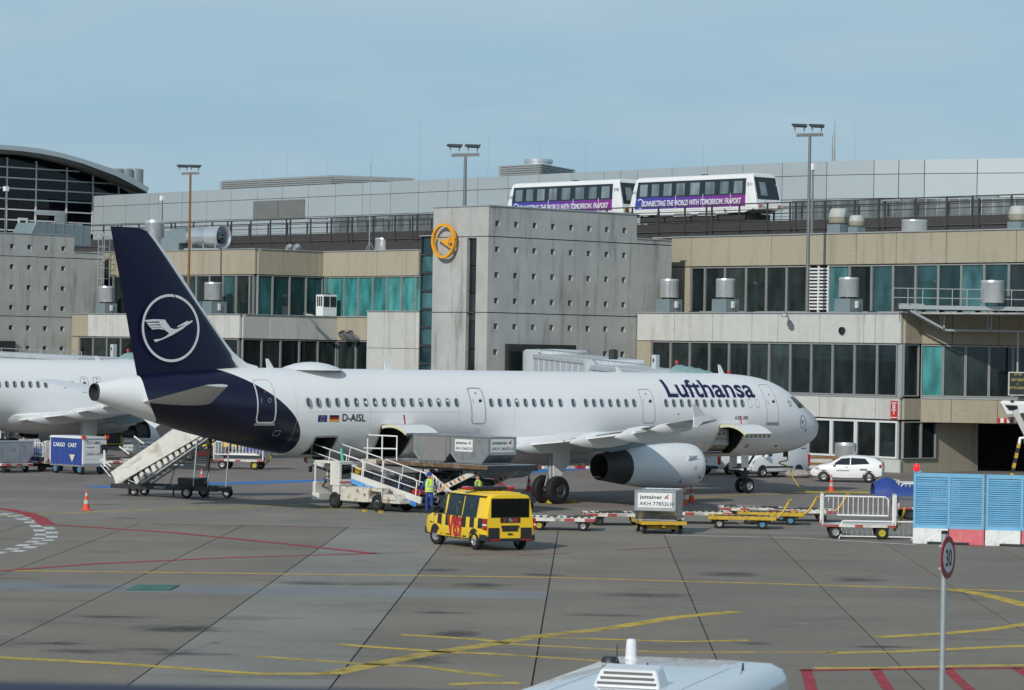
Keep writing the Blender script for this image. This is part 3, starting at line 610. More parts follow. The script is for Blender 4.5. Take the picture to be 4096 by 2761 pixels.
    for i in range(len(edge)-1):
        for k in range(3): fs.append((i*3+k,i*3+(k+1)%3,(i+1)*3+(k+1)%3,(i+1)*3+k))
    le.add(vs,fs).build('fin_leading_edge',M['white'],fo,smooth=60)
    for sd in (1,-1):
        mb=MB(); wing_surface(mb,[(.5,38.9+tl,4.42,3.6,.10,-1),(6.2,42.25+tl,5.30,1.15,.10,-1)],sd); mb.build('tailplane',M['white'],root,smooth=35)
    MB().lathe([(.01,.36),(.35,.34),(.75,.27),(1.15,.14),(1.42,0)],28,(33.0+tl,0,5.93)).build('antenna_radome',M['white'],root,smooth=50)
    rd=root.children[-1]; rd.scale=(1,.62,1); rd.location=(0,0,0)
    for x,h_ in ((35.3+tl,.42),(28.6+tl,.5),(14.0,.28),(6.9,.45)):
        z=f.top(x)-.02; MB().prism([(x-.22,-.02,z),(x+.16,-.02,z),(x+.24,-.012,z+h_),(x+.1,-.012,z+h_)],(0,.035,0)).build('antenna_blade',M['white'],root)
    # ---- cabin windows
    wm=MB(); out_=[(0.142*math.copysign(abs(math.cos(a))**.75,math.cos(a)),.205*math.copysign(abs(math.sin(a))**.75,math.sin(a))) for a in [6.2832*k/20 for k in range(20)]]
    def sk(px,pz,off): z=4.545+pz; p=f.side(12,z,off); return (px,p[1],z)
    wm.add([sk(px,pz,.004) for px,pz in out_]+[sk(px*.80,pz*.86,.008) for px,pz in out_],[(k,(k+1)%20,20+(k+1)%20,20+k) for k in range(20)],0)
    wm.add([sk(px*.82,pz*.88,.007) for px,pz in out_],[tuple(range(20))],1)
    wm.add([sk(-.065+px*.10,pz*.7,.0105) for px,pz in out_],[tuple(range(20))],2)  # bright streak of light on the pane, painted as a white sliver
    wme=wm.mesh('cabin_window')
    for q in ('galv','cabinpane','decal'): wme.materials.append(M[q])
    if full: wx=[34.6-.533*k for k in range(17)]+[23.97,23.44,22.9,22.38,21.84,21.31,20.78,20.26,19.63,18.8,17.99,17.46,16.95,16.4,15.87,15.33,14.81]+[12.65-.533*k for k in range(11)]
    else: wx=[31.2-.533*k for k in range(24)]+[17.6,17.07,16.2,15.3,14.4,13.87,13.3,12.8]+[12.2-.533*k for k in range(12)]
    sh=set((12,14,15,20,1,2)) if full else set()
    for i,x in enumerate(wx):
        o=link('cabin_window',wme,root); o.location.x=x
    if full:
        for i in (12,14,15,20):
            x=wx[i]; s_=MB().add([(x+px*.8,)+sk(px*.8,pz*.8,.013)[1:] for px,pz in [(-.10,.17),(.10,.17),(.11,.05),(-.11,.05)]],[(0,1,2,3)]).build('window_blind',M['decal'],root,fix=False)
        for k in (11,12):
            x=12.65-.533*k; mb=MB(); ribbon(f,[(x+px,4.545+pz) for px,pz in out_],.02,mb); mb.build('blanked_window',M['galv'],root,fix=False)
    # ---- doors
    def door(x0,x1,z0,z1,m,wd,sill=True,port=True):
        mb=MB(); ribbon(f,rrect(x0,x1,z0,z1,.16),wd,mb); dd=mb.build('cabin_door',M[m],root,fix=False)
        xc=(x0+x1)/2
        q=MB(); c=f.side(xc-.16,4.62,.01); q.lathe([(.105,0),(.105,.004),(.001,.004)],16,(c[0],c[1],c[2]),'Y').build('door_port',M['galv'],dd,fix=False); q=MB().lathe([(.07,0),(.07,.008),(.001,.008)],16,(c[0],c[1],c[2]),'Y').build('door_window',M['darkglass'],dd,fix=False)
        q=MB(); ribbon(f,[(xc+.26,4.72),(xc+.26,4.5)],.03,q,closed=False); q.build('door_handle',M['galv'],dd,fix=False)
        q=MB(); z=4.98; q.quad(*[f.side(xc+a_,z+b_,.01) for a_,b_ in ((-.05,-.03),(.05,-.03),(.05,.03),(-.05,.03))]); q.build('door_marking',M['red'],dd,fix=False)
        if sill: q=MB(); ribbon(f,[(x0-.05+(x1-x0+.1)*k/4,z0-.07) for k in range(5)],.11,q,off=.012,closed=False); q.build('door_sill',M['galv'],dd,fix=False)
    if full:
        door(36.30,37.20,3.66,5.50,'whiteframe',.075); door(24.38,25.22,3.60,5.20,'galv',.05,False); door(13.48,14.30,3.60,5.20,'galv',.03,False); door(4.72,5.60,3.60,5.47,'galv',.025)
    else:
        for x in (16.2,15.3):
            mb=MB(); ribbon(f,rrect(x-.26,x+.26,4.1,5.0,.12),.03,mb); mb.build('overwing_exit',M['galv'],root,fix=False)
            q=MB(); q.quad(*[f.side(x+a_,4.88+b_,.01) for a_,b_ in ((-.05,-.03),(.05,-.03),(.05,.03),(-.05,.03))]); q.build('door_marking',M['red'],root,fix=False)
    # ---- lettering wrapped round the skin
    def wrapped(txt,h,m,xs_,l0,lean=0,bold=0,sx=1,name='lettering'):
        me=text_mesh(txt,h,bold=bold,sx=sx); bm=bmesh.new(); bm.from_mesh(me)
        for k in range(1,int(h/.06)+4):
            bmesh.ops.bisect_plane(bm,geom=bm.verts[:]+bm.edges[:]+bm.faces[:],plane_co=(0,-.3*h+k*.06,0),plane_no=(0,1,0))
        for v in bm.verts: v.co=Vector(f.arc(xs_-v.co.x-0*lean,l0+v.co.y,.012))
        bm.to_mesh(me); bm.free(); me.materials.append(M[m]); link(name,me,root)
    if full:
        wrapped('Lufthansa',1.10,'lhblue',12.50,.33,bold=.03,sx=1.08)
        wrapped('D-AISL',.33,'ink',32.80,-.83,bold=.006,sx=.98)
        wrapped('A321-200',.17,'ink',7.95,-.78,bold=.002)
        for x0,x1,bands in ((33.61,34.09,[('lhflag',0,1)]),(32.96,33.48,[('flagblack',.667,1),('flagred',.333,.667),('flaggold',0,.333)])):
            for nm,a,b_ in bands:
                q=MB(); q.quad(*[f.side(x,3.70+z*.29,.012) for x,z in ((x0,a),(x1,a),(x1,b_),(x0,b_))]); q.build('painted_flag',M[nm],root,fix=False)
        q=MB()
        for k in range(12):
            a=k*math.pi/6; x,z=33.85+.1*math.cos(a),3.845+.1*math.sin(a); q.quad(*[f.side(x+i,z+j,.016) for i,j in ((-.015,-.015),(.015,-.015),(.015,.015),(-.015,.015))])
        q.build('flag_stars',M['flaggold'],root,fix=False)
        # nose emblem
        q=MB(); ex_,ez_=2.62,3.62; ribbon(f,[(ex_+.27*math.cos(6.2832*k/24),ez_+.33*math.sin(6.2832*k/24)) for k in range(24)],.022,q)
        for a,b_,c_ in (((-.18,.12),(.02,-.02),(.05,.03)),((.02,-.04),(.16,.1),(.2,.06)),((.0,-.06),(.12,-.02),(.04,-.14))): q.add([f.side(ex_+i,ez_+j,.01) for i,j in (a,b_,c_)],[(0,1,2)])
        q.build('nose_emblem',M['lhblue'],root,fix=False)
        q=MB()
        for k in range(5):
            a=math.pi/2+k*2*math.pi/5; c=(3.62+.13*math.cos(a),4.55+.13*math.sin(a)); pts=[(c[0]+.085*math.cos(a+1.57+j*2.094),c[1]+.085*math.sin(a+1.57+j*2.094)) for j in range(3)]; q.add([f.side(i,j,.01) for i,j in pts],[(0,1,2)])
        q.build('star_emblem',M['galv'],root,fix=False)
    else: wrapped('Lu',1.02,'lhblue',11.4+0.75,.36,bold=.016)
    # ---- cockpit windows
    for sd in (1,-1):
        for pts in ([(3.30,4.86),(2.74,4.88),(2.42,4.33),(2.88,4.30)],[(2.66,4.86),(2.40,4.78),(1.86,4.36),(2.34,4.32)]):
            q=MB(); n_=5; grid=[]
            for i in range(n_+1):
                for j in range(n_+1):
                    s_,t_=i/n_,j/n_; x=(1-t_)*((1-s_)*pts[0][0]+s_*pts[1][0])+t_*((1-s_)*pts[3][0]+s_*pts[2][0]); z=(1-t_)*((1-s_)*pts[0][1]+s_*pts[1][1])+t_*((1-s_)*pts[3][1]+s_*pts[2][1])
                    z=min(z,f.top(x)-.02); grid.append(f.side(x,z,.012,sd))
            q.add(grid,[(i*(n_+1)+j,i*(n_+1)+j+1,(i+1)*(n_+1)+j+1,(i+1)*(n_+1)+j) for i in range(n_) for j in range(n_)]); q.build('cockpit_window',M['darkglass'],root,fix=False,smooth=60)
    if not full: return root,f
    for x0,x1,zs in ((26.0,34.6,4.13),(8.,24,2.62),(9.4,12.4,5.05)):
        q=MB(); ribbon(f,[(x0+(x1-x0)*k/20,zs) for k in range(21)],.012,q,off=.005,closed=False); q.build('skin_seam',M['seam'],root,fix=False)
    for xs in (10.4,13.0,22.6,26.0,31.2,35.2):
        q=MB(); ribbon(f,[(xs,2.2+3.55*k/24) for k in range(25)],.010,q,off=.005,closed=False); q.build('skin_seam',M['seam'],root,fix=False)
    for xs,zs,w_,h_,m_ in ((36.0,3.2,.30,.22,'seam'),(24.8,3.3,.26,.1,'seam'),(9.3,2.5,.30,.22,'seam'),(6.4,2.42,.26,.16,'galv'),(7.1,2.35,.1,.05,'dark'),(4.2,2.4,.16,.09,'dark'),(2.3,3.2,.09,.14,'dark'),(11.9,4.02,.08,.06,'dark')):
        q=MB(); ribbon(f,rrect(xs-w_/2,xs+w_/2,zs-h_/2,zs+h_/2,.03,2,1),.02,q,off=.006) if m_=='seam' else q.quad(*[f.side(xs+i*w_/2,zs+j*h_/2,.01) for i,j in ((-1,-1),(1,-1),(1,1),(-1,1))]); q.build('access_panel',M[m_],root,fix=False)
    # ---- crane in a ring on the fin
    def finy(x,z): return .30*(1-(z-5.6)/8)+.035
    for nm,sd in (('fin_emblem',1),):
        q=MB(); cx,cz,rx,rz=40.83,7.64,1.50,1.44
        rr=[]
        for k in range(48):
            a=6.2832*k/48
            for s_ in (1,.925): rr.append((cx+rx*s_*math.cos(a),cz+rz*s_*math.sin(a)))
        q.add([(x,finy(x,z),z) for x,z in rr],[(2*k,2*k+1,(2*k+3)%96,(2*k+2)%96) for k in range(48)])
        for poly in CRANE: q.poly([(x,finy(x,z),z) for x,z in tz(poly,.2,nose)])
        q.build(nm,M['whiteframe'],root,fix=False)
    # ---- hold interiors, doors swung up
    for i,(x0,x1,z0,z1) in enumerate(holds):
        y0=(-1.25,-.4,.4)[i]
        q=MB(); yo=f.side((x0+x1)/2,z0,0)[1]-.02; yo2=f.side((x0+x1)/2,z1,0)[1]-.02
        q.poly([(x0,y0,z0),(x1,y0,z0),(x1,yo,z0),(x0,yo,z0)]); q.poly([(x0,y0,z1),(x1,y0,z1),(x1,yo2,z1),(x0,yo2,z1)]); q.poly([(x0,y0,z0),(x1,y0,z0),(x1,y0,z1),(x0,y0,z1)])
        for x in (x0,x1): q.poly([(x,y0,z0),(x,yo,z0)]+[(x,f.side(x,z0+(z1-z0)*k/6,0)[1]-.01,z0+(z1-z0)*k/6) for k in range(1,7)]+[(x,y0,z1)])
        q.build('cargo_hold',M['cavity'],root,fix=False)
        q=MB(); ribbon(f,rrect(x0-.03,x1+.03,z0-.03,z1+.03,.06),.09,q,off=.012); q.build('hold_door_seal',M['cream'] if i==0 else M['galv'],root,fix=False)
        if i<2:
            a0,a1=f.ang(x0,z1),f.ang(x0,z0); hy,hz=f.side(x0,z1,.02)[1:]; rot=R(116); rings=[]
            for off in (0,-.13):
                rg=[]
                for k in range(11):
                    a=a0+(a1-a0)*k/10; _,y,z=f.pt(x0,a,off+.02); y-=hy; z-=hz; rg.append((hy+y*math.cos(rot)-z*math.sin(rot),hz+y*math.sin(rot)+z*math.cos(rot)))
                rings.append(rg)
            q=MB(); prof=rings[0]+rings[1][::-1]; nprof=len(prof)
            vs=[(x0,y,z) for y,z in prof]+[(x1,y,z) for y,z in prof]; fo_=[]
            for k in range(nprof):
                mi=0 if k<10 else (2 if 10<k<21 else 1); fo_.append(((k,(k+1)%nprof,(k+1)%nprof+nprof,k+nprof),mi))
            for fc,mi in fo_: q.add([vs[j] for j in fc],[(0,1,2,3)],mi)
            for e_ in (0,nprof):
                for k in range(10): q.add([vs[e_+k],vs[e_+k+1],vs[e_+nprof-2-k],vs[e_+nprof-1-k]],[(0,1,2,3)],1)
            dr=q.build('hold_door',[M['white'],M['cream'],M['duct']],root)
            q=MB()
            for k in range(6): xx=x0+.15+k*(x1-x0-.3)/5; y,z=rings[1][10]; q.box(xx-.03,xx+.03,y-.05,y+.04,z-.09,z)
            q.build('door_latch',M['steel'],dr)
            y,z=rings[0][3]; MB().quad((x0+.9,y+.02,z+.02),(x0+.98,y+.02,z+.02),(x0+1.0,y-.06,z+.42),(x0+.9,y-.06,z+.42)).build('warning_streamer',M['red'],dr,fix=False)
    return root,f
M['lhflag']=mat('flag_blue',(.01,.03,.22),.4,var=0); M['flagblack']=mat('flag_black',(.01,.01,.01),.4,var=0); M['flagred']=mat('flag_red',(.40,.01,.015),.4,var=0); M['flaggold']=mat('flag_gold',(.75,.42,.02),.4,var=0)
NOSE=Vector((15.55,157.92,0))
plane,FUS=airliner(NOSE,44.51,'white airliner with tall dark blue tail, both cargo holds open for loading',True)
plane2,_=airliner(W(119.5,152.5),37.57,'white airliner partly hidden behind the dark blue tail, parked at the left stand',False)
def AP(x,y,z=0):   # aircraft frame to world
    return NOSE-E1*x-E2*y+Vector((0,0,z))
# ================================================================ buildings, laid out on the airport grid (a along E1, b along E2)
class BB(MB):
    """mesh in grid coordinates relative to a building's own base"""
    pass
def bld(name,label,cat,a0,b0): 
    o=empty(name,label,cat,W(a0,b0),TH); o['_o']=(a0,b0); return o
def mb(p): a,b=p['_o']; return MB(off=(a,b,0))
def bw(th,g,axis,c,lo,hi,z0,z1,frame='winframe',pm='pane',dep=.12,fw=.07,nm='window'):
    """one window bay: metal frame with the pane set back in it, as a part of its building"""
    q=mb(th)
    def bx(l0,l1,za,zb,d0,d1,m):
        if axis=='a': q.box(c+d0,c+d1,l0,l1,za,zb,m)
        else: q.box(l0,l1,c+d0,c+d1,za,zb,m)
    g_=.012
    bx(lo+g_,lo+fw,z0,z1,-.05,dep,0); bx(hi-fw,hi-g_,z0,z1,-.05,dep,0); bx(lo+fw,hi-fw,z0,z0+fw,-.05,dep,0); bx(lo+fw,hi-fw,z1-fw,z1,-.05,dep,0)
    o=q.build(nm,M[frame],th)
    q=mb(th)
    bx2=(lo+fw,hi-fw,z0+fw,z1-fw)
    if axis=='a': q.box(c+.06,c+.09,*bx2)
    else: q.box(bx2[0],bx2[1],c+.06,c+.09,bx2[2],bx2[3])
    q.build('pane',M[pm],o); return o
def panel(th,axis,c,lo,hi,z0,z1,m,dep=.22,nm='concrete_panel',gap=.02,out=.12):
    q=mb(th)
    if axis=='a': q.box(c-out,c-out+dep,lo+gap,hi-gap,z0,z1)
    else: q.box(lo+gap,hi-gap,c-out,c-out+dep,z0,z1)
    return q.build(nm,M[m],th,bevel=.02,seg=1)
def evenly(lo,hi,step):
    n=max(1,round((hi-lo)/step)); return [lo+(hi-lo)*k/n for k in range(n+1)]
def row_w(th,axis,c,cuts,z0,z1,pm='pane',frame='winframe',**k):
    for i in range(len(cuts)-1):
        p=pm[i%len(pm)] if isinstance(pm,(list,tuple)) else pm
        bw(th,None,axis,c,cuts[i],cuts[i+1],z0,z1,frame,p,**k)
def row_p(th,axis,c,cuts,z0,z1,m,**k):
    for i in range(len(cuts)-1): panel(th,axis,c,cuts[i],cuts[i+1],z0,z1,m[i%len(m)] if isinstance(m,(list,tuple)) else m,**k)
def cop(th,axis,c,lo,hi,z,wd=.5,m='coping',out=.2):
    q=mb(th)
    if axis=='a': q.box(c-out,c-out+wd,lo,hi,z,z+.07)
    else: q.box(lo,hi,c-out,c-out+wd,z,z+.07)
    q.build('coping',M[m],th)
# ---------------------------------------------------------------- right wing of the terminal
A1=142.7; B1=121.6; B2=144.4
rt=bld('terminal_building','pale and beige concrete terminal wing with window bands behind the airliner nose','building',A1,B1)
q=mb(rt)
q.box(A1+.2,A1+1.9,B1+.2,B2-.0,.0,9.60).box(A1+1.9,185,B1+.2,B2+4,3.1,9.60); q.box(148.2,172,108.5,B2+4,9.6,14.80); q.build('building_core',M['core'],rt)
q=mb(rt); q.box(A1+.1,172,108,B2,9.61,9.70); q.box(148,172,108.4,B2+4,14.81,14.88); q.build('flat_roof',M['conc'],rt)
bU=lambda a,us,v: [PA(a,x,v)[0] for x in us]
# storey 2 parapet, windows, parapet, ground windows (front face)
end=144.3
cuts=sorted([B1+.02]+bU(A1,[3505,3460,3284,3116],1300)+evenly(130.5,end,3.7)[1:]); cuts=[c for i,c in enumerate(cuts) if i==0 or c-cuts[i-1]>.4]
row_p(rt,'a',A1,cuts,7.82,9.62,'pale'); cop(rt,'a',A1,B1-.1,end,9.62)
wc=[B1+.35]+bU(A1,[3509,3419,3331,3246,3162,3077,2996],1450); st=wc[-1]-wc[-2]
while wc[-1]+st<end-1: wc.append(wc[-1]+st)
row_w(rt,'a',A1,wc,4.62,7.78,dep=.16); panel(rt,'a',A1,wc[-1],end,4.62,7.78,'beige')
q=mb(rt); q.box(A1-.14,A1+.1,B1-.02,end,4.50,4.60); q.box(A1+.02,A1+.2,B1,B1+.34,4.61,7.8); q.build('window_sill',M['coping'],rt)
row_p(rt,'a',A1,[B1+.02]+bU(A1,[3505,3281],1650)+evenly(130.5,end,3.7)[1:],3.20,4.48,'pale')
gw=[B1+.25]+bU(A1,[3509,3422,3325],1780); st=gw[-1]-gw[-2]
while gw[-1]+st<end-1: gw.append(gw[-1]+st)
row_w(rt,'a',A1,gw,.82,3.12,frame='whiteframe',pm='pane',dep=.16,fw=.12)
q=mb(rt); q.box(A1-.05,A1+.1,B1,end,-.01,.78); q.build('plinth_wall',M['pale'],rt)
# return face at the corner and the wide opening to the right
ar=A1+1.75
panel(rt,'b',B1,A1+.13,ar,7.82,9.62,'beige'); panel(rt,'b',B1,A1+.13,ar,3.20,4.48,'beige'); cop(rt,'b',B1,A1+.2,ar,9.62)
row_w(rt,'b',B1,[A1+.15,ar-.15],4.62,7.78); row_w(rt,'b',B1,[A1+.2,A1+1.9,A1+3.3],.82,3.1,pm='pane')
q=mb(rt); q.box(A1+.1,A1+7.5,B1+.1,B1+.3,-.01,.78); q.box(A1+3.4,A1+7.5,B1+.12,B1+.3,.78,3.1); q.build('plinth_wall',M['beige'],rt)
# second face, square to the view, spanning the vehicle opening
c0=W(ar,B1); Yf=c0.y
fx=[c0.x+.02]+[PY(Yf,x,1450).x for x in (3680+92,3862,3956,4051)]; fx+= [fx[-1]+1.45*k for k in range(1,9)]
def fx_box(q,x0,x1,y0,y1,z0,z1):   # world axis boxes under the rotated building
    inv=Matrix.Rotation(-TH,4,'Z'); a,b=rt['_o']; base=W(a,b)
    p=[inv@(Vector(c)-base) for c in [(x0,y0,z0),(x1,y0,z0),(x1,y1,z0),(x0,y1,z0),(x0,y0,z1),(x1,y0,z1),(x1,y1,z1),(x0,y1,z1)]]; q.hexa(p)
for i in range(len(fx)-1):
    fr=MB(); 
    for x0,x1,z0,z1 in ((fx[i]+.01,fx[i]+.07,4.62,7.78),(fx[i+1]-.07,fx[i+1]-.01,4.62,7.78),(fx[i]+.07,fx[i+1]-.07,4.62,4.70),(fx[i]+.07,fx[i+1]-.07,7.70,7.78)): fx_box(fr,x0,x1,Yf-.05,Yf+.12,z0,z1)
    wo=fr.build('window',M['winframe'],rt); pn=MB(); fx_box(pn,fx[i]+.07,fx[i+1]-.07,Yf+.05,Yf+.08,4.70,7.70); pn.build('pane',M['teal2' if i==0 else 'pane'],wo)
pc=[fx[0],PY(Yf,3804,1640).x,PY(Yf,3990,1640).x]+[PY(Yf,3990,1640).x+3.4*k for k in range(1,4)]
for z0,z1 in ((7.82,9.62),(3.05,4.48)):
    for i in range(len(pc)-1):
        q=MB(); fx_box(q,pc[i]+.012,pc[i+1]-.012,Yf-.12,Yf+.1,z0,z1); q.build('concrete_panel',M['beige'],rt,bevel=.02,seg=1)
q=MB(); fx_box(q,fx[0],fx[-1],Yf-.16,Yf+.1,4.49,4.60); q.build('window_sill',M['coping'],rt)
q=MB(); fx_box(q,fx[0],fx[-1]+2,Yf+.2,Yf+9,3.06,9.60); q.build('building_core',M['core'],rt)
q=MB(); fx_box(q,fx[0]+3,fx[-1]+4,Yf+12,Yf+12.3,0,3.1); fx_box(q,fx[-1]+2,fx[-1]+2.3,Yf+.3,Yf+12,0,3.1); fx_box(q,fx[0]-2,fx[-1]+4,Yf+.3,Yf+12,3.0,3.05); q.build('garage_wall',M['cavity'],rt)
# set-back top storey
A3=148.
tl_,tr_=bU(A3,[2690],1000)[0],bU(A3,[4200],1000)[0]
row_p(rt,'a',A3,[tr_]+bU(A3,[4070,3790,3590,3430,3090,2770],950)+[tl_],12.86,14.82,['beige']); cop(rt,'a',A3,tr_,tl_,14.83)
tw=bU(A3,[4200,4125,4036,3938,3846,3754,3663,3573,3487,3399],1130)
row_w(rt,'a',A3,tw,9.80,12.80,pm=['teal','pane','teal','teal','teal','teal','pane','teal','pane'],dep=.16)
tw2=bU(A3,[3231,3147,3066,2985,2900,2820,2765],1130); row_w(rt,'a',A3,tw2,9.80,12.80,dep=.16)
panel(rt,'a',A3,tw2[-1],tl_,9.75,12.8,'beige')
# white louvre bay
lo,hi=bU(A3,[3310],1130)[0],bU(A3,[3231],1130)[0]; lo,hi=bU(A3,[3316],1130)[0],bU(A3,[3233],1130)[0]
bw(rt,None,'a',A3,bU(A3,[3399],1130)[0],lo,9.8,12.8,pm='teal')
lv=mb(rt); lv.box(A3-.05,A3+.1,lo,lo+.1,9.8,12.8).box(A3-.05,A3+.1,hi-.1,hi,9.8,12.8).box(A3-.05,A3+.1,(lo+hi)/2-.05,(lo+hi)/2+.05,9.8,12.8); fr=lv.build('louvre_frame',M['whiteframe'],rt)
for k in range(13):
    z=9.98+k*.215; q=mb(rt); q.box(A3-.06,A3-.02,lo+.1,hi-.1,z,z+.10); q.build('louvre_slat',M['whiteframe'],fr)
# round vent, safety notice, floodlights on the wall
b_,z_=PA(A1-.14,3370,1323); q=mb(rt); q.lathe([(.23,-.12),(.23,.02),(.19,-.02),(.01,-.02)],20,(A1-.14,b_,z_),'X').build('round_vent',M['dark'],rt,smooth=40)
def wall_lamp(P,dirv,label):
    o=empty('wall_lamp',label,'wall lamp',P)
    d=Vector(dirv).normalized(); s=Vector((-d.y,d.x,0))
    MB().tube([Vector((0,0,.25)),d*.35+Vector((0,0,.34)),d*.8+Vector((0,0,.22))],.05).build('bracket',M['galv'],o,smooth=40)
    c=d*1.15+Vector((0,0,.12)); MB().loft([[c+d*(k-.45)*1.0*1.3+s*w_*math.cos(a)+Vector((0,0,h_*math.sin(a))) for a in [6.2832*i/10 for i in range(10)]] for k,w_,h_ in ((0,.08,.05),(.2,.2,.10),(.6,.24,.11),(.9,.14,.07))]).build('lamp_housing',M['pale'],o,smooth=50)
b_,z_=PA(A1,3150,1262); wall_lamp(W(A1-.14,b_,z_-.15),(-CT*.55+.3,-ST,0),'grey floodlight on the pale parapet above the airliner cockpit')
b_,z_=PA(A1-.14,3577,1640)
sg=empty('safety_notice','red warning notice on the pale wall corner below the windows','notice',W(A1-.15,b_,z_),TH)
MB().box(-.02,0,-.27,.27,-.55,.55).build('notice_board',M['red'],sg)
MB().box(-.03,-.02,-.1,.1,.08,.32).build('pictogram_panel',M['decal'],sg); MB().box(-.04,-.03,-.05,.05,.15,.25).build('pictogram',M['red'],sg)
for k,(z,wd) in enumerate([(.45,.2),(.39,.22),(.02,.2),(-.03,.15),(-.45,.24)]): MB().box(-.028,-.02,-wd,wd,z-.013-(.02 if k==4 else 0),z+.013).build('text_line',M['decal'],sg)
for z in (-.12,-.24): MB().poly([(-.028,.07,z+.05),(-.028,-.07,z+.05),(-.028,0,z-.05)]).build('pictogram',M['decal'],sg,fix=False)
# ---------------------------------------------------------------- perforated concrete towers
def hole_wall(th,axis,c,lo,hi,z0,z1,cols,rows,m,s_=.18,dep=.36,skip=()):
    """a cast wall with square splayed window holes, recessed for real"""
    L=sorted(set([lo,hi]+[x+k*s_ for x in cols for k in (-1,1) if lo<x<hi])); Z=sorted(set([z0,z1]+[z+k*s_ for z in rows for k in (-1,1) if z0<z<z1]))
    q=mb(th)
    def P(l,z,d): return (c+d,l,z) if axis=='a' else (l,c+d,z)
    for i in range(len(L)-1):
        for j in range(len(Z)-1):
            lm,zm=(L[i]+L[i+1])/2,(Z[j]+Z[j+1])/2
            hole=any(abs(lm-x)<s_*.9 for x in cols) and any(abs(zm-z)<s_*.9 for z in rows) and not any(abs(lm-sx)<.5 and abs(zm-sz)<.5 for sx,sz in skip)
            if not hole: q.quad(P(L[i],Z[j],0),P(L[i+1],Z[j],0),P(L[i+1],Z[j+1],0),P(L[i],Z[j+1],0))
            else:
                a,b,c_,d_=L[i],L[i+1],Z[j],Z[j+1]; r=.05; p=[P(a,c_,0),P(b,c_,0),P(b,d_,0),P(a,d_,0)]; w_=[P(a+r,c_+r,dep),P(b-r,c_+r,dep),P(b-r,d_-r,dep),P(a+r,d_-r,dep)]
                for k in range(4): q.quad(p[k],p[(k+1)%4],w_[(k+1)%4],w_[k])
                q.quad(*w_,1)
    return q.build('perforated_wall',[M[m],M['hallpane']],th)
A2=129.4; B2=144.4
tw_=bld('concrete_tower','grey concrete stair tower with rows of small square holes and a yellow bird sign','tower',A2,B2)
cols=[PB(B2,x*K,640*K)[0] for x in (1128,1169,1211,1254,1294,1336,1377,1417)]
cols=[cols[0]+(cols[-1]-cols[0])*k/7 for k in range(8)]
zr=[PB(B2,1130*K,y*K)[1] for y in (508,567,625,684,742,800)]; zr=[zr[0]+(zr[-1]-zr[0])*k/5 for k in range(6)]
at=PB(B2,2548,860)[0]; zt=16.1; zg1=PB(B2,1949,945)[1]; zg2=PB(B2,1945,1250)[1]; ae=PB(B2,2690,950)[0]; zlo=PB(B2,2620,960)[1]
for z0,z1 in ((zg1+.03,zt),(zg2+.03,zg1-.03),(0,zg2-.03)):
    hole_wall(tw_,'b',B2,A2,at,z0,z1,cols,[z for z in zr if z0<z<z1],'conc')
panel(tw_,'b',B2,at,ae,0,zg2-.03,'conc',out=0); panel(tw_,'b',B2,at,ae,zg2+.03,zg1-.03,'conc',out=0); panel(tw_,'b',B2,at,ae,zg1+.03,zlo,'conc',out=0)
q=mb(tw_); q.box(A2+.35,at-.02,B2+.56,B2+5.0,0,zt-.05).box(at,ae,B2+.3,B2+5,0,zlo-.05).box(A2+.3,at,B2+.05,B2+.5,zg1-.03,zg1+.03).box(A2+.3,at,B2+.05,B2+.5,zg2-.03,zg2+.03); q.build('tower_core',M['core'],tw_)
bl=PA(A2,1735,822)[0]; s0,s1=PA(A2,1906,1000)[0],PA(A2,1868,1000)[0]; ztop_slit=PA(A2,1890,952)[1]
for z0,z1 in ((zg1+.03,zt),(zg2+.03,zg1-.03),(0,zg2-.03)):
    zz=min(z1,ztop_slit)
    q=mb(tw_); q.box(A2,A2+.3,B2+.001,s0,z0,z1); q.build('cast_wall',M['conc'],tw_)
    q=mb(tw_); q.box(A2,A2+.3,s1,bl,z0,z1); q.build('cast_wall',M['conc'],tw_)
    if z1>ztop_slit: q=mb(tw_); q.box(A2,A2+.3,s0,s1,max(z0,ztop_slit),z1); q.build('cast_wall',M['conc'],tw_)
q=mb(tw_); q.box(A2+.02,A2+.1,B2+.02,bl-.02,zg1-.03,zg1+.03).box(A2+.02,A2+.1,B2+.02,bl-.02,zg2-.03,zg2+.03).box(A2+.3,at,bl-.3,bl-.02,0,zt).build('wall_joint',M['core'],tw_)
zs=0
for k in range(8):
    q=mb(tw_); q.box(A2+.24,A2+.28,s0+.01,s1-.01,zs+.04,zs+ztop_slit/8-.02); q.build('slit_window',M['pane'],tw_); zs+=ztop_slit/8
cop(tw_,'a',A2,B2-.08,bl,zt,out=.06); cop(tw_,'b',B2,A2+.45,at,zt,out=.06); cop(tw_,'b',B2,at,ae,zlo,out=.06)
q=mb(tw_); q.box(A2+.3,at,B2+.3,bl,zt-.02,zt+.02); q.build('flat_roof',M['conc'],tw_)
# dark boarding-bridge opening low in the tower's long face
o0,o1=PB(B2,2020,1390)[0],PB(B2,2290,1390)[0]; ot=PB(B2,2030,1376)[1]
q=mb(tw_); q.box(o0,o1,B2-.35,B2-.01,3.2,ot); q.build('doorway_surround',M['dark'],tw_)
q=mb(tw_); q.box(o0+.15,o0+1.5,B2-.40,B2-.36,3.4,ot-.35); q.build('doorway_pane',M['pane'],tw_)
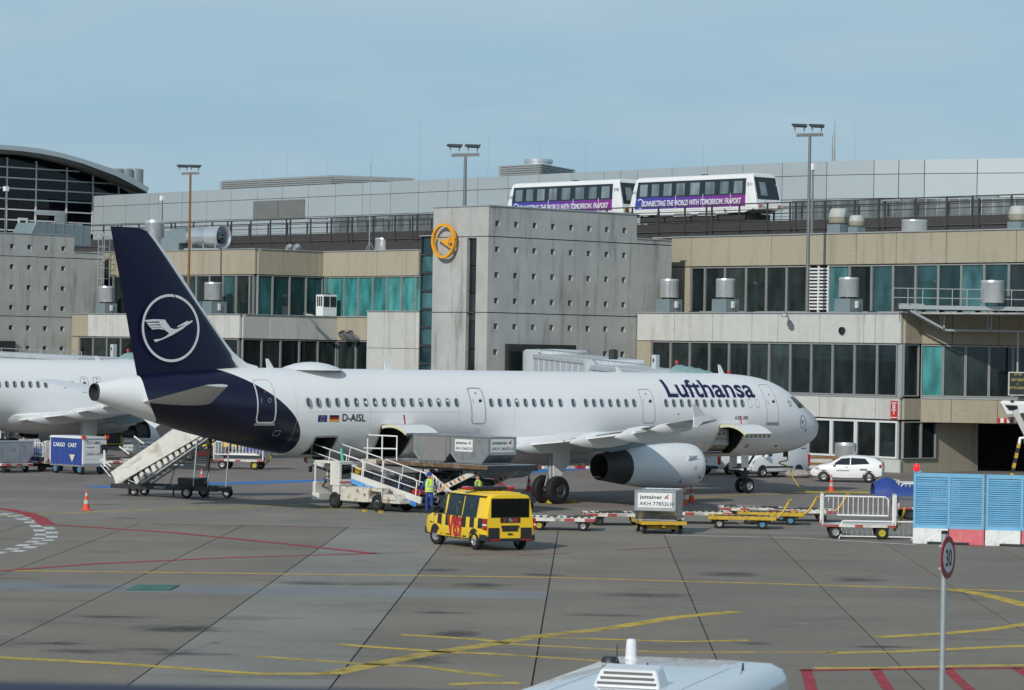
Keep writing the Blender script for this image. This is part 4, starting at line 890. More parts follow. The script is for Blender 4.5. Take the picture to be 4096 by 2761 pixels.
# yellow bird sign
b_,z_=PA(A2,1019*K,548*K); rz=PA(A2,1019*K,510*K)[1]-z_; rb=abs(PA(A2,992*K,548*K)[0]-PA(A2,1046*K,548*K)[0])/2
ls=empty('ring_sign','yellow ring sign with a flying bird high on the concrete tower','sign',W(A2-.3,b_,z_),TH)
rr=(rz+rb)/2
MB().lathe([(rr,0),(rr,-.22),(rr*.86,-.22),(rr*.86,0),(rr,0)],48,(0,0,0),'X').build('ring',M['yellowlogo'],ls,smooth=40)
def tp(pts): 
    o_=[]
    for x,y in pts:
        bb,zz=PA(A2-.3,1650+x/2.24,800+y/2.24); o_.append((-.05,bb-b_,zz-z_))
    return o_
for poly in ([(228,337),(258,355),(300,368),(318,362),(330,343),(345,334),(358,348),(352,366),(335,385),(335,402),(350,416),(376,424),(375,438),(350,430),(310,402),(265,368),(230,345)],[(340,333),(400,337),(401,344),(352,345)],[(346,349),(400,347),(396,356),(348,357)],[(345,361),(397,360),(392,369),(345,369)],[(343,373),(393,372),(386,380),(338,384)]):
    MB().prism(tp(poly),(-.14,0,0)).build('bird_shape',M['yellowlogo'],ls)
for y in (-.6,.6): MB().box(0,.3,y-.03,y+.03,-rr*.75-.05,-rr*.75+.05).build('standoff',M['galv'],ls)
# glass stairwell beside the tower
A4=144.
gb0,gb1=PA(A4,1735,1200)[0]-3,PA(A4,1682,1200)[0]; zgt=PA(A4,1700,946)[1]
gs=bld('glass_stairwell','narrow stack of green glass panes beside the concrete tower','stairwell',A4,gb0)
q=mb(gs); q.box(A4+.3,A4+8,gb0,gb1-.02,0,zgt-.1); q.build('building_core',M['core'],gs)
zq=PA(A4,1700,600*K)[1]; step=(zgt-PA(A4,1700,1238)[1])/4.02
z=zgt
while z>.5:
    z1=max(0,z-step); bw(gs,None,'a',A4,gb0,gb1,z1,z,'steel','teal',fw=.09); z=z1
cop(gs,'a',A4,gb0,gb1,zgt)
# ---------------------------------------------------------------- left wing of the terminal
A5=149.; A6=153.
b5=PA(A5,964,1259)[0]; b6=PA(A6,1025,997)[0]
lw=bld('terminal_building','stepped beige terminal wing with green glass, left of the concrete tower','building',A5,b5)
zl=PA(A5,964,1259)[1]; zlb=PA(A5,964,1355)[1]; zu=PA(A6,1025,997)[1]; zub=PA(A6,1025,1098)[1]
b5e=PA(A5,291,1255)[0]; a5e=PB(b5,1347,1265)[0]; a6e=PB(b6,1293,1010)[0]
q=mb(lw); q.box(A5+.2,a6e+14,b5+.2,b5e,0,zl-.1); q.box(A6+.2,a6e+14,b6+.2,b5e+22,zl-.1,zu-.15); q.box(a5e+.2,a6e+14,gb1+.5,b5+.2,0,zl-.1); q.box(a6e+.2,a6e+14,gb1+.6,b6+.2,zl-.1,zu-.15); q.build('building_core',M['core'],lw)
q=mb(lw); q.box(A5,a6e+.3,b5+.02,b5e,zl-.09,zl-.03); q.box(a5e,a6e+.3,gb1+.5,b5+.01,zl-.09,zl-.03); q.box(A6,a6e+14,b6+.01,b5e+22,zu-.14,zu-.05); q.box(a6e,a6e+14,gb1+.6,b6,zu-.14,zu-.05); q.build('flat_roof',M['conc'],lw)
# lower storey: front, return, front
cuts=[b5+.02]+[PA(A5,x,1300)[0] for x in (905,850,560,455,355)]+[b5e]
row_p(lw,'a',A5,cuts,zlb+.03,zl,['pale','pale','pale','pale','pale','beige']); cop(lw,'a',A5,b5-.1,b5e,zl)
wc=evenly(b5+.3,b5e-1.1,2.0); row_w(lw,'a',A5,wc,zlb-3.2,zlb-.02,dep=.16); panel(lw,'a',A5,wc[-1],b5e,0,zlb-.02,'beige'); row_p(lw,'a',A5,evenly(b5+.02,b5e,3.8),0,zlb-3.25,'pale')
ac_=[A5+.13]+[PB(b5,x,1300)[0] for x in (1073,1210)]+[a5e]
row_p(lw,'b',b5,ac_,zlb+.03,zl,'pale'); cop(lw,'b',b5,A5+.3,a5e,zl)
row_w(lw,'b',b5,evenly(A5+.2,a5e,1.75),zlb-3.2,zlb-.02,dep=.16); row_p(lw,'b',b5,evenly(A5+.13,a5e,3.8),0,zlb-3.25,'pale')
bb=PA(a5e,1472,1300)[0]
row_p(lw,'a',a5e,[bb,PA(a5e,1390,1300)[0],b5-.12],zlb+.03,zl,'beige'); cop(lw,'a',a5e,bb,b5-.1,zl)
row_w(lw,'a',a5e,[bb-3,bb-1.5,bb,bb+1.5,b5-.15],zlb-3.2,zlb-.02,pm=['beige' if False else 'pane'],dep=.16); panel(lw,'a',a5e,bb-3,b5,0,zlb-3.25,'pale')
# upper storey
cuts=[b6+.02]+[PA(A6,x,1050)[0] for x in (813,800,700)]; cuts=cuts+[cuts[-1]+3.8*k for k in range(1,8)]
row_p(lw,'a',A6,cuts,zub+.02,zu,'beige'); cop(lw,'a',A6,b6-.1,cuts[-1],zu)
row_w(lw,'a',A6,[b6+.3]+[PA(A6,x,1180)[0] for x in (998,945,892,838,785,731,678)]+[PA(A6,678,1180)[0]+2.05*k for k in range(1,10)],zl+.05,zub-.02,pm=['pane','pane','teal'],dep=.16)
panel(lw,'a',A6,PA(A6,678,1180)[0]+18.5,cuts[-1],zl,zub,'beige')
row_p(lw,'b',b6,[A6+.13]+[PB(b6,x,1050)[0] for x in (1132,1268)]+[a6e],zub+.02,zu,'beige'); cop(lw,'b',b6,A6+.3,a6e,zu)
row_w(lw,'b',b6,[A6+.2]+[PB(b6,x,1180)[0] for x in (1090,1158,1224)]+[a6e],zl+.05,zub-.02,pm='teal',dep=.16)
fb=gb1+.05
cuts=[PA(a6e,x,1050)[0] for x in (1679,1629,1512,1397)]+[b6-.12]
row_p(lw,'a',a6e,cuts,zub+.02,zu,'beige'); cop(lw,'a',a6e,cuts[0],b6-.1,zu)
row_w(lw,'a',a6e,[PA(a6e,x,1180)[0] for x in (1690,1664,1606,1548,1491,1434,1377,1321)]+[b6-.2],zl+.05,zub-.02,pm='teal2',dep=.16)
# pale boxed stair head in front of the lower roof
A7=147.; x0,x1=PA(A7,1681,1300)[0],PA(A7,1472,1300)[0]; zb=PA(A7,1560,1247)[1]
bx_=bld('annex_block','plain pale concrete annex block left of the glass stairwell','building',A7,x0)
q=mb(bx_); q.box(A7+.12,A7+9,x0+.05,x1-.02,0,zb-.05); q.build('building_core',M['pale'],bx_)
for z0,z1 in ((0,zb*.33),(zb*.33+.03,zb*.72),(zb*.72+.03,zb)): row_p(bx_,'a',A7,[x0,PA(A7,1665,1300)[0],PA(A7,1541,1300)[0],x1],z0,z1,'pale')
panel(bx_,'b',x0,A7+.12,A7+9,0,zb,'pale',out=0); cop(bx_,'a',A7,x0-.05,x1,zb); cop(bx_,'b',x0,A7+.3,A7+9,zb)
# left perforated tower
B8=b5e+.05; A8=118.
lt=bld('concrete_tower','grey concrete tower with square holes at the left picture edge','tower',A8,B8)
ca=[PB(B8,x,1070)[0] for x in (253,184,116,48)]; dc=(ca[0]-ca[3])/3; cl=[ca[0]-dc*k for k in range(0,int((ca[0]-A8)/dc))]
zr=[PB(B8,184,550+y/1.96)[1] for y in (865,1023,1182,1340,1497)]; dz=(zr[0]-zr[-1])/4; zr=[zr[0]-dz*k for k in range(6)]
atl=PB(B8,298,960)[0]; zt2=PB(B8,298,945)[1]; zj1,zj2=PB(B8,184,1030)[1],PB(B8,184,1268)[1]; ae2=PB(B8,415,1010)[0]; zl2=PB(B8,350,1012)[1]
for z0,z1 in ((zj1+.03,zt2),(zj2+.03,zj1-.03),(0,zj2-.03)): hole_wall(lt,'b',B8,A8,atl,z0,z1,cl,[z for z in zr if z0<z<z1],'conc',s_=.2)
for z0,z1 in ((zj1+.03,zl2),(zj2+.03,zj1-.03),(zl,zj2-.03)):
    if z1>z0: panel(lt,'b',B8,atl,ae2,z0,z1,'conc',out=0)
q=mb(lt); q.box(A8+.3,atl-.05,B8+.56,B8+6,0,zt2-.05).box(atl-.04,ae2,B8+.3,B8+6,0,zl2-.05).box(A8+.1,atl,B8+.05,B8+.5,zj1-.03,zj1+.03).box(A8+.1,atl,B8+.05,B8+.5,zj2-.03,zj2+.03).box(A8,A8+.3,B8+.02,B8+6,0,zt2); q.build('tower_core',M['core'],lt)
cop(lt,'b',B8,A8,atl,zt2,out=.06); cop(lt,'b',B8,atl,ae2,zl2,out=.06)
o1=PB(B8,52,1400)[0]
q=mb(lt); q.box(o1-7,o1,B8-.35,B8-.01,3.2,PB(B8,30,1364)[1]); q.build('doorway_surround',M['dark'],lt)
# ---------------------------------------------------------------- big clad hall behind, gently curving
HZ=26.
top=[(353,784.5),(616,772.5),(1000,750.5),(1214,743),(1653,721),(2010,704.6),(2263,692),(2665,672),(2949,656.6),(3106,649),(3284,644),(3473,639),(3675,636),(3886,633.6),(4150,632)]
poly=[]
for u,v in top: d=ray(u,v); t=(HZ-CH)/d.z; poly.append(Vector((d.x*t,d.y*t,0)))
# smooth the surveyed line
for _ in range(2): poly=[poly[0]]+[(poly[i-1]+poly[i]*2+poly[i+1])/4 for i in range(1,len(poly)-1)]+[poly[-1]]
def along(u):   # point of the curved wall under picture column u
    best=None
    for i in range(len(poly)-1):
        ua=2048+F*poly[i].x/poly[i].y; ub=2048+F*poly[i+1].x/poly[i+1].y
        if ua<=u<=ub or (i==len(poly)-2 and u>ub) or (i==0 and u<ua):
            d=Vector((( u-2048)/F,1,0)); a,b=poly[i],poly[i+1]; e=b-a; den=d.x*e.y-d.y*e.x; t=(a.x*e.y-a.y*e.x)/den; return d*t
hall=empty('clad_hall','long metal clad terminal hall curving behind the people mover track','building',poly[5])
hb=poly[5]
uc=[353,392,482,576,614,708,806,903,1008,1109,1213,1320,1429,1541,1653,1770,1889,2010,2134,2263,2394,2460,2528,2665,2806,2949,3106,3284,3473,3572,3675,3886,4140]
zl_=[9.,22.3,24.6,HZ]
pts=[along(u-.0169*(v_-1380)) for u,v_ in [(u,700) for u in uc]]
for i in range(len(pts)-1):
    a,b=pts[i],pts[i+1]; t=(b-a).normalized(); n=Vector((t.y,-t.x,0)); n=n if n.y<0 else -n
    for j in range(3):
        m_='cladding'
        if j==0 and (i>=10): m_='louver' if False else 'cladding'
        g=.035; p=[a+t*g,b-t*g]; q=MB(off=hb); z0,z1=zl_[j]+.03,zl_[j+1]-.03
        if j==1 and i in (9,10)[:0]: pass
        q.prism([p[0]+Vector((0,0,z0)),p[1]+Vector((0,0,z0)),p[1]+Vector((0,0,z1)),p[0]+Vector((0,0,z1))],-n*.15).build('cladding_panel',M[m_],hall)
q=MB(off=hb)
for i in range(len(pts)-1):
    a,b=pts[i],pts[i+1]; t=(b-a).normalized(); n=Vector((t.y,-t.x,0)); n=n if n.y<0 else -n
    q.prism([a-n*.2,b-n*.2,b-n*30,a-n*30],(0,0,HZ-.15))
q.build('hall_core',M['cavity'],hall)
# grey window band low in the hall wall
M['bandpane']=pane('hall_band_pane',(.10,.12,.13),(.17,.19,.19),rough=.15,spec=.4)
for u0,u1,n_ in ((1320,1740,12),(3160,4140,22)):
    for k in range(n_):
        ua,ub=u0+(u1-u0)*k/n_,u0+(u1-u0)*(k+1)/n_; a,b=along(ua),along(ub); t=(b-a).normalized(); n=Vector((t.y,-t.x,0)); n=n if n.y<0 else -n
        q=MB(off=hb); q.prism([a+n*.05+t*.05+Vector((0,0,13)),b+n*.05-t*.05+Vector((0,0,13)),b+n*.05-t*.05+Vector((0,0,22.2)),a+n*.05+t*.05+Vector((0,0,22.2))],n*.08).build('band_window',M['bandpane'],hall)
# ventilation grilles in the wall
for u0,u1 in ((1007,1106),(1110,1210)):
    a,b=along(u0),along(u1); t=(b-a).normalized(); n=Vector((t.y,-t.x,0)); n=n if n.y<0 else -n; zt_,zb_=24.4,22.2
    q=MB(off=hb); q.prism([a+n*.03+Vector((0,0,zb_)),b+n*.03+Vector((0,0,zb_)),b+n*.03+Vector((0,0,zt_)),a+n*.03+Vector((0,0,zt_))],n*.1); gr=q.build('wall_grille',M['pole'],hall)
    for k in range(17):
        z=zb_+.08+k*.125; q=MB(off=hb); q.prism([a+n*.13+Vector((0,0,z)),b+n*.13+Vector((0,0,z)),b+n*.13+Vector((0,0,z+.04)),a+n*.13+Vector((0,0,z+.04))],n*.06).build('grille_slat',M['louver'],gr)
# louvred plant rooms on the hall roof
def plantroom(ul,uc_,ur,vt_l,vt_c,vt_r,off,label,nm_sl):
    o=None
    def P(u): d=ray(u,700); p=along(u); s_=Vector((p.x,p.y,0)).normalized(); return p+s_*off
    A_,B_,C_=P(ul),P(uc_),P(ur)
    C_=C_+ (C_-Vector((0,0,0))).normalized()*14
    h_=[CH+ (1416-v-.0169*(2048-u))/F*p.y for u,v,p in ((ul,vt_l,A_),(uc_,vt_c,B_),(ur,vt_r,C_))]; H_=sum(h_[:2])/2
    o=empty('plant_room',label,'plant room',B_+Vector((0,0,HZ-.2)))
    Dn=A_+(C_-B_); q=MB(off=B_+Vector((0,0,HZ-.2))); q.prism([Vector((p.x,p.y,HZ-.4)) for p in (A_.lerp(Dn,.02),B_.lerp(Dn,.02),C_.lerp(Dn,.02),Dn)],(0,0,H_-HZ+.3)).build('plant_room_core',M['galv'],o)
    n_=int((H_-HZ)/.24)
    for a,b in ((A_,B_),(B_,C_)):
        t=(b-a).normalized(); n=Vector((t.y,-t.x,0)); n=n if n.y<0 else -n
        for k in range(n_+1):
            z=HZ-.1+k*.24; q=MB(off=B_+Vector((0,0,HZ-.2))); q.hexa([a+Vector((0,0,z)),b+Vector((0,0,z)),b+n*.12+Vector((0,0,z-.05)),a+n*.12+Vector((0,0,z-.05)),a+Vector((0,0,z+.05)),b+Vector((0,0,z+.05)),b+n*.12+Vector((0,0,z+.06)),a+n*.12+Vector((0,0,z+.06))]).build('louvre_slat',M['louver'],o)
    return o,B_,H_
plantroom(868,1318,1650,719,697,719,4,'long louvred plant room on the hall roof, left one','')
_,pb,ph=plantroom(1984,2150,2287,660,650,661,5,'small louvred plant room on the hall roof above the track','')
v=empty('roof_cowl','round metal cowl on top of the small louvred plant room','vent',pb+Vector((-.2,3,ph-.1))); MB().lathe([(1.5,-.1),(1.5,.25),(1.6,.3),(1.6,.62),(.01,.66)],24).build('cowl',M['drum'],v,smooth=40)
# ---------------------------------------------------------------- arched glass hall at far left
B9=326.
pr=[(-400,560),(-160,568),(0,579),(90,586),(171,596),(250,613),(333,636),(400,658),(467,680),(530,711),(597,751)]
arc=[PB(B9,u,v) for u,v in pr]
ah=empty('arched_hall','dark glass hall under a broad arched roof at the left','building',W(arc[5][0],B9),TH); aa,ab=arc[5][0],B9
lowr=[(-400,585),(-160,592),(0,597),(90,605),(171,616),(250,632),(333,655),(400,680),(467,705),(530,737),(590,770)]
larc=[PB(B9,u,v) for u,v in lowr]
q=MB(off=(aa,ab,0))
for i in range(len(arc)-1):
    q.hexa([(larc[i][0],B9,larc[i][1]),(larc[i+1][0],B9,larc[i+1][1]),(larc[i+1][0],B9+60,larc[i+1][1]),(larc[i][0],B9+60,larc[i][1]),(arc[i][0],B9,arc[i][1]),(arc[i+1][0],B9,arc[i+1][1]),(arc[i+1][0],B9+60,arc[i+1][1]),(arc[i][0],B9+60,arc[i][1])])
q.build('arched_roof',M['cladding'],ah,smooth=30)
sof=[(-400,612),(-160,612),(0,615),(90,620),(171,633),(250,651),(333,677),(400,705),(467,733),(530,758),(585,778)]
sarc=[PB(B9+1.2,u,v) for u,v in sof]
for i in range(len(larc)-1):
    q=MB(off=(aa,ab,0)); q.hexa([(sarc[i][0],B9+.6,sarc[i][1]),(sarc[i+1][0],B9+.6,sarc[i+1][1]),(sarc[i+1][0],B9+2,sarc[i+1][1]),(sarc[i][0],B9+2,sarc[i][1]),(larc[i][0],B9+.12,larc[i][1]-.02),(larc[i+1][0],B9+.12,larc[i+1][1]-.02),(larc[i+1][0],B9+2,larc[i+1][1]-.02),(larc[i][0],B9+2,larc[i][1]-.02)]); q.build('soffit_panel',M['pole'],ah)
BG=B9+4
va=[PB(BG,u,800)[0] for u in (-140,24,141,264,369,473,560)]
zt_=lambda a: float(np.interp(a,[PB(BG,u,v)[0] for u,v in [(-400,625),(0,626),(25,629),(143,645),(265,671),(369,702),(474,741),(545,770)]],[PB(BG,u,v)[1] for u,v in [(-400,625),(0,626),(25,629),(143,645),(265,671),(369,702),(474,741),(545,770)]]))
hz=[PB(BG,141,560+y/3.75)[1] for y in (1060,905,747,590,434,280)]; hz=[hz[0]-3.9,]+hz
hz=[hz[1]-2*(hz[2]-hz[1]),hz[1]-(hz[2]-hz[1])]+hz[1:]
for i in range(len(va)-1):
    a0,a1=va[i],va[i+1]
    for j in range(len(hz)):
        z0=hz[j]; z1=hz[j+1] if j+1<len(hz) else 99
        t0,t1=min(z1,zt_(a0)),min(z1,zt_(a1))
        if t0-z0<.25: continue
        q=MB(off=(aa,ab,0)); g=.08; q.prism([(a0+g,BG,z0+g),(a1-g,BG,z0+g if t1-z0>.3 else max(t1,z0+g)),(a1-g,BG,max(t1-g,z0+g+.01)),(a0+g,BG,t0-g)],(0,.1,0)).build('hall_pane',M['hallpane'],ah)
for j,z in enumerate(hz):
    q=MB(off=(aa,ab,0)); ae_=max([a for a in np.linspace(va[0],va[-1],200) if zt_(a)>z] or [va[0]+.1]); q.box(va[0],ae_,BG-.15,BG+.12,z-.08,z+.08).build('transom',M['whiteframe'],ah)
for a in va[1:]:
    q=MB(off=(aa,ab,0)); q.box(a-.08,a+.08,BG-.2,BG+.12,hz[0],max(zt_(a),hz[0]+1)).build('mullion',M['whiteframe'],ah)
q=MB(off=(aa,ab,0))
for i in range(len(va)-1):
    q.hexa([(va[i],BG+.2,0),(va[i+1],BG+.2,0),(va[i+1],BG+40,0),(va[i],BG+40,0),(va[i],BG+.2,zt_(va[i])),(va[i+1],BG+.2,zt_(va[i+1])),(va[i+1],BG+40,zt_(va[i+1])),(va[i],BG+40,zt_(va[i]))])
q.build('hall_core',M['cavity'],ah)
d0,d1=PB(BG-.4,141,860)[0],PB(BG-.4,262,860)[0]; zd=PB(BG-.4,200,845)[1]; zd2=PB(BG-.4,200,862)[1]
q=MB(off=(aa,ab,0)); q.box(d0,d1,BG-.4,BG-.2,zd2,zd).build('bay_header',M['cladding'],ah)
q=MB(off=(aa,ab,0)); q.box(d1-1.6,d1,BG-.38,BG-.3,zd2-6,zd2).build('bay_curtain',M['cladding'],ah)
e0,e1=PB(BG-.3,74,860)[0],PB(BG-.3,112,860)[0]
q=MB(off=(aa,ab,0)); z=PB(BG-.3,90,872)[1]; zf=z-3.2; q.box(e0,e0+.25,BG-.3,BG-.16,zf,z).box(e1-.25,e1,BG-.3,BG-.16,zf,z).box(e0+.25,e1-.25,BG-.3,BG-.16,z-.3,z).build('door_frame',M['whiteframe'],ah)
for u,lb_ in ((462,'left and most hidden of three pale exhaust stacks behind the arched roof'),(500,'middle of three pale exhaust stacks behind the arched roof'),(540,'right and widest showing of three pale exhaust stacks behind the arched roof')):
    a_,z_=PB(B9+14,u,676); o=empty('roof_stack',lb_,'stack',W(a_,B9+14,z_-6),TH,group='exhaust stacks behind the arched roof'); MB().lathe([(1.15,0),(1.15,5.9),(1.05,6),(.01,6)],20).build('stack_pipe',M['galv'],o,smooth=40)
# ================================================================ people mover track and cars
AT=161.5
def bt(u,v=900,a=AT): return PA(a,u,v)[0]
tb0,tb1=bt(4180),bt(300)
track=empty('people_mover_track','dark steel elevated track with railings crossing above the terminal roofs','track',W(AT,(tb0+tb1)/2,0),TH); tbm=(tb0+tb1)/2
zr_=[(4096,780),(3990,788),(3550,806),(3160,830),(2560,868),(1690,870),(1360,880),(1000,896)]
zpts=sorted([PA(AT,u,v) for u,v in zr_])       # railing top height along the track
def zrail(b): return float(np.interp(b,[p[0] for p in zpts],[p[1] for p in zpts]))
zb_l=[]
for u,v in ((3990,850),(3550,860),(3160,905),(2560,925),(1690,930),(1360,945),(1000,960)): zb_l.append(PA(AT,u,v))
ZR=sum(p[1] for p in zpts)/len(zpts)+.3; ZD=ZR-1.75; print('ZR',ZR,zpts)
q=MB(off=(AT,tbm,0))
q.box(AT+.1,AT+1.2,tb0,tb1,ZD-1.1,ZD+.25).box(AT+3.4,AT+4.6,tb0,tb1,ZD-1.1,ZD+.25); q.build('guideway_beam',M['trackdark'],track)
q=MB(off=(AT,tbm,0)); q.box(AT-.05,AT+.06,tb0,tb1,ZD-.15,ZD+.42).build('walkway_fascia',M['trackdark'],track)
q=MB(off=(AT,tbm,0)); q.box(AT-.02,AT+.04,tb0,tb1,ZD+.47,ZD+.50).box(AT-.02,AT+.04,tb0,tb1,ZD-.2,ZD-.16).build('walkway_edge',M['pole'],track)
q=MB(off=(AT,tbm,0)); q.box(AT+.06,AT+5.0,tb0,tb1,ZD+.26,ZD+.32).build('track_deck',M['cavity'],track)
for a in (AT-.02,AT+4.9):
    q=MB(off=(AT,tbm,0)); q.box(a-.05,a+.05,tb0,tb1,ZR-.08,ZR).build('handrail',M['trackdark'],track)
    q=MB(off=(AT,tbm,0)); q.box(a-.03,a+.03,tb0,tb1,ZR-.52,ZR-.46).build('rail_bar',M['trackdark'],track)
for k in range(3): q=MB(off=(AT,tbm,0)); q.box(AT+4.88,AT+4.91,tb0,tb1,ZD+.6+k*.2,ZD+.63+k*.2).build('rail_wire',M['pole'],track)
b=tb0; k=0; pm_=MB(off=(0,0,0)).box(-.045,.045,-.06,.06,0,ZR-ZD+.25).mesh('rail_post'); pm_.materials.append(M['trackdark'])
while b<tb1:
    for a in (AT-.06,AT+4.9):
        o=link('rail_post',pm_,track); o.location=(a-AT,b-tbm+(0 if a<AT+1 else 1.2),ZD-.3)
    if k%3==2: o=link('rail_post',pm_,track); o.location=(-.06,b-tbm+.55,ZD-.3)
    b+=2.75; k+=1
for b in np.arange(tb0+8,tb1,17.): q=MB(off=(AT,tbm,0)); q.box(AT+1.4,AT+3.0,b-.5,b+.5,9,ZD-.05).build('track_pier',M['conc'],track)
for u in (3575,3960,1290,1540): 
    b=bt(u); q=MB(off=(AT,tbm,0)); q.box(AT-.3,AT-.06,b-.8,b+.8,ZR-.2,ZR-.1).build('track_light',M['galv'],track)
# --- cars
TL=13.3
def panelmat():
    m=bpy.data.materials.new('violet_banner'); m.use_nodes=True; t=m.node_tree; P=t.nodes['Principled BSDF']; tcn=t.nodes.new('ShaderNodeTexCoord'); sp=t.nodes.new('ShaderNodeSeparateXYZ'); cr=t.nodes.new('ShaderNodeValToRGB'); mr=t.nodes.new('ShaderNodeMapRange')
    t.links.new(tcn.outputs['Object'],sp.inputs[0]); t.links.new(sp.outputs[1],mr.inputs[0]); mr.inputs[1].default_value=5.4; mr.inputs[2].default_value=-5.2; t.links.new(mr.outputs[0],cr.inputs[0])
    e=cr.color_ramp.elements; e[0].color=(.04,.06,.36,1); e[0].position=.0; e[1].color=(.22,.025,.24,1); e[1].position=1; n=e.new(.35); n.color=(.10,.04,.32,1)
    t.links.new(cr.outputs[0],P.inputs['Base Color']); P.inputs['Roughness'].default_value=.35; return m
M['banner']=panelmat()
def text_w(t,h):
    me=text_mesh(t,h,bold=.012,shear=.22); w_=max(v.co.x for v in me.vertices); bpy.data.meshes.remove(me); return w_
def train(num,u_front,v_bot,label):
    b0=PA(AT+.9,u_front,v_bot)[0]
    z0=ZD+.88
    o=empty('people_mover_car',label,'people mover',W(AT+2.3,b0+TL/2,z0),TH,group='people mover cars on the elevated track')
    hw=1.38; H_=3.3
    # body shell: ends slope inward towards the roof; y is along the track, front at -y
    prof=[(-hw,.55),(-hw-.02,1.0),(-hw,1.5),(-hw+.05,2.4),(-hw+.13,2.95),(-hw+.32,3.10),(-hw+.7,3.15),(hw-.7,3.15),(hw-.32,3.10),(hw-.13,2.95),(hw-.05,2.4),(hw,1.5),(hw+.02,1.0),(hw,.55)]
    def sl(z): return TL/2-.05-(.62*max(0,z-.7)/2.45 + .12*max(0,z-2.6)) 
    st=[]
    for s_,k in ((-1,1.0),(-1,.9),(1,.9),(1,1.0)):
        st.append([(x*(1 if k==.9 else .97),s_*(sl(z) if k==1.0 else sl(z)-.45),z) for x,z in prof])
    MB().loft(st).build('car_body',M['white'],o,bevel=.06)
    q=MB(); q.loft([[(-hw+.1,s_*(TL/2-.15-d),z) for z in (.0,)] + [] for s_,d in ()] ) if False else None
    for s_ in (-1,1):
        q.hexa([(-hw+.02,s_*(TL/2-3.0),.28),(hw-.02,s_*(TL/2-3.0),.28),(hw-.02,s_*(TL/2-1.3),.28),(-hw+.02,s_*(TL/2-1.3),.28),(-hw+.01,s_*(TL/2-3.2),.56),(hw-.01,s_*(TL/2-3.2),.56),(hw-.01,s_*(TL/2-.08),.62),(-hw+.01,s_*(TL/2-.08),.62)])
    q.box(-hw+.02,hw-.02,-3.3,3.3,.16,.56); q.build('car_skirt',M['white'],o,bevel=.03)
    q=MB()
    for k in (-1.6,.9): q.hexa([(-hw-.01,k-.95,.12),(-hw+.3,k-.95,.12),(-hw+.3,k+.95,.12),(-hw-.01,k+.95,.12),(-hw-.04,k-.7,.5),(-hw+.3,k-.7,.5),(-hw+.3,k+.7,.5),(-hw-.04,k+.7,.5)])
    q.build('skirt_fairing',M['offwhite'],o)
    MB().box(-hw+.1,hw-.1,-TL/2+1.2,TL/2-1.2,-.30,.2).build('underframe',M['trackdark'],o)
    for y in (-TL/2+2.0,TL/2-2.0):
        for x in (-.85,.85): wheel(o,(0,0,0),.42,.3,hub='steel').matrix_local=Matrix.Translation((x,y,-.1))@Matrix.Rotation(R(90),4,'Z')
    fx_=-hw-.035
    # glazed side, banner, doors
    def face(y0,y1,z0_,z1_,off=0,lean=True):
        def X(z): return (-hw+.05*max(0,(z-1.5)/.9)) -.03-off
        return [(X(z0_),y0,z0_),(X(z0_),y1,z0_),(X(z1_),y1-(.16 if lean and y1>0 and abs(y1)>4.9 else 0),z1_),(X(z1_),y0+(.02 if lean and y0<0 and abs(y0)>4.9 else 0),z1_)]
    ys,ye=-TL/2+1.18,TL/2-.72
    MB().prism(face(ys,ye-.12,1.58,2.76),(.03,0,0)).build('side_glazing',M['darkglass'],o)
    MB().prism(face(ys,ye,.74,1.58),(.03,0,0)).build('side_banner',M['banner'],o)
    n_=6; cuts=[ys+.1+(ye-.35-ys)*t for t in (0,.125,.25,.39,.53,.655,.775,.885,1)]
    for i in range(len(cuts)-1):
        w_=cuts[i+1]-cuts[i]; MB().prism(face(cuts[i]+w_*.16,cuts[i]+w_*.78,1.68,2.58,.012,False),(.01,0,0)).build('side_window',M['trainwin'],o)
    for t in (.25,.26,.655,.665): y=ys+(ye-ys)*t; MB().prism(face(y-.015,y+.015,.74,2.76,.014,False),(.01,0,0)).build('door_seam',M['steel'],o)
    for t in (.13,.62,.125+.25): y=ys+(ye-ys)*t; MB().prism(face(y-.02,y+.02,.76,1.72,.02,False),(.012,0,0)).build('grab_rail',M['decal'],o)
    # front
    def fy(z): return -(sl(z)) -.02
    q=MB(); q.prism([(-hw+.22,fy(1.25),1.25),(hw-.22,fy(1.25),1.25),(hw-.28,fy(2.86),2.86),(-hw+.28,fy(2.86),2.86)],(0,.05,0)); q.build('windscreen',M['darkglass'],o)
    q=MB(); q.prism([(-.75,fy(1.5)-.02,1.5),(-.05,fy(1.5)-.02,1.5),(-.12,fy(2.5)-.02,2.5),(-.72,fy(2.5)-.02,2.5)],(0,.02,0)); q.build('side_window',M['trainwin'],o)
    for x in (-.98,.98):
        MB().box(x-.3,x+.3,-TL/2-.08,-TL/2+.02,.66,.86).build('headlight',M['headlamp'],o); MB().box(x-.30,x-.02,-TL/2-.10,-TL/2-.06,.68,.85).build('indicator',M['amber'],o)
        MB().box(x-.25,x+.25,TL/2-.02,TL/2+.06,.66,.86).build('tail_light',M['lampred'],o)
    MB().box(-hw,hw,-TL/2-.06,-TL/2+.3,.48,.62).build('bumper',M['offwhite'],o)
    MB().box(-.2,.2,-.2,.2,3.14,3.26).build('roof_aerial',M['dark'],o)
    tx='CONNECTING THE WORLD WITH TOMORROW. FRAPORT'
    text(tx,.42,M['decal'],o,(fx_-.006,ye-.72,.94),(0,-1,0),(0,0,1),bold=.012,shear=.22,sx=(ye-ys-1.1)/text_w(tx,.42))
    q=MB(); q.lathe([(.36,0),(.36,.01),(.29,.01),(.29,0),(.36,0)],24,(fx_-.008,ye-.62,1.15),'X',a0=R(40),a1=R(320)); q.build('banner_arc',M['decal'],o)
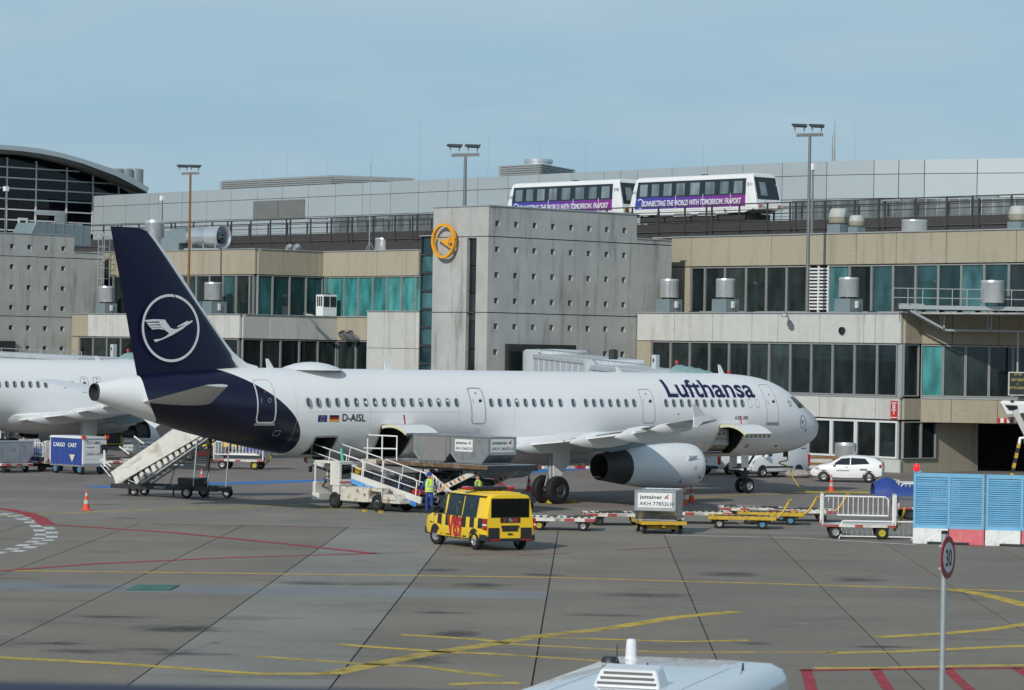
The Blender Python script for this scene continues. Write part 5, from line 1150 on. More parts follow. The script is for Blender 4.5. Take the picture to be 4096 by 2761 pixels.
    for y,zz in ((ye+.32,1.9),(ys-.14,2.2)): text(num,.26,M['pole'],o,(-hw-.045+.045*(zz>2),y,zz),(0,-1,0),(0,0,1))
    text(num,.22,M['pole'],o,(-.55,fy(.95)-.02,.93),(1,0,0),(0,0,1))
    return o
M['trainwin']=pane('train_saloon_window',(.12,.16,.18),(.20,.25,.27),rough=.08)
tr1=train('011',3028,850,'people mover car 011, the front one, fully above the tower parapet')
b1=(tr1.location.xy.dot(E2.xy)); 
tr2=train('018',3028,850,'people mover car 018, the rear one, half behind the concrete tower'); tr2.location=tr1.location+E2*(TL+.55)
def passenger(u,v,hh,label):
    pass
# ================================================================ roof equipment
def drum(P,r,h,base,label,n='roof_ventilator'):
    o=empty(n,label,'ventilator',P,TH,group='drum ventilators on the terminal roofs')
    if base:
        bw_,bh=base; MB().box(-bw_/2,bw_/2,-bw_/2,bw_/2,0,bh).build('plinth_box',M['duct'],o,bevel=.02,seg=1); MB().box(-.1,.1,-bw_/2-.14,-bw_/2,bh*.35,bh*.85).build('switch_box',M['offwhite'],o)
        MB().lathe([(r*.8,bh),(r*.8,bh+.14),(.01,bh+.14)],20).build('neck',M['steel'],o); z=bh+.12
    else: z=0
    MB().lathe([(.01,z),(r*.97,z),(r,z+.05),(r,z+h*.86),(r*1.015,z+h*.88),(r*1.015,z+h*.93),(r*.96,z+h),(r*.9,z+h),(r*.9,z+h-.1),(.01,z+h-.1)],28).build('drum',M['drum'],o,smooth=40)
    return o
def at_(a,u,v): b,z=PA(a,u,v); return W(a,b,z)
def onroof(a,u,z): b=PA(a,u,1000)[0]; return W(a,b,z)
for u,lb in ((2680,'drum ventilator nearest the concrete tower on the pale parapet'),(2905,'drum ventilator in front of the dark window row, second from the tower'),(3398,'drum ventilator on the terrace right of the white louvre bay')):
    P=onroof(A1+1.6,u,9.7); drum(P,.63,1.22,(1.25,.86),lb)
drum(onroof(A1+3.2,3973,10.35),.72,1.35,None,'drum ventilator on the railed platform at the right')
drum(onroof(153,3656,14.9),.82,1.0,None,'wide drum ventilator on the upper roof in front of the track railing')
drum(onroof(A5+2,430,zl),.7,1.35,(1.3,.95),'drum ventilator between the left perforated tower and the airliner fin')
drum(onroof(A5+2,856,zl),.74,1.45,(1.6,1.1),'drum ventilator right of the airliner fin, before dark windows')
drum(onroof(A6+4,617,zu+.8),.85,2.1,None,'drum ventilator just behind the tip of the airliner fin')
drum(onroof(a6e+2,1536,zu),.75,1.15,None,'short drum ventilator on the roof left of the glass stairwell')
drum(W(141.0,124.5,0),.65,1.73,None,'drum ventilator standing on the ground by the terminal windows')
def mushroom(P,s,label):
    o=empty('mushroom_ventilator',label,'ventilator',P,TH,group='mushroom ventilators on the upper roof')
    MB().box(-.55*s,.55*s,-.55*s,.55*s,0,.75*s).build('plinth_box',M['duct'],o)
    MB().lathe([(.5*s,.75*s),(.66*s,.85*s),(.72*s,1.1*s),(.70*s,1.18*s),(.01,1.18*s)],20).build('fan_housing',M['mushr'],o,smooth=40)
    MB().lathe([(.70*s,1.2*s),(.72*s,1.25*s),(.60*s,1.72*s),(.5*s,1.8*s),(.01,1.82*s)],20).build('hood',M['mushr2'],o,smooth=40)
M['mushr']=mat('khaki_fan_housing',(.26,.25,.19),.6,var=.1); M['mushr2']=mat('grey_fan_hood',(.42,.43,.39),.6,var=.08)
mushroom(onroof(151.5,3355,14.88),1.0,'largest mushroom ventilator beside the right lamp mast'); mushroom(onroof(151,3425,14.88),.72,'small mushroom ventilator right beside the largest one'); mushroom(onroof(153,4075,14.88),.95,'mushroom ventilator at the right picture edge')
# jet fan on its stand with duct
P=onroof(A6+3.5,870,zu); fz=float(PA(A6+3.5,880,935)[1]-zu)-.25
jf=empty('smoke_fan','large silver axial fan with bell mouth on a steel stand beside the rust brown mast','fan',P,R(-33))
fr_=.86
MB().lathe([(.55,-3.0),(.58,-2.9),(fr_*.93,-2.5),(fr_*.95,-.9),(fr_,-.85),(fr_,.1),(fr_*1.02,.3),(fr_*1.16,.62),(fr_*1.18,.66),(fr_*1.1,.62),(fr_*.95,.3),(fr_*.93,-.5)],36,(0,0,fz),'X').build('fan_casing',M['drum'],jf,smooth=40)
MB().lathe([(fr_*.93,-.5),(.01,-.5)],30,(0,0,fz),'X').build('fan_back',M['cavity'],jf)
MB().lathe([(.3,-.3),(.28,.1),(.18,.25),(.01,.3)],20,(0,0,fz),'X').build('fan_hub',M['mushr'],jf,smooth=40)
for k in range(12):
    a=k*math.pi/6; c,s_=math.cos(a),math.sin(a); e=Vector((0,c,s_)); t_=Vector((0,-s_,c)); B=Vector((0,0,fz))
    MB().quad(B+e*.26-t_*.06+Vector((.05,0,0)),B+e*.26+t_*.06+Vector((-.12,0,0)),B+e*.78+t_*.10+Vector((-.05,0,0)),B+e*.78-t_*.08+Vector((.08,0,0))).build('fan_blade',M['galv'],jf)
MB().hexa([(-3.8,-.5,fz-.55),(-3.0,-.5,fz-.5),(-3.0,.5,fz-.5),(-3.8,.5,fz-.55),(-3.8,-.5,fz+.6),(-3.0,-.5,fz+.5),(-3.0,.5,fz+.5),(-3.8,.5,fz+.6)]).build('inlet_box',M['duct'],jf)
q=MB()
for x in (-2.6,.4): 
    for y in (-.7,.7): q.box(x-.08,x+.08,y-.08,y+.08,0,fz-1.15)
for y in (-.7,.7): q.box(-3,.7,y-.07,y+.07,fz-1.15,fz-1.0)
for x in (-2.3,-1,.3): q.box(x-.05,x+.05,-.7,.7,fz-1.0,fz-.6)
q.build('fan_stand',M['galv'],jf)
da,db=0,0
dk=empty('duct_elbow','grey sheet metal duct elbow feeding the silver fan','duct',onroof(A6+3.3,705,zu),R(-33))
z1=fz+.75
MB().prism([(-1.0,-.9,0),(1.0,-.9,0),(1.0,-.9,z1-1.2),(1.7,-.9,z1-1.2),(1.7,-.9,z1),(.1,-.9,z1),(-1.0,-.9,z1-1.0)],(0,1.8,0)).build('duct_body',M['duct'],dk,bevel=.02,seg=1)
MB().box(1.7,2.4,-.75,.75,z1-1.15,z1-.05).build('duct_end',M['duct'],dk)
b_=PB(B8+8,180,900)
ld=empty('long_duct','grey sheet metal air duct on the roof behind the left perforated tower','duct',W(b_[0],B8+8,0),TH)
x0=PB(B8+8,105,950)[0]-b_[0]; x1=PB(B8+8,364,950)[0]-b_[0]; zt_d=PB(B8+8,300,897)[1]; zb_d=zt_d-1.9
MB().prism([(x0,0,zb_d),(x1,0,zb_d),(x1,0,zt_d-.1),(x0+1.6,0,zt_d),(x0+1.0,0,zt_d)],(0,3,0)).build('duct_body',M['duct'],ld,bevel=.03,seg=1)
for k in range(5): x=x0+2+(x1-x0-2)*k/5; MB().box(x-.03,x+.03,-.04,3.02,zb_d-.02,zt_d+.03).build('duct_flange',M['duct'],ld)
MB().box(x0+1,x1-1,.2,2.8,zt2-.5,zb_d-.02).build('duct_support',M['steel'],ld)
# air conditioner, smoke pipes, coiled vents
P=onroof(A5+1.2,1306,zl+.1)
ac=empty('air_conditioner','white air conditioning condenser box on the lower left roof','air conditioner',PA and W(PB(b5+1.2,1306,1200)[0],b5+1.2,zl+.08),TH)
MB().box(-.75,.75,-.45,.45,0,1.75).build('casing',M['white'],ac,bevel=.04)
for x in (-.35,.35): MB().box(x-.3,x+.3,-.47,-.45,.75,1.6).build('grille',M['dark'],ac)
for y in (-.3,-.05,.2): MB().box(-.77,-.75,y-.08,y+.08,.8,1.6).build('grille',M['dark'],ac)
MB().lathe([(.36,1.75),(.36,1.85),(.01,1.85)],20).build('fan_ring',M['dark'],ac)
for k,u in enumerate((1385,1415)):
    P=PB(b5-.3,u,1350); o=empty('exhaust_elbow','dark exhaust elbow pipe on the beige wall, '+('left' if k==0 else 'right')+' of the two','pipe',at_(a5e-.6,u,1352),TH,group='exhaust elbows on the wall')
    MB().tube([(.6,0,-.1),(.1,0,-.05),(-.25,0,.1),(-.5,0,.45)],[.25,.25,.3,.36],14).build('pipe',M['galv'],o,smooth=40); MB().cyl((-.46,0,.40),(-.50,0,.46),.31).build('pipe_mouth',M['cavity'],o)
for k,u in enumerate((1150,1180)):
    P=at_(A6+6,u,1002); o=empty('vent_bend','silver bent vent pipe on the left roof, '+('left' if k==0 else 'right')+' of the pair','pipe',W(A6+6,PA(A6+6,u,1002)[0],zu-.1),TH,group='bent vent pipes on the left roof')
    MB().tube([(0,0,0),(0,.0,.35),(0,-.12,.55),(0,-.35,.62),(0,-.55,.45)],.2,12).build('pipe',M['galv'],o,smooth=40)
P=at_(A5-.1,1075,1265); wall_lamp(W(PB(b5-.12,1215,1280)[0],b5-.12,PB(b5-.12,1215,1268)[1]),(.5,-1,0),'silver arm floodlight on the shaded parapet left of the white condenser')
# masts
def mast(a,u,v_top,zbase,arm,m,label,heads=2,v_arm=None):
    arm*=.6
    b,z=PA(a,u,v_top); P=W(a,b,zbase); h=z-zbase
    o=empty('lamp_mast',label,'lamp mast',P,0,group='floodlight masts above the roofs')
    MB().tube([(0,0,0),(0,0,h)],[.13,.09],12).build('pole',M[m],o,smooth=40)
    MB().bar((-arm*.8,0,h-.12),(arm*.8,0,h-.05),.14,.2).build('crossarm',M['pole'],o)
    for s_ in (-1,1):
        hd=MB(); x=s_*arm*.52-.1; hd.hexa([(x-.34,-.35,h+.36),(x+.40,-.35,h+.34),(x+.45,.35,h+.48),(x-.38,.35,h+.48),(x-.6,-.4,h+.48),(x+.44,-.4,h+.46),(x+.52,.4,h+.64),(x-.52,.4,h+.66)]); lh=hd.build('floodlight',M['steel'],o,bevel=.03,seg=1)
        MB().bar((x-.25,0,h),(x-.35,0,h+.45),.07).build('bracket',M['galv'],lh); MB().bar((x+.25,0,h),(x+.3,0,h+.45),.07).build('bracket',M['galv'],lh)
    return o
m1=mast(A1+2.5,3240,535,9.7,1.75,'pole','tall grey floodlight mast at the right, top level with the sky')
m2=mast(B2 and 133,1862,615,zt,1.9,'pole','grey floodlight mast standing on the concrete tower roof')
m3=mast(A5-.6,762,690,0,1.5,'rustpole','rust brown floodlight mast beside the airliner fin')
def whip(P,h,r,label,tri=False):
    o=empty('whip_aerial',label,'aerial',P,group='thin aerials and lightning rods on the roofs')
    MB().tube([(0,0,0),(0,0,h)],[r,r*.4],6).build('rod',M['galv'],o)
    if tri:
        for k in range(3): a=k*2.094; MB().bar((.55*math.cos(a),.55*math.sin(a),0),(0,0,.8),.03).build('tripod_leg',M['galv'],o)
whip(onroof(a6e+1,1477,zu),5.4*1.35,.05,'white aerial on a tripod beside the short drum ventilator',True)
for u,h,lb in ((1043,4.2,'lightning rod left of the long plant room roof end'),(1137,5.4,'tallest lightning rod above the long plant room'),(1297,4.,'lightning rod above the plant room corner'),(1474,4.4,'lightning rod over the tapering end of the plant room'),(1668,7.6,'lightning rod between plant room and roof mast'),(1940,5.6,'lightning rod left of the small plant room'),(2148,4.6,'lightning rod on the round cowl'),(2330,4.,'lightning rod right of the small plant room'),(2800,3.4,'lightning rod above car 011'),(3405,5,'lightning rod right of the twin mobile aerial')):
    p=along(u); whip(p*1.02+Vector((0,0,HZ-.2)),h,.02,lb)
for k,(u,h) in enumerate(((3316,2.9),(3324,4.2))): p=along(u); whip(p*1.01+Vector((0,0,HZ-.2)),h,.12,'thick mobile aerial on the hall roof, '+('shorter' if k==0 else 'taller')+' of two')
for u,v0,v1,a,lb in ((24,925,765,150,'thin camera mast at far left with white box'),(650,925,803,A6+7,'thin camera mast behind the airliner fin with white box'),(3252,880,680,152,'thin camera mast behind the right lamp mast')):
    b,z1=PA(a,u,v1); z0=PA(a,u,v0)[1]; o=empty('camera_mast',lb,'camera mast',W(a,b,z0),TH,group='thin camera masts'); MB().tube([(0,0,-1),(0,0,z1-z0)],[.09,.05],8).build('pole',M['pole'],o); MB().box(-.18,.18,-.2,.2,z1-z0,z1-z0+.42).build('camera_box',M['white'],o)
# caged ladder on the left wing
lx=PB(B8-.05,405,1100); la=empty('cage_ladder','caged steel ladder beside the airliner fin','ladder',W(PB(B8-.4,405,1100)[0],B8-.35,zl),TH)
hl=PB(B8-.4,405,975)[1]-zl
for x in (-.3,.3):
    MB().tube([(x,0,0),(x,0,hl+.6),(x,.25,hl+1.0),(x,.5,hl+.6)],.045,8).build('stile',M['galv'],la); MB().tube([(x*1.3,-.7,2.2),(x*1.3,-.7,hl+.8)],.03,6).build('cage_bar',M['galv'],la)
for k in range(int(hl/.33)): MB().bar((-.3,0,.3+k*.33),(.3,0,.3+k*.33),.035).build('rung',M['galv'],la)
for k in range(6):
    z=2.2+(hl-1.6)*k/5; MB().tube([(-.3,0,z),(-.45,-.4,z),(-.25,-.75,z),(.25,-.75,z),(.45,-.4,z),(.3,0,z)],.028,6).build('cage_hoop',M['galv'],la)
# railed platform on brackets, right
pz=PY(Yf-2,4000,1235).z; x0=PY(Yf-2.2,3595,1235).x; x1=PY(Yf-2.2,4250,1235).x
pf=empty('access_platform','grey railed steel platform bracketed off the right wall','platform',(x0,Yf-2.2,pz))
MB().box(0,x1-x0,0,2.0,-.12,.0).build('platform_deck',M['steel'],pf); MB().box(0,x1-x0,-.06,-.002,-.12,.12).build('toe_board',M['galv'],pf)
for k in range(9): x=.55+k*(x1-x0)/9; MB().box(x-.04,x+.04,-.1,1.95,-.26,-.125).build('joist',M['steel'],pf)
for z in (1.12,.56): MB().tube([(-.4,-.03,z),(x1-x0,-.03,z)],.032,6).build('handrail',M['galv'],pf)
for k in range(12): x=-.35+k*.89; MB().tube([(x,-.03,.12 if k>0 else -.15),(x,-.03,1.12)],.03,6).build('rail_post',M['galv'],pf)
MB().box(.1,1.6,.3,1.2,.0,.22).build('cable_tray',M['galv'],pf)
zb_=-1.35
for y in (.1,1.5):
    MB().bar((.7,y,-.2),(2.9,y,zb_),.09,.12).build('truss_brace',M['galv'],pf); MB().bar((2.9,y,zb_),(x1-x0,y,zb_),.09,.12).build('truss_chord',M['galv'],pf)
    for k in range(4): x=2.75+k*2.85; MB().bar((x,y,zb_),(x,y,-.2),.09).build('truss_post',M['galv'],pf)
# stand guidance display under the platform
xg=PY(Yf-2.0,4070,1500).x; zg0,zg1_=PY(Yf-2,4070,1583).z,PY(Yf-2,4070,1488).z
gd=empty('stand_sign','black stand number sign with yellow figures hanging from the platform','sign',(xg,Yf-2.0,zg0),-.05)
wS=.55; MB().box(-wS,wS,-.1,.1,0,zg1_-zg0).build('sign_frame',M['pale'],gd); MB().box(-wS+.07,wS-.07,-.115,-.1,.07,zg1_-zg0-.07).build('sign_face',M['dark'],gd)
M['signyellow']=mat('sign_yellow',(.55,.50,.12),.5,var=0)
for tx,z,h_ in (('127 102',1.22,.13),('100T1B00T',.88,.16),('-A-',.66,.11),('WT10-320CM',.40,.15)): text(tx,h_,M['signyellow'],gd,(0,-.12,z),(1,0,0),(0,0,1),align='CENTER',sx=.8)
MB().cyl((0,0,zg1_-zg0),(0,0,pz-zg0-1.3),.07).build('hanger',M['galv'],gd)
xg=PY(Yf-1.9,4048,1630).x; zg=PY(Yf-1.9,4048,1632).z
du=empty('docking_guide','white docking guidance unit with dark sloping screen below the stand sign','docking guide',(xg,Yf-1.9,zg))
MB().loft([[(-.6,-.25,.45),(.75,-.25,.42),(.75,.3,.42),(-.6,.3,.45)],[(-.75,-.35,.32),(.85,-.35,.25),(.85,.35,.25),(-.75,.35,.32)],[(-.35,-.3,-.42),(.75,-.3,-.30),(.75,.3,-.3),(-.35,.3,-.42)]]).build('housing',M['white'],du,bevel=.05)
MB().poly([(-.5,-.42,.18),(.25,-.42,.15),(.3,-.40,-.12),(-.25,-.40,-.12)]).build('display',M['darkglass'],du,fix=False); MB().box(-.15,.05,-.36,-.3,.33,.46).build('lens',M['dark'],du)
MB().cyl((.35,0,-.3),(.35,0,-.75),.06).build('stem',M['galv'],du)
zb0=PY(Yf-.4,4000,1690).z
hb_=empty('height_bar','red and white striped clearance bar over the vehicle opening','clearance bar',(PY(Yf-.5,3988,1680).x,Yf-.5,zb0-.02))
for k in range(14): MB().box(k*.2,k*.2+.199,-.06,.06,0,.28).build('stripe_block',M['red' if k%2==0 else 'decal'],hb_)
MB().bar((2.5,0,.28),(2.5,.3,.5),.05).build('bar_bracket',M['galv'],hb_)
# ================================================================ boarding bridges
def jetbridge(cabP,yaw,rotP,label,cab=True):
    """telescoping tunnel from the rotunda down to the cab"""
    o=empty('boarding_bridge',label,'boarding bridge',(rotP.x,rotP.y,0))
    a=Vector((0,0,rotP.z)); c=cabP-Vector((rotP.x,rotP.y,0)); d=(c-a); Ln=d.length; dn=d.normalized(); h=Vector((dn.x,dn.y,0)).normalized(); s=Vector((-h.y,h.x,0))
    def seg(t0,t1,wd,z0,z1,nm,ribs):
        p0,p1=a+d*t0,a+d*t1; q=MB(); q.hexa([p0-s*wd+Vector((0,0,z0)),p0+s*wd+Vector((0,0,z0)),p1+s*wd+Vector((0,0,z0)),p1-s*wd+Vector((0,0,z0)),p0-s*wd+Vector((0,0,z1)),p0+s*wd+Vector((0,0,z1)),p1+s*wd+Vector((0,0,z1)),p1-s*wd+Vector((0,0,z1))]); tn=q.build(nm,M['bridge'],o,bevel=.04,seg=1)
        for zz in (z0+.12,z1-.15):
            q=MB(); q.bar(p0-s*(wd+.03)+Vector((0,0,zz)),p1-s*(wd+.03)+Vector((0,0,zz)),.08,.22); q.build('tunnel_rail',M['bridge'],tn)
        for k in range(ribs+1):
            p=p0.lerp(p1,k/ribs); MB().bar(p-s*(wd+.03)+Vector((0,0,z0+.2)),p-s*(wd+.03)+Vector((0,0,z1-.2)),.06,.04,up=h).build('tunnel_rib',M['bridge'],tn)
            MB().bar(p-s*(wd*.9)+Vector((0,0,z1+.01)),p-s*(wd*.9)+Vector((0,0,z1+.3)),.04).build('roof_rail_post',M['galv'],tn)
        q=MB(); q.bar(p0-s*wd*.9+Vector((0,0,z1+.3)),p1-s*wd*.9+Vector((0,0,z1+.3)),.05); q.build('roof_rail',M['galv'],tn)
        return tn
    seg(.05,.52,1.75,-.35,2.95,'outer_tunnel',9); seg(.48,.92,1.45,-.15,2.65,'inner_tunnel',8)
    MB().lathe([(2.1,-.6),(2.1,3.05),(1.9,3.2),(.01,3.25)],24,a).build('rotunda',M['bridge'],o,smooth=40); MB().cyl(Vector((0,0,0)),a-Vector((0,0,.6)),.55).build('column',M['galv'],o)
    p=a+d*.72; 
    for k in (-1,1): MB().box(-.2,.2,-.2,.2,0,1).build('lift_leg',M['bridge'],o).matrix_local=Matrix.Translation((p+s*k*1.9-Vector((0,0,p.z))))@Matrix.Diagonal((1,1,p.z+1.2,1)); wheel(o,(p.x+s.x*k*1.9,p.y+s.y*k*1.9,.5),.5,.4,hub='steel')
    MB().loft([[c+Vector((1.7*math.cos(t)*1.05,1.7*math.sin(t)*1.05,z)) for t in [6.2832*i/16 for i in range(16)]] for z in (-.3,2.6)]).build('cab',M['bridge'],o)
    hc=Vector((.91,-.41,0)); sc=Vector((.41,.91,0))
    # folding canopy: rounded ribbed hood in pale green
    rings=[]
    for k in range(15):
        t=k/14; e=hc*(t*3.4-.3)+Vector((0,0,-.5*t*t)); rings.append([c+e+sc*1.9*math.cos(g)+Vector((0,0,1.15+(1.85-.35*t+(.07 if k%2 else 0))*math.sin(g))) for g in [math.pi*i/12 for i in range(13)]])
    MB().loft(rings,closed=False,caps=False).build('canopy',M['canopy'],o)
    for t in (.0,.95):
        p=c+hc*(3.0*t-.3)+Vector((0,0,3.05-.5*t)); bq=MB().lathe([(.09,0),(.09,.08),(.075,.18),(.03,.22),(.01,.22)],12,p).build('beacon',M['lampred'],o,smooth=40); MB().cyl(p-Vector((0,0,.35)),p,.05).build('beacon_stem',M['galv'],bq)
    return o
M['bridge']=mat('pale_grey_bridge_paint',(.52,.56,.58),.45,.1,var=.06,scale=1.5,dirt=(.3,.3,.3),damt=.4)
M['canopy']=mat('green_grey_canopy',(.24,.36,.36),.55,var=.12,scale=2)
cP=AP(5.4,-4.2,3.35); jb=jetbridge(cP,0,Vector((*W(132.6,B2-3.0).xy,3.9)),'pale boarding bridge sloping from the concrete tower to the airliner front door')
cP=W(111.5,157.5,3.45); jb2=jetbridge(cP,0,Vector((*W(A8+4.5,B8-3,0).xy,4.1)),'pale boarding bridge at far left leading to the partly hidden airliner')
for P,h,lb in ((PY(166,2622,1453),.45,'grey vertical box on the right boarding bridge roof'),(PY(200,453,1470),1.5,'tall grey vertical box on the left boarding bridge roof')):
    o=empty('bridge_cabinet',lb,'cabinet',P,TH); MB().box(-.16,.16,-.16,.16,-.8,h).build('casing',M['bridge'],o,bevel=.02,seg=1); MB().box(-.18,-.16,-.05,.05,h-.4,h-.2).build('badge',M['dark'],o)
P=at_(138,1176/2.9075+2050,1422); P=PY(176,2453,1412); o=empty('bridge_fan_box','black square fan box on the right boarding bridge roof','fan box',P,TH); MB().box(-.2,.2,-.2,.2,-.9,.18).build('casing',M['steel'],o,bevel=.03,seg=1); MB().lathe([(.14,.18),(.14,.21),(.01,.21)],16).build('fan_ring',M['dark'],o)
# ================================================================ ground vehicles
class Body:
    """vehicle shell lofted through cross sections along x (front +x)"""
    def __init__(s,st,belt,tuck,zr): s.st=sorted(st); s.belt=belt; s.tuck=tuck; s.zr=zr
    def at(s,x):
        X=[q[0] for q in s.st]; return [float(np.interp(x,X,[q[i] for q in s.st])) for i in (1,2,3)]
    def ring(s,x,zb,zt,w,shear=0):
        b=min(s.belt,zt-.06); top=s.tuck*max(0,(zt-s.belt))/(s.zr-s.belt)
        h=[(w*.80,zb),(w-.03,zb+.06),(w,zb+.22),(w+.01,(zb+b)/2),(w-.015,b),(w-.015-top*.80,zt-.10 if zt-b>.2 else b+.02),(w-.05-top,zt-.03),(w-.16-top,zt),(w*.45,zt+.025)]
        p=[(x,y,z) for y,z in h]; return p+[(x,-y,z) for x,y,z in p[::-1]]
    def build(s,root,m,bevel=0,name='body',open_=None,screen=None,rear=None):
        if not open_: return MB().loft([s.ring(*q) for q in s.st]).build(name,M[m],root,smooth=38)
        xs=sorted(set([q[0] for q in s.st]+[x for o_ in open_ for x in o_]+list(screen))); R_=[s.ring(x,*s.at(x)) for x in xs]; n=len(R_[0]); q=MB()
        vs=[v for r_ in R_ for v in r_]; fs=[]
        for i in range(len(xs)-1):
            xm=(xs[i]+xs[i+1])/2
            for k in range(n):
                if k in (4,12) and any(a<xm<b for a,b in open_): continue
                if k in (6,7,8,9,10) and screen[0]<xm<screen[1]: continue
                fs.append((i*n+k,i*n+(k+1)%n,(i+1)*n+(k+1)%n,(i+1)*n+k))
        fs.append(tuple(range((len(xs)-1)*n,len(xs)*n)))
        q.add(vs,fs)
        r0=R_[0]; x=xs[0]; y1,z0,z1=rear          # tailgate with its window opening
        lowr=[v for v in r0 if v[2]<=s.belt+.01]; hi=[v for v in r0 if v[2]>s.belt+.01]
        q.poly([v for v in r0[:5]]+[(x,y1,z0),(x,-y1,z0)]+[v for v in r0[13:]]); q.poly([r0[4],r0[5],(x,y1,z1),(x,y1,z0)]); q.poly([(x,-y1,z0),(x,-y1,z1),r0[12],r0[13]]); q.poly([r0[k] for k in range(5,13)]+[(x,-y1,z1),(x,y1,z1)])
        return q.build(name,M[m],root,smooth=38)
    def y(s,x,z):
        zb,zt,w=s.at(x); b=min(s.belt,zt-.06); top=s.tuck*max(0,(zt-s.belt))/(s.zr-s.belt)
        return float(np.interp(z,[zb,zb+.06,zb+.22,(zb+b)/2,b,max(zt-.10,b+.02),max(zt-.03,b+.03)],[w*.8,w-.03,w,w+.01,w-.015,w-.015-top*.8,w-.05-top]))
    def side(s,root,pts,m,name,off=.006,sides=(1,-1),parent=None,div=1):
        r=[]
        for sd in sides:
            q=MB(); P=[(x,sd*(s.y(x,z)+off),z) for x,z in pts]; P2=[(x,sd*(s.y(x,z)-.02),z) for x,z in pts]; n=len(P)
            q.add(P+P2,[tuple(range(n))]+[(i,(i+1)%n,(i+1)%n+n,i+n) for i in range(n)]); r.append(q.build(name,M[m],parent or root))
        return r
def carwheels(root,xs_,tr,r,wd,hub='rim',arch=None,B=None,steer=0):
    for i,x in enumerate(xs_):
        for sd in (1,-1):
            if arch and B is not None:
                n=14; zc=r; y=B.y(x,.5)+.008; q=MB(); P=[(x+arch*math.cos(math.pi*k/n),sd*(B.y(x+arch*math.cos(math.pi*k/n),zc+arch*math.sin(math.pi*k/n))+.006),zc+arch*math.sin(math.pi*k/n)) for k in range(n+1)]+[(x-arch,sd*y,B.at(x)[0]-.01),(x+arch,sd*y,B.at(x)[0]-.01)]; q.poly(P); q.build('wheel_arch',M['dark'],root)
            w_=wheel(root,(0,0,0),r,wd,hub=hub); w_.matrix_local=Matrix.Translation((x,sd*(tr/2),r))@Matrix.Rotation(steer if i==0 else 0,4,'Z')
def place2(P0,P1): d=(P1-P0); return math.atan2(d.y,d.x)
# ---- yellow and black follow-me van
FL,RL=G(1735,2176),G(1895,2198.5)
hd=place2(RL,FL); wb=(FL-RL).length
van=empty('airport_van','yellow and black chequered airport van with red number and roof light bar','van',(0,0,0),hd)
fw=Vector((math.cos(hd),math.sin(hd),0)); lf=Vector((-fw.y,fw.x,0)); van.location=(RL+FL)/2-lf*.88-fw*.12
B=Body([(-2.42,.42,1.90,.90),(-2.36,.38,1.94,.935),(-1.8,.33,1.96,.95),(0,.30,1.97,.955),(.75,.30,1.93,.955),(1.0,.30,1.84,.955),(1.62,.32,1.25,.95),(1.9,.33,1.10,.935),(2.25,.34,1.0,.90),(2.40,.38,.88,.82),(2.46,.42,.72,.74)],1.12,.17,1.96)
B.build(van,'yellow',open_=[(.74,1.38),(-.56,.60),(-1.68,-.66)],screen=(1.02,1.60),rear=(.72,1.17,1.79))
CK=[(1.92,1.10,2.06,1.10)]
def sq(x0,x1,z0,z1,m='ink',nm='black_square',sd=(1,-1)): B.side(van,[(x0,z0),(x1,z0),(x1,z1),(x0,z1)],m,nm,.005,sd)
for k in range(7):
    sq(1.88-.62*k-.33,1.88-.62*k,.76,1.11)
for x0,x1 in ((.93,1.02),(.31,.62),(-.31,0),(-.93,-.62),(-2.32,-2.02)): sq(x0,x1,.40,.77)

B.side(van,[(1.40,1.13),(.72,1.13),(.72,1.85),(1.0,1.78),(1.40,1.38)],'carglass2','side_window',.008)
B.side(van,[(.62,1.11),(-.58,1.11),(-.58,1.87),(.62,1.87)],'carglass2','side_window',.008); B.side(van,[(-.64,1.11),(-1.70,1.11),(-1.70,1.87),(-.64,1.87)],'carglass2','side_window',.008)
B.side(van,[(1.54,1.12),(-1.66,1.12),(-1.66,1.15),(1.52,1.15)],'dark','window_seal',.007)
# windscreen and rear
MB().poly([(1.60,.74,1.27),(1.60,-.74,1.27),(1.02,-.64,1.85),(1.02,.64,1.85)]).build('windscreen',M['carglass2'],van).location.x=.02
xr=-2.432
MB().box(xr,xr+.02,-.74,.74,1.15,1.81).build('rear_window',M['carglass2'],van)
MB().box(-2.3,1.2,-.86,.86,.5,.56).box(1.2,1.75,-.86,.86,.56,1.08).box(-2.2,1.2,-.88,.88,1.86,1.88).build('cabin_lining',M['dark'],van)
MB().box(xr-.015,xr+.01,-.84,-.42,.42,.80).build('black_square',M['ink'],van); MB().box(xr-.015,xr+.01,.42,.84,.42,.80).build('black_square',M['ink'],van)
MB().box(xr-.016,xr+.01,-.38,.38,.98,1.14).build('number_plate_panel',M['ink'],van)
MB().box(xr-.02,xr+.01,-.34,.34,.80,.88).build('handle_strip',M['dark'],van); np_=MB().box(xr-.012,xr+.01,-.30,.30,.68,.79).build('licence_plate',M['dark'],van)
MB().box(xr-.02,xr,-.09,.09,.56,.61).build('tailgate_latch',M['dark'],van)
q=MB().lathe([(.075,0),(.075,-.02),(.062,-.03),(.05,-.02),(.001,-.02)],20,(xr-.015,0,1.06),'X').build('emblem_ring',M['mirror'],van,smooth=40)
for z in (.0,): text('VW',.05,M['mirror'],van,(xr-.04,.045,1.04),(0,-1,0),(0,0,1),name='emblem')
text('V',.13,M['red'],van,(xr-.02,.26,1.0),(0,-1,0),(0,0,1),bold=.006); text('89',.13,M['red'],van,(xr-.02,-.11,1.0),(0,-1,0),(0,0,1),bold=.006)
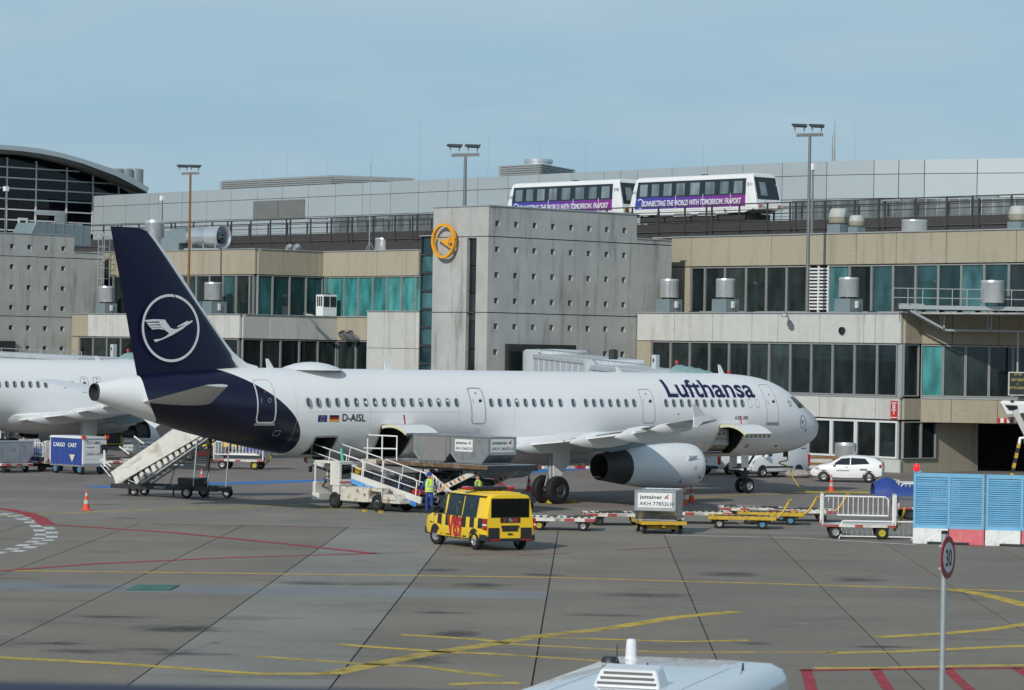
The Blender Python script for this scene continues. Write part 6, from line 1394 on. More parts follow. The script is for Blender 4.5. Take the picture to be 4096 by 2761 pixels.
for sd in (1,-1):
    MB().box(xr-.01,xr+.22,sd*.955-.06,sd*.955+.012,.72,1.12).build('tail_light',M['lampred'],van,bevel=.02); MB().box(xr-.014,xr+.2,sd*.955-.05,sd*.955+.016,.87,.93).build('reverse_light',M['decal'],van)
    y=sd*(B.y(.3,.6)+.012); text('V89',.68,M['redsign'],van,((.42 if sd>0 else -.92),y,.42),(-sd,0,0),(0,0,1),bold=.04,sx=.72)
    MB().box(1.30,1.44,sd*1.0-.12*(sd>0)+.0,sd*1.0+.12*(sd<0)+sd*.14,1.13,1.38).build('wing_mirror',M['dark'],van,bevel=.05)
    MB().box(1.305,1.30,sd*.92,sd*1.1,1.16,1.35).build('mirror_glass',M['mirror'],van)
    B.side(van,[(.60,.40),(.585,.40),(.585,1.1),(.60,1.1)],'dark','door_seam',.008,(sd,))
MB().box(-2.50,-2.30,-.93,.93,.34,.44).box(-2.48,-1.95,.90,.965,.34,.56).box(-2.48,-1.95,-.965,-.90,.34,.56).build('rear_bumper',M['dark'],van,bevel=.03)
for sd in (1,-1): MB().box(-2.505,-2.49,sd*.6-.2,sd*.6+.2,.37,.41).build('reflector',M['lampred'],van)
MB().box(2.2,2.50,-.86,.86,.34,.62).build('front_bumper',M['dark'],van,bevel=.06)
lb=MB().box(-.95,-.55,-.68,.68,2.03,2.15).build('light_bar',M['dark'],van,bevel=.05)
for sd in (1,-1): MB().box(-.97,-.53,sd*.82-.14,sd*.82+.14,2.03,2.15).build('red_beacon',M['lampred'],lb,bevel=.05)
MB().box(-.85,-.65,-.5,.5,1.97,2.03).build('light_bar_foot',M['steel'],lb)
for k in range(5): MB().box(-2.2,.6,-.5+k*.25-.02,-.5+k*.25+.02,1.985,2.0).build('roof_rib',M['yellow'],van)
MB().box(-2.36,-2.28,-.14,.14,1.90,1.95).build('brake_light',M['lampred'],van)
carwheels(van,(1.43,-1.57),1.70,.335,.23,arch=.41,B=B,steer=R(14))
for x,y in ((.55,.4),(.55,-.4),(-.6,.4),(-.6,-.4),(-1.5,.4),(-1.5,-.4)): MB().box(x-.25,x+.2,y-.24,y+.24,.6,1.0).box(x-.3,x-.17,y-.24,y+.24,1.0,1.52).box(x-.28,x-.19,y-.12,y+.12,1.54,1.7).build('seat',M['seat'],van,bevel=.04)
MB().tube([(1.0+.05*math.sin(a)*0-.1*math.sin(a),.4+.19*math.cos(a),1.16+.16*math.sin(a)) for a in [6.2832*k/16 for k in range(17)]],.018,6).build('steering_wheel',M['dark'],van)
# ---- white panel vans and small hatchback by the terminal
def white_van(P,rz,label,L=4.95,H=1.98,nm='panel_van',rearglass=False):
    o=empty(nm,label,'van',P,rz); k=L/4.9; zt=H
    Bv=Body([(-2.45*k,.40,zt-.10,.92),(-2.38*k,.36,zt-.03,.96),(0,.30,zt,.98),(.75*k,.30,zt-.04,.98),(.98*k,.30,zt-.16,.98),(1.62*k,.30,1.30,.97),(2.05*k,.32,1.10,.94),(2.33*k,.34,.98,.88),(2.45*k,.42,.78,.76)],1.15,.14,zt)
    Bv.build(o,'white')
    Bv.side(o,[(1.52*k,1.2),(.70*k,1.2),(.70*k,1.72),(.98*k,1.72),(1.35*k,1.42)],'darkglass','side_window',.008)
    MB().poly([(1.66*k,.80,1.31),(1.66*k,-.80,1.31),(1.05*k,-.68,zt-.13),(1.05*k,.68,zt-.13)]).build('windscreen',M['darkglass'],o).location.x=.03
    Bv.side(o,[(1.2*k,.55),(-1.0*k,.55),(-1.0*k,.64),(1.2*k,.66)],'dark','rubbing_strip',.012)
    Bv.side(o,[(.64*k,.42),(.625*k,.42),(.625*k,1.8),(.64*k,1.8)],'dark','door_seam',.007); Bv.side(o,[(-.55*k,.42),(-.565*k,.42),(-.565*k,1.8),(-.55*k,1.8)],'dark','door_seam',.007)
    Bv.side(o,[(-2.2*k,1.6),(-1.75*k,1.6),(-1.75*k,1.68),(-2.2*k,1.68)],'pole','side_lettering',.007)
    for sd in (1,-1):
        MB().prism([(2.1*k,sd*.93,.98),(2.36*k,sd*.72,.86),(2.40*k,sd*.60,.74),(2.25*k,sd*.90,.78)],(.03,sd*.03,.02)).build('headlight',M['headlamp'],o)
        MB().prism([(2.28*k,sd*.86,.52),(2.42*k,sd*.62,.52),(2.43*k,sd*.62,.42),(2.30*k,sd*.86,.42)],(.03,sd*.03,0)).build('fog_light',M['dark'],o)
        MB().box(1.25*k,1.42*k,sd*1.1-.11,sd*1.1+.11,1.14,1.42).build('wing_mirror',M['white'],o,bevel=.05)
        MB().box(-2.47*k,-2.28*k,sd*.935-.05,sd*.935+.035,.62,1.30).build('tail_light',M['lampred'],o,bevel=.02)
    MB().box(2.35*k,2.50*k,-.5,.5,.52,.80).build('radiator_grille',M['dark'],o,bevel=.03); MB().box(2.3*k,2.48*k,-.75,.75,.30,.42).build('front_bumper',M['dark'],o,bevel=.04)
    MB().box(-2.50*k,-2.38*k,-.88,.88,.34,.52).build('rear_bumper',M['dark'],o,bevel=.03); MB().box(-2.475*k,-2.45*k,-.3,.3,.95,1.06).build('licence_plate',M['decal'],o); MB().box(-2.475*k,-2.45*k,-.07,.1,.74,.80).build('tailgate_latch',M['dark'],o)
    if rearglass: MB().box(-2.47*k,-2.44*k,-.68,.68,1.2,1.75).build('rear_window',M['darkglass'],o)
    carwheels(o,(1.5*k,-1.5*k),1.80,.33,.22,arch=.40,B=Bv); return o
p=G(3060,1911); white_van(p+E1*1.2+E2*.87,TH+math.pi,'white panel van facing the airliner nose wheel, bright headlights','' and 0 or 4.95)
p=G(2914,1899.5); white_van(p+E1*1.5+E2*.87,TH,'white van seen from behind, beyond the airliner belly near the nose wheel',4.9,1.92,rearglass=True)
p0,p1=G(3305,1928),G(3488,1932.5)
car=empty('hatchback_car','small white hatchback car parked before the terminal wing, facing left','car',((p0+p1)/2+Vector((0,.82,0))),place2(p1,p0))
Bc=Body([(-1.98,.38,1.02,.74),(-1.93,.34,1.14,.80),(-1.55,.26,1.36,.84),(-1.0,.22,1.45,.855),(-.2,.20,1.48,.86),(.35,.20,1.40,.86),(1.0,.22,1.02,.85),(1.45,.24,.94,.83),(1.85,.28,.78,.74),(2.0,.34,.62,.62)],.92,.22,1.47)
Bc.build(car,'white')
Bc.side(car,[(.78,.96),(-.18,.97),(-.18,1.36),(.30,1.31)],'darkglass','side_window',.008); Bc.side(car,[(-.24,.97),(-1.28,1.04),(-1.02,1.33),(-.24,1.36)],'darkglass','side_window',.008)
MB().poly([(.98,.66,1.05),(.98,-.66,1.05),(.42,-.56,1.37),(.42,.56,1.37)]).build('windscreen',M['darkglass'],car).location.z=.025
MB().poly([(-1.90,.6,1.10),(-1.90,-.6,1.10),(-1.62,-.55,1.34),(-1.62,.55,1.34)]).build('rear_window',M['darkglass'],car).location.x=-.03
for sd in (1,-1):
    MB().prism([(1.55,sd*.82,.78),(1.86,sd*.66,.72),(1.80,sd*.68,.62),(1.45,sd*.83,.68)],(.02,sd*.03,.02)).build('headlight',M['headlamp'],car); MB().box(.62,.78,sd*.95-.09,sd*.95+.09,.94,1.07).build('wing_mirror',M['white'],car,bevel=.04)
    MB().box(-1.93,-1.80,sd*.78-.05,sd*.78+.035,.82,1.02).build('tail_light',M['lampred'],car,bevel=.02)
    Bc.side(car,[(-.19,.30),(-.205,.30),(-.205,.95),(-.19,.95)],'dark','door_seam',.007,(sd,)); Bc.side(car,[(.05,.83),(-.08,.83),(-.08,.86),(.05,.86)],'pole','door_handle',.015,(sd,)); Bc.side(car,[(.55,.62),(-.15,.62),(-.15,.68),(.55,.68)],'pole','side_lettering',.006,(sd,)) ; Bc.side(car,[(-.75,.68),(-1.15,.68),(-1.15,.76),(-.75,.76)],'ink','side_lettering',.006,(sd,))
MB().box(1.86,2.0,-.42,.42,.46,.64).build('radiator_grille',M['dark'],car,bevel=.04); MB().box(1.82,1.99,-.55,.55,.26,.36).build('front_bumper',M['dark'],car,bevel=.03)
carwheels(car,(1.25,-1.25),1.56,.305,.2,arch=.365,B=Bc)
# ================================================================ unit load devices
def uld(P,rz,label,ident='AKH 77852LH',faces=('x',),m='uld',canvas=False,full=True):
    o=empty('air_cargo_container',label,'cargo container',P,rz,group='air cargo containers')
    b,t,kz,H_,d=.78,1.22,.42,1.14,.765
    pr=[(-b,.03),(b,.03),(t,kz),(t,H_),(-t,H_),(-t,kz)]
    MB().prism([(x,-d,z) for x,z in pr],(0,2*d,0)).build('shell',M[m],o,bevel=.012,seg=1)
    q=MB().box(-b-.03,b+.03,-d-.03,d+.03,0,.045); q.build('base_rail',M['alu'],o)
    e=MB()
    for y in (-d,d):
        L_=[(x,y,z) for x,z in pr]
        for i in range(len(L_)): e.bar(L_[i],L_[(i+1)%6],.05)
    for x,z in pr[2:]: e.bar((x,-d,z),(x,d,z),.05)
    e.build('edge_profile',M['alu'],o); tag(o.children[-1],kind='stuff')
    for x in (-.42,.42): MB().box(x-.025,x+.025,-d-.015,-d+.0,.05,H_-.03).build('side_rib',M['alu'],o); MB().box(x-.025,x+.025,d,d+.015,.05,H_-.03).build('side_rib',M['alu'],o)
    def label_(org,xd,w,h):
        xd=Vector(xd); up=Vector((0,0,1)); n=xd.cross(up); org=Vector(org)
        q=MB(); q.hexa([org,org+xd*w,org+xd*w-n*.004,org-n*.004,org+up*h,org+xd*w+up*h,org+xd*w+up*h-n*.004,org+up*h-n*.004]); lp=q.build('label_plate',M['decal'],o)
        f_=n*.004
        text('jettainer',h*.25,M['ink'],lp,org+xd*w*.06+up*h*.60+f_,xd,up,bold=.004,sx=w/(h*2.1)*1.18)
        q=MB(); z=up*h; a=org+xd*w*.80+f_*1.5; q.add([a+z*.62,a+xd*w*.10+z*.86,a+xd*w*.10+z*.92,a-xd*w*.03+z*.66],[(0,1,2,3)]); q.build('logo_roof',M['ink'],lp,fix=False); q=MB(); q.add([a+xd*w*.03+z*.60,a+xd*w*.10+z*.60,a+xd*w*.10+z*.80,a+xd*w*.03+z*.68],[(0,1,2,3)]); q.build('logo_block',M['amber'],lp,fix=False)
        text(ident,h*.26,M['ink'],lp,org+xd*w*.05+up*h*.14+f_,xd,up,bold=.002,sx=w/(h*2.1)*.98)
    if 'x' in faces: label_((-t-.006,.66,.52),(0,-1,0),1.3,.56)
    if 'y+' in faces: label_((.95,d+.02,.50),(-1,0,0),1.15,.52)
    if 'y-' in faces: label_((-.95,-d-.02,.50),(1,0,0),1.15,.52)
    if canvas:
        for sd in (1,-1): MB().prism([(-.95,sd*(d+.012),.06),(.55,sd*(d+.012),.06),(.55,sd*(d+.012),H_-.04),(-.95,sd*(d+.012),H_-.04)],(0,sd*.02,0)).build('door_curtain',M['canvas'],o)
    return o
# ---- belt loader at the bulk hold
pf_,pr__=G(1333,2035),G(1512,2044.5)
bl_=empty('belt_loader','old rusty white belt loader truck with blue side panel reaching the rear hold','belt loader',(pf_+pr__)/2+E1*.85,TH+math.pi/2)
q=MB(); q.prism([(1.05,.86,.35),(1.05,.86,.98),(-.85,.86,.95),(-.85,.86,.35)],(0,-1.7,0)); q.build('chassis_box',M['rustwhite'],bl_,bevel=.03)
MB().box(-2.9,-.9,-.85,.85,.38,.52).box(-2.3,-1.9,.5,.86,.52,.75).build('rear_frame',M['rustwhite'],bl_,bevel=.02)
MB().prism([(-1.75,.9,.52),(-2.7,.9,.52),(-2.5,.9,.74),(-1.9,.9,.74)],(0,-.6,0)).build('rear_step',M['rustwhite'],bl_,bevel=.02)
MB().prism([(-1.8,.91,.44),(-1.8,.91,.98),(-1.05,.91,.98),(-.95,.91,.7),(-1.05,.91,.74),(-1.1,.91,.86),(-1.75,.91,.84)],(0,-.5,0)).build('mudguard',M['rustwhite'],bl_)
# cab
cb=MB(); 
for x0,x1,y0,y1,z0,z1 in ((1.1,1.25,.12,.88,.98,2.0),(2.75,2.83,.80,.88,.9,1.9),(2.75,2.83,.12,.2,.9,1.9),(1.62,1.74,.80,.88,.98,1.95),(1.1,2.83,.12,.88,1.92,2.03),(1.25,1.62,.82,.88,.98,1.95),(2.45,2.95,.12,.9,.30,.62),(2.72,2.90,.12,.9,.62,1.1),(1.15,1.6,.15,.85,.6,.98)): cb.box(x0,x1,y0,y1,z0,z1)
cabo=cb.build('cab',M['offwhite'],bl_,bevel=.02); tag(cabo)
MB().box(1.085,1.098,.26,.72,1.32,1.86).build('cab_rear_window',M['carglass2'],cabo,bevel=.0); MB().box(1.08,1.1,.22,.76,1.28,1.32).box(1.08,1.1,.22,.76,1.86,1.90).box(1.08,1.1,.22,.26,1.32,1.86).box(1.08,1.1,.72,.76,1.32,1.86).build('window_seal',M['dark'],cabo)
MB().box(1.06,1.09,.15,.85,1.12,1.17).build('grab_bar',M['red'],cabo)
MB().box(1.5,1.95,.25,.75,.95,1.08).box(1.4,1.52,.25,.75,1.08,1.5).build('driver_seat',M['seat'],bl_,bevel=.03); MB().tube([(2.35-.1*math.sin(a),.5+.2*math.cos(a),1.22+.13*math.sin(a)) for a in [6.2832*k/14 for k in range(15)]],.02,6).build('steering_wheel',M['dark'],bl_); MB().bar((2.4,.5,1.2),(2.75,.5,.85),.05).build('steering_column',M['dark'],bl_)
MB().tube([(2.85,.75,1.85),(3.05,.9,1.75)],.03,6).box(3.0,3.08,.85,1.0,1.5,1.75).build('cab_mirror',M['dark'],cabo)
for x in (1.42,-1.43):
    for y in (.78,-.78): wheel(bl_,(x,y,.36),.36,.26,hub='steel')
# conveyor boom
c0,c1=Vector((4.15,-.28,2.05)),Vector((-3.55,-.28,.62)); dd=(c1-c0).normalized(); nn=Vector((-dd.z,0,dd.x)); nn=nn if nn.z>0 else -nn
def bo(t,y,h): return c0+(c1-c0)*t+Vector((0,y,0))+nn*h
def slab(t0,t1,y0,y1,h0,h1,m,nm,parent=bl_): return MB().hexa([bo(t0,y0,h0),bo(t1,y0,h0),bo(t1,y1,h0),bo(t0,y1,h0),bo(t0,y0,h1),bo(t1,y0,h1),bo(t1,y1,h1),bo(t0,y1,h1)]).build(nm,M[m],parent,bevel=.01,seg=1)
boom=slab(0,1,-.42,.42,-.10,-.02,'black','conveyor_belt')
slab(.0,.30,.42,.52,-.16,.05,'offwhite','boom_side',boom); slab(.30,1,.42,.52,-.22,.06,'offwhite','boom_side',boom); slab(0,1,-.52,-.42,-.2,.05,'offwhite','boom_side',boom)
slab(.52,.97,.525,.54,-.40,-.20,'inkblue','boom_panel',boom); slab(.37,.52,.44,.53,-.40,-.18,'boomblue','boom_panel',boom); slab(.06,.94,-.40,.40,-.30,-.12,'steel','boom_underframe',boom)
MB().cyl(bo(-.01,.5,-.06),bo(-.01,-.5,-.06),.16).build('boom_roller',M['black'],boom,smooth=40); MB().cyl(bo(-.01,.53,-.06),bo(-.01,.51,-.06),.09).build('roller_hub',M['red'],boom)
text('0154',.26,M['decal'],boom,bo(.60,.545,-.36),-dd*-1,nn,sx=.9); text('KFB.',.13,M['decal'],boom,bo(.535,.545,-.30),dd,nn)
def rails(y,segs,nm='boom_rail'):
    for t0,t1,h in segs:
        pts=[bo(t0,y,.05),bo(t0-.005,y,h*.9),bo(t0+.01,y,h),bo(t1-.02,y,h),bo(t1,y,h*.88),bo(t1+.002,y,.05)]
        MB().tube(pts,.026,8).build(nm,M['white'],boom,smooth=60)
        MB().tube([bo(t0,y,h*.5),bo(t1,y,h*.5)],.02,8).build(nm,M['white'],boom,smooth=60)
        for k in (.35,.68): t=t0+(t1-t0)*k; MB().tube([bo(t,y,.05),bo(t,y,h)],.02,8).build(nm,M['white'],boom,smooth=60)
rails(.50,((.03,.485,.72),(.50,.95,.72))); rails(-.50,((.05,.5,.85),(.515,.97,.85)))
MB().hexa([bo(.335,.56,-.1),bo(.355,.56,-.1),bo(.355,.58,-.1),bo(.335,.58,-.1),bo(.28,.56,.95),bo(.30,.56,.95),bo(.30,.58,.95),bo(.28,.58,.95)]).build('height_marker',M['greenmark'],boom)
for x in (1.3,-1.0): MB().bar((x,-.2,.9),(x+.9,-.2,.95+.186*(x+3.55)),.1).build('boom_strut',M['steel'],bl_)
bags=[(.12,.35,.3,.22,'olive'),(.30,.5,.35,.28,'decal'),(.38,.6,.3,.25,'gseyellow'),(.50,.55,.4,.3,'dark'),(.58,.6,.4,.32,'seat'),(.68,.6,.35,.3,'dark'),(.76,.6,.42,.34,'suit'),(.84,.55,.4,.3,'seat'),(.63,.4,.3,.45,'canvas'),(.9,.4,.3,.2,'red')]
M['olive']=mat('olive_duffel',(.13,.13,.07),.9,var=.3,bump=.4,bscale=6); M['suit']=mat('navy_suitcase',(.02,.03,.07),.5,var=.1)
cn=['olive duffel bag highest on the conveyor belt','white bag on the upper conveyor belt','yellow bag on the upper conveyor belt','black suitcase midway along the conveyor','slate grey suitcase on the conveyor by the blue panel','small black suitcase on the lower conveyor','navy blue suitcase on the lower conveyor','dark grey suitcase near the low end of the conveyor','grey flat bag leaning on the middle of the conveyor','red bag at the low end of the conveyor']
for (t,ln,wd,h,m_),lb in zip(bags,cn):
    P=bl_.matrix_basis if False else None
    o=empty('suitcase',lb,'luggage',bl_.location+Matrix.Rotation(bl_.rotation_euler.z,3,'Z')@bo(t,0,0),bl_.rotation_euler.z,group='luggage on the conveyor belt')
    ang=math.atan2(dd.z,dd.x); q=MB(M=Matrix.Rotation(-math.atan2(-dd.z,-dd.x),4,'Y')); q.box(-ln/2,ln/2,-wd*.75,wd*.75,0,h); q.build('case',M[m_],o,bevel=.05); q=MB(M=Matrix.Rotation(-math.atan2(-dd.z,-dd.x),4,'Y')); q.tube([(-.08,0,h),(-.06,0,h+.05),(.06,0,h+.05),(.08,0,h)],.014,6); q.build('handle',M['black'],o)
for u,v,lb in ((1458,2047,'yellow wooden chock left of the belt loader rear wheel'),(1523,2051.5,'yellow wooden chock under the belt loader rear wheel')):
    o=empty('wheel_chock',lb,'wheel chock',G(u,v),TH+math.pi/2-.6,group='wheel chocks'); MB().prism([(-.3,-.08,0),(.3,-.08,0),(.26,-.08,.09),(-.26,-.08,.09)],(0,.16,0)).build('wedge',M['gseyellow'],o); MB().tube([(-.31,0,.05),(-.36,0,.08),(-.36,.05,.08)],.015,6).build('rope_loop',M['black'],o)
# ---- container high loader at the aft hold
hlP=AP(29.6,6.3); hl_=empty('high_loader','container loader with rusty raised deck on striped scissor arms at the aft hold','cargo loader',hlP,TH+math.pi/2)
ZP=2.06
MB().box(-3.3,3.9,-1.45,1.45,ZP-.28,ZP-.02).build('lift_deck',M['steel'],hl_); 
for y in (1.45,-1.55): MB().box(-3.35,3.95,y,y+.1,ZP-.20,ZP-.02).build('deck_rail',M['rustbrown'],hl_,bevel=.02)
for k in range(23): x=-3.15+k*.31; MB().cyl((x,-1.4,ZP-.03),(x,1.4,ZP-.03),.035,n=8).build('deck_roller',M['galv'],hl_)
def arm(y,x0,z0,x1,z1,nm='scissor_arm'):
    a=MB().bar((x0,y,z0),(x1,y,z1),.1,.24).build(nm,M['offwhite'],hl_,bevel=.02)
    p,q_=Vector((x0,y,z0)),Vector((x1,y,z1)); d=(q_-p).normalized(); n_=d.cross(Vector((0,1,0)))
    Ln=(q_-p).length
    for k in range(9):
        t=.12+k*.085
        if .3<t<.42: continue
        c=p+d*Ln*t+Vector((0,.056,0)); e=n_*.08; f_=d*.06; g_=d*.05
        MB().quad(c-e-f_-g_,c-e+f_-g_,c+e+f_+g_,c+e-f_+g_).build('arm_stripe',M['ink' if k%2 else 'stripeorange'],a,fix=False)
    return a
for y in (1.2,-1.2): a_=arm(y,.95,.56,-2.15,ZP-.36); 
a1=arm(1.34,1.42,ZP-.1,-.9,.72); arm(-1.34,1.42,ZP-.1,-.9,.72); 
text('TREPEL',.2,M['inkblue'],a1,(1.10,1.41,ZP-.42),(Vector((-.9,1.34,.72))-Vector((1.42,1.34,ZP-.1))).normalized()*1.0,(Vector((1.2,0,ZP-.42))-Vector((-1.0,0,.62))).cross(Vector((0,1,0))).normalized()*1.0 if False else Vector((.49,0,.87)),bold=.006)
MB().box(-3.3,3.4,-1.35,1.35,.42,.66).build('loader_chassis',M['steel'],hl_); MB().box(1.6,3.0,-1.3,1.3,.66,1.5).build('engine_housing',M['steel'],hl_,bevel=.04); MB().box(-.9,1.1,-1.0,.9,.66,1.35).build('hydraulic_tank',M['dark'],hl_,bevel=.04)
for x in (-2.9,-2.2,2.3,3.0):
    for y in (1.2,-1.2): wheel(hl_,(x,y,.32),.32,.28)
for x in (-1.2,-.5,.1,.8): MB().tube([(x,.9,.7),(x+.3,1.0,1.1),(x+.1,.95,ZP-.35)],.03,6).build('hydraulic_hose',M['black'],hl_)
# bridge deck to the hold with guard rails
MB().box(3.95,5.05,-1.5,1.5,ZP-.22,ZP-.02).build('bridge_deck',M['rustwhite'],hl_,bevel=.02)
for y in (1.5,-1.5):
    MB().tube([(2.6,y,ZP),(2.6,y,ZP+1.05),(4.6,y,ZP+1.05),(5.05,y,ZP+.5),(5.0,y,ZP+.45),(2.6,y,ZP+.5)],.035,8).build('guard_rail',M['white'],hl_,smooth=60)
    for x in (3.6,4.6): MB().tube([(x,y,ZP),(x,y,ZP+1.05)],.035,8).build('guard_rail',M['white'],hl_)
MB().bar((4.6,1.5,ZP+1.05),(5.5,1.5,ZP),.05).build('guard_brace',M['white'],hl_)
lrot=hl_.rotation_euler.z
def onhl(x,y,z): return hlP+Matrix.Rotation(lrot,3,'Z')@Vector((x,y,z))
uld(onhl(.72,.35,ZP+.02),lrot,'grey curtain sided cargo container nearest the hold on the loader deck','AKH 5532LH',('',),canvas=True)
uld(onhl(-1.76,.35,ZP+.02),lrot,'cargo container AKH 3665LH at the outer end of the loader deck','AKH 3665LH',('y+','x'))
uld(AP(8.25,-.12,2.10),TH+math.pi/2,'cargo container showing inside the open forward hold','AKH79127LH',('y+','y-','x')).rotation_euler.z=TH+math.pi/2
# ================================================================ dollies and carts
M['hubyellow']=mat('yellow_hub',(.42,.37,.03),.5,var=.1); M['hubblue']=mat('blue_hub',(.06,.22,.36),.5,var=.1)
def dolly(P,rz,label,frame='offwhite',hubs=('hubyellow','rim'),stripes=True,bar=None,L_=2.7,Wd=1.75,deck=True,up=False):
    o=empty('container_dolly',label,'dolly',P,rz,group='container dollies'); h=.50
    q=MB(); q.box(-L_/2,L_/2,-Wd/2,-Wd/2+.09,h-.14,h).box(-L_/2,L_/2,Wd/2-.09,Wd/2,h-.14,h).box(-L_/2,-L_/2+.09,-Wd/2+.09,Wd/2-.09,h-.14,h).box(L_/2-.09,L_/2,-Wd/2+.09,Wd/2-.09,h-.14,h).box(-.05,.05,-Wd/2+.09,Wd/2-.09,h-.12,h-.02); q.build('deck_frame',M[frame],o,bevel=.01,seg=1)
    for k in range(9): x=-L_/2+.28+k*(L_-.56)/8; MB().cyl((x,-Wd/2+.1,h-.03),(x,Wd/2-.1,h-.03),.032,n=8).build('roller',M['steel' if k%3 else 'dark'],o)
    MB().box(-L_/2+.1,L_/2-.1,-Wd/2+.1,Wd/2-.1,h-.13,h-.10).build('deck_plate',M['steel'],o)
    if stripes:
        for sd in (1,-1):
            for k in range(7):
                if k in (1,4,5): continue
                x=-L_/2+k*L_/7; MB().box(x+.005,x+L_/7-.005,sd*(Wd/2+.006)-.006,sd*(Wd/2+.006)+.006,h-.13,h-.01).build('marking_stripe',M['wornred' if k%2==0 else 'wornwhite'],o)
        for sd in (1,-1):
            for k in range(5):
                y=-Wd/2+k*Wd/5; MB().box(sd*(L_/2+.006)-.006,sd*(L_/2+.006)+.006,y+.005,y+Wd/5-.005,h-.13,h-.01).build('marking_stripe',M['wornred' if k%2==0 else 'wornwhite'],o)
    rr_=random.Random(int(abs(P.x*100)))
    for k in range(4):
        x,y,a,b_=rr_.uniform(-L_/2+.4,L_/2-.5),rr_.uniform(-.5,.5),rr_.uniform(.15,.5),rr_.uniform(.06,.2); z=h+rr_.uniform(.03,.08); MB().hexa([(x-a,y-b_,h+.002),(x+a,y-b_,h+.002),(x+a,y+b_,h+.002),(x-a,y+b_,h+.002),(x-a*.9,y-b_*.8,z),(x+a*.8,y-b_*.8,z-.015),(x+a*.85,y+b_*.8,z),(x-a*.9,y+b_*.8,z-.01)]).build('stop_block',M['dark' if k%2 else 'trackdark'],o)
    for i,x in enumerate((-L_/2+.45,L_/2-.55)):
        MB().box(x-.06,x+.06,-Wd/2+.2,Wd/2-.2,.18,.30).box(x-.35,x+.35,-.06,.06,.26,h-.14).build('axle_beam',M[frame],o)
        for sd in (1,-1): wheel(o,(x,sd*(Wd/2-.18),.2),.2,.14,hub=hubs[(i+(sd>0))%len(hubs)])
    if up: MB().tube([(L_/2-.1,0,.30),(L_/2+.25,0,.62),(L_/2+.55,0,1.15)],.05,8).box(L_/2+.50,L_/2+.62,-.28,.28,1.14,1.19).build('drawbar',M[bar or frame],o)
    else: MB().tube([(L_/2-.1,0,.30),(L_/2+.5,0,.27),(L_/2+1.2,0,.25)],.05,8).lathe([(.05,-.02),(.11,-.02),(.11,.03),(.05,.03),(.05,-.02)],12,(L_/2+1.28,0,.26)).build('drawbar',M[bar or frame],o)
    return o
def stow(o): return o
d0=dolly(G(2243,2122)+Vector((0,.5,0)),R(176),'red and white edged dolly right behind the yellow van'); 
dolly(G(2475,2105)+Vector((0,1.0,0)),R(8),'white dolly half hidden behind the lone container, on its left',hubs=('steel',))
dd0=dolly(G(2630,2138)+Vector((.1,1.2,0)),R(97),'yellow dolly carrying the lone cargo container','gseyellow',('hubyellow','steel'),stripes=False,bar='gseyellow',up=True,L_=2.5,Wd=1.75)
uld(dd0.location+Vector((0,0,.50)),R(97)-R(0)+0,'cargo container AKH 77852LH standing alone on a yellow dolly','AKH 77852LH',('x',)).rotation_euler.z=R(80)
dolly(G(2795,2100)+Vector((0,1.2,0)),R(2),'white dolly right of the lone container with blue hubs',hubs=('hubblue','steel'))
dolly(G(2975,2118)+Vector((0,1.0,0)),R(-4),'first yellow dolly with raised drawbar, grey and blue hubs','gseyellow',('rim','hubblue'),stripes=False,bar='gseyellow',up=True)
dolly(G(3100,2108)+Vector((0,2.2,0)),R(-4),'second yellow dolly with raised drawbar, behind the first','gseyellow',('steel','hubblue'),stripes=False,bar='gseyellow',up=True)
dolly(G(3030,2092)+Vector((0,3.2,0)),R(2),'white dolly behind the two yellow dollies',hubs=('steel',))
dolly(G(3230,2098)+Vector((0,2.6,0)),R(-2),'white dolly beside the railed luggage cart, third drawbar raised','offwhite',('hubblue','steel'),bar='gseyellow',up=True)
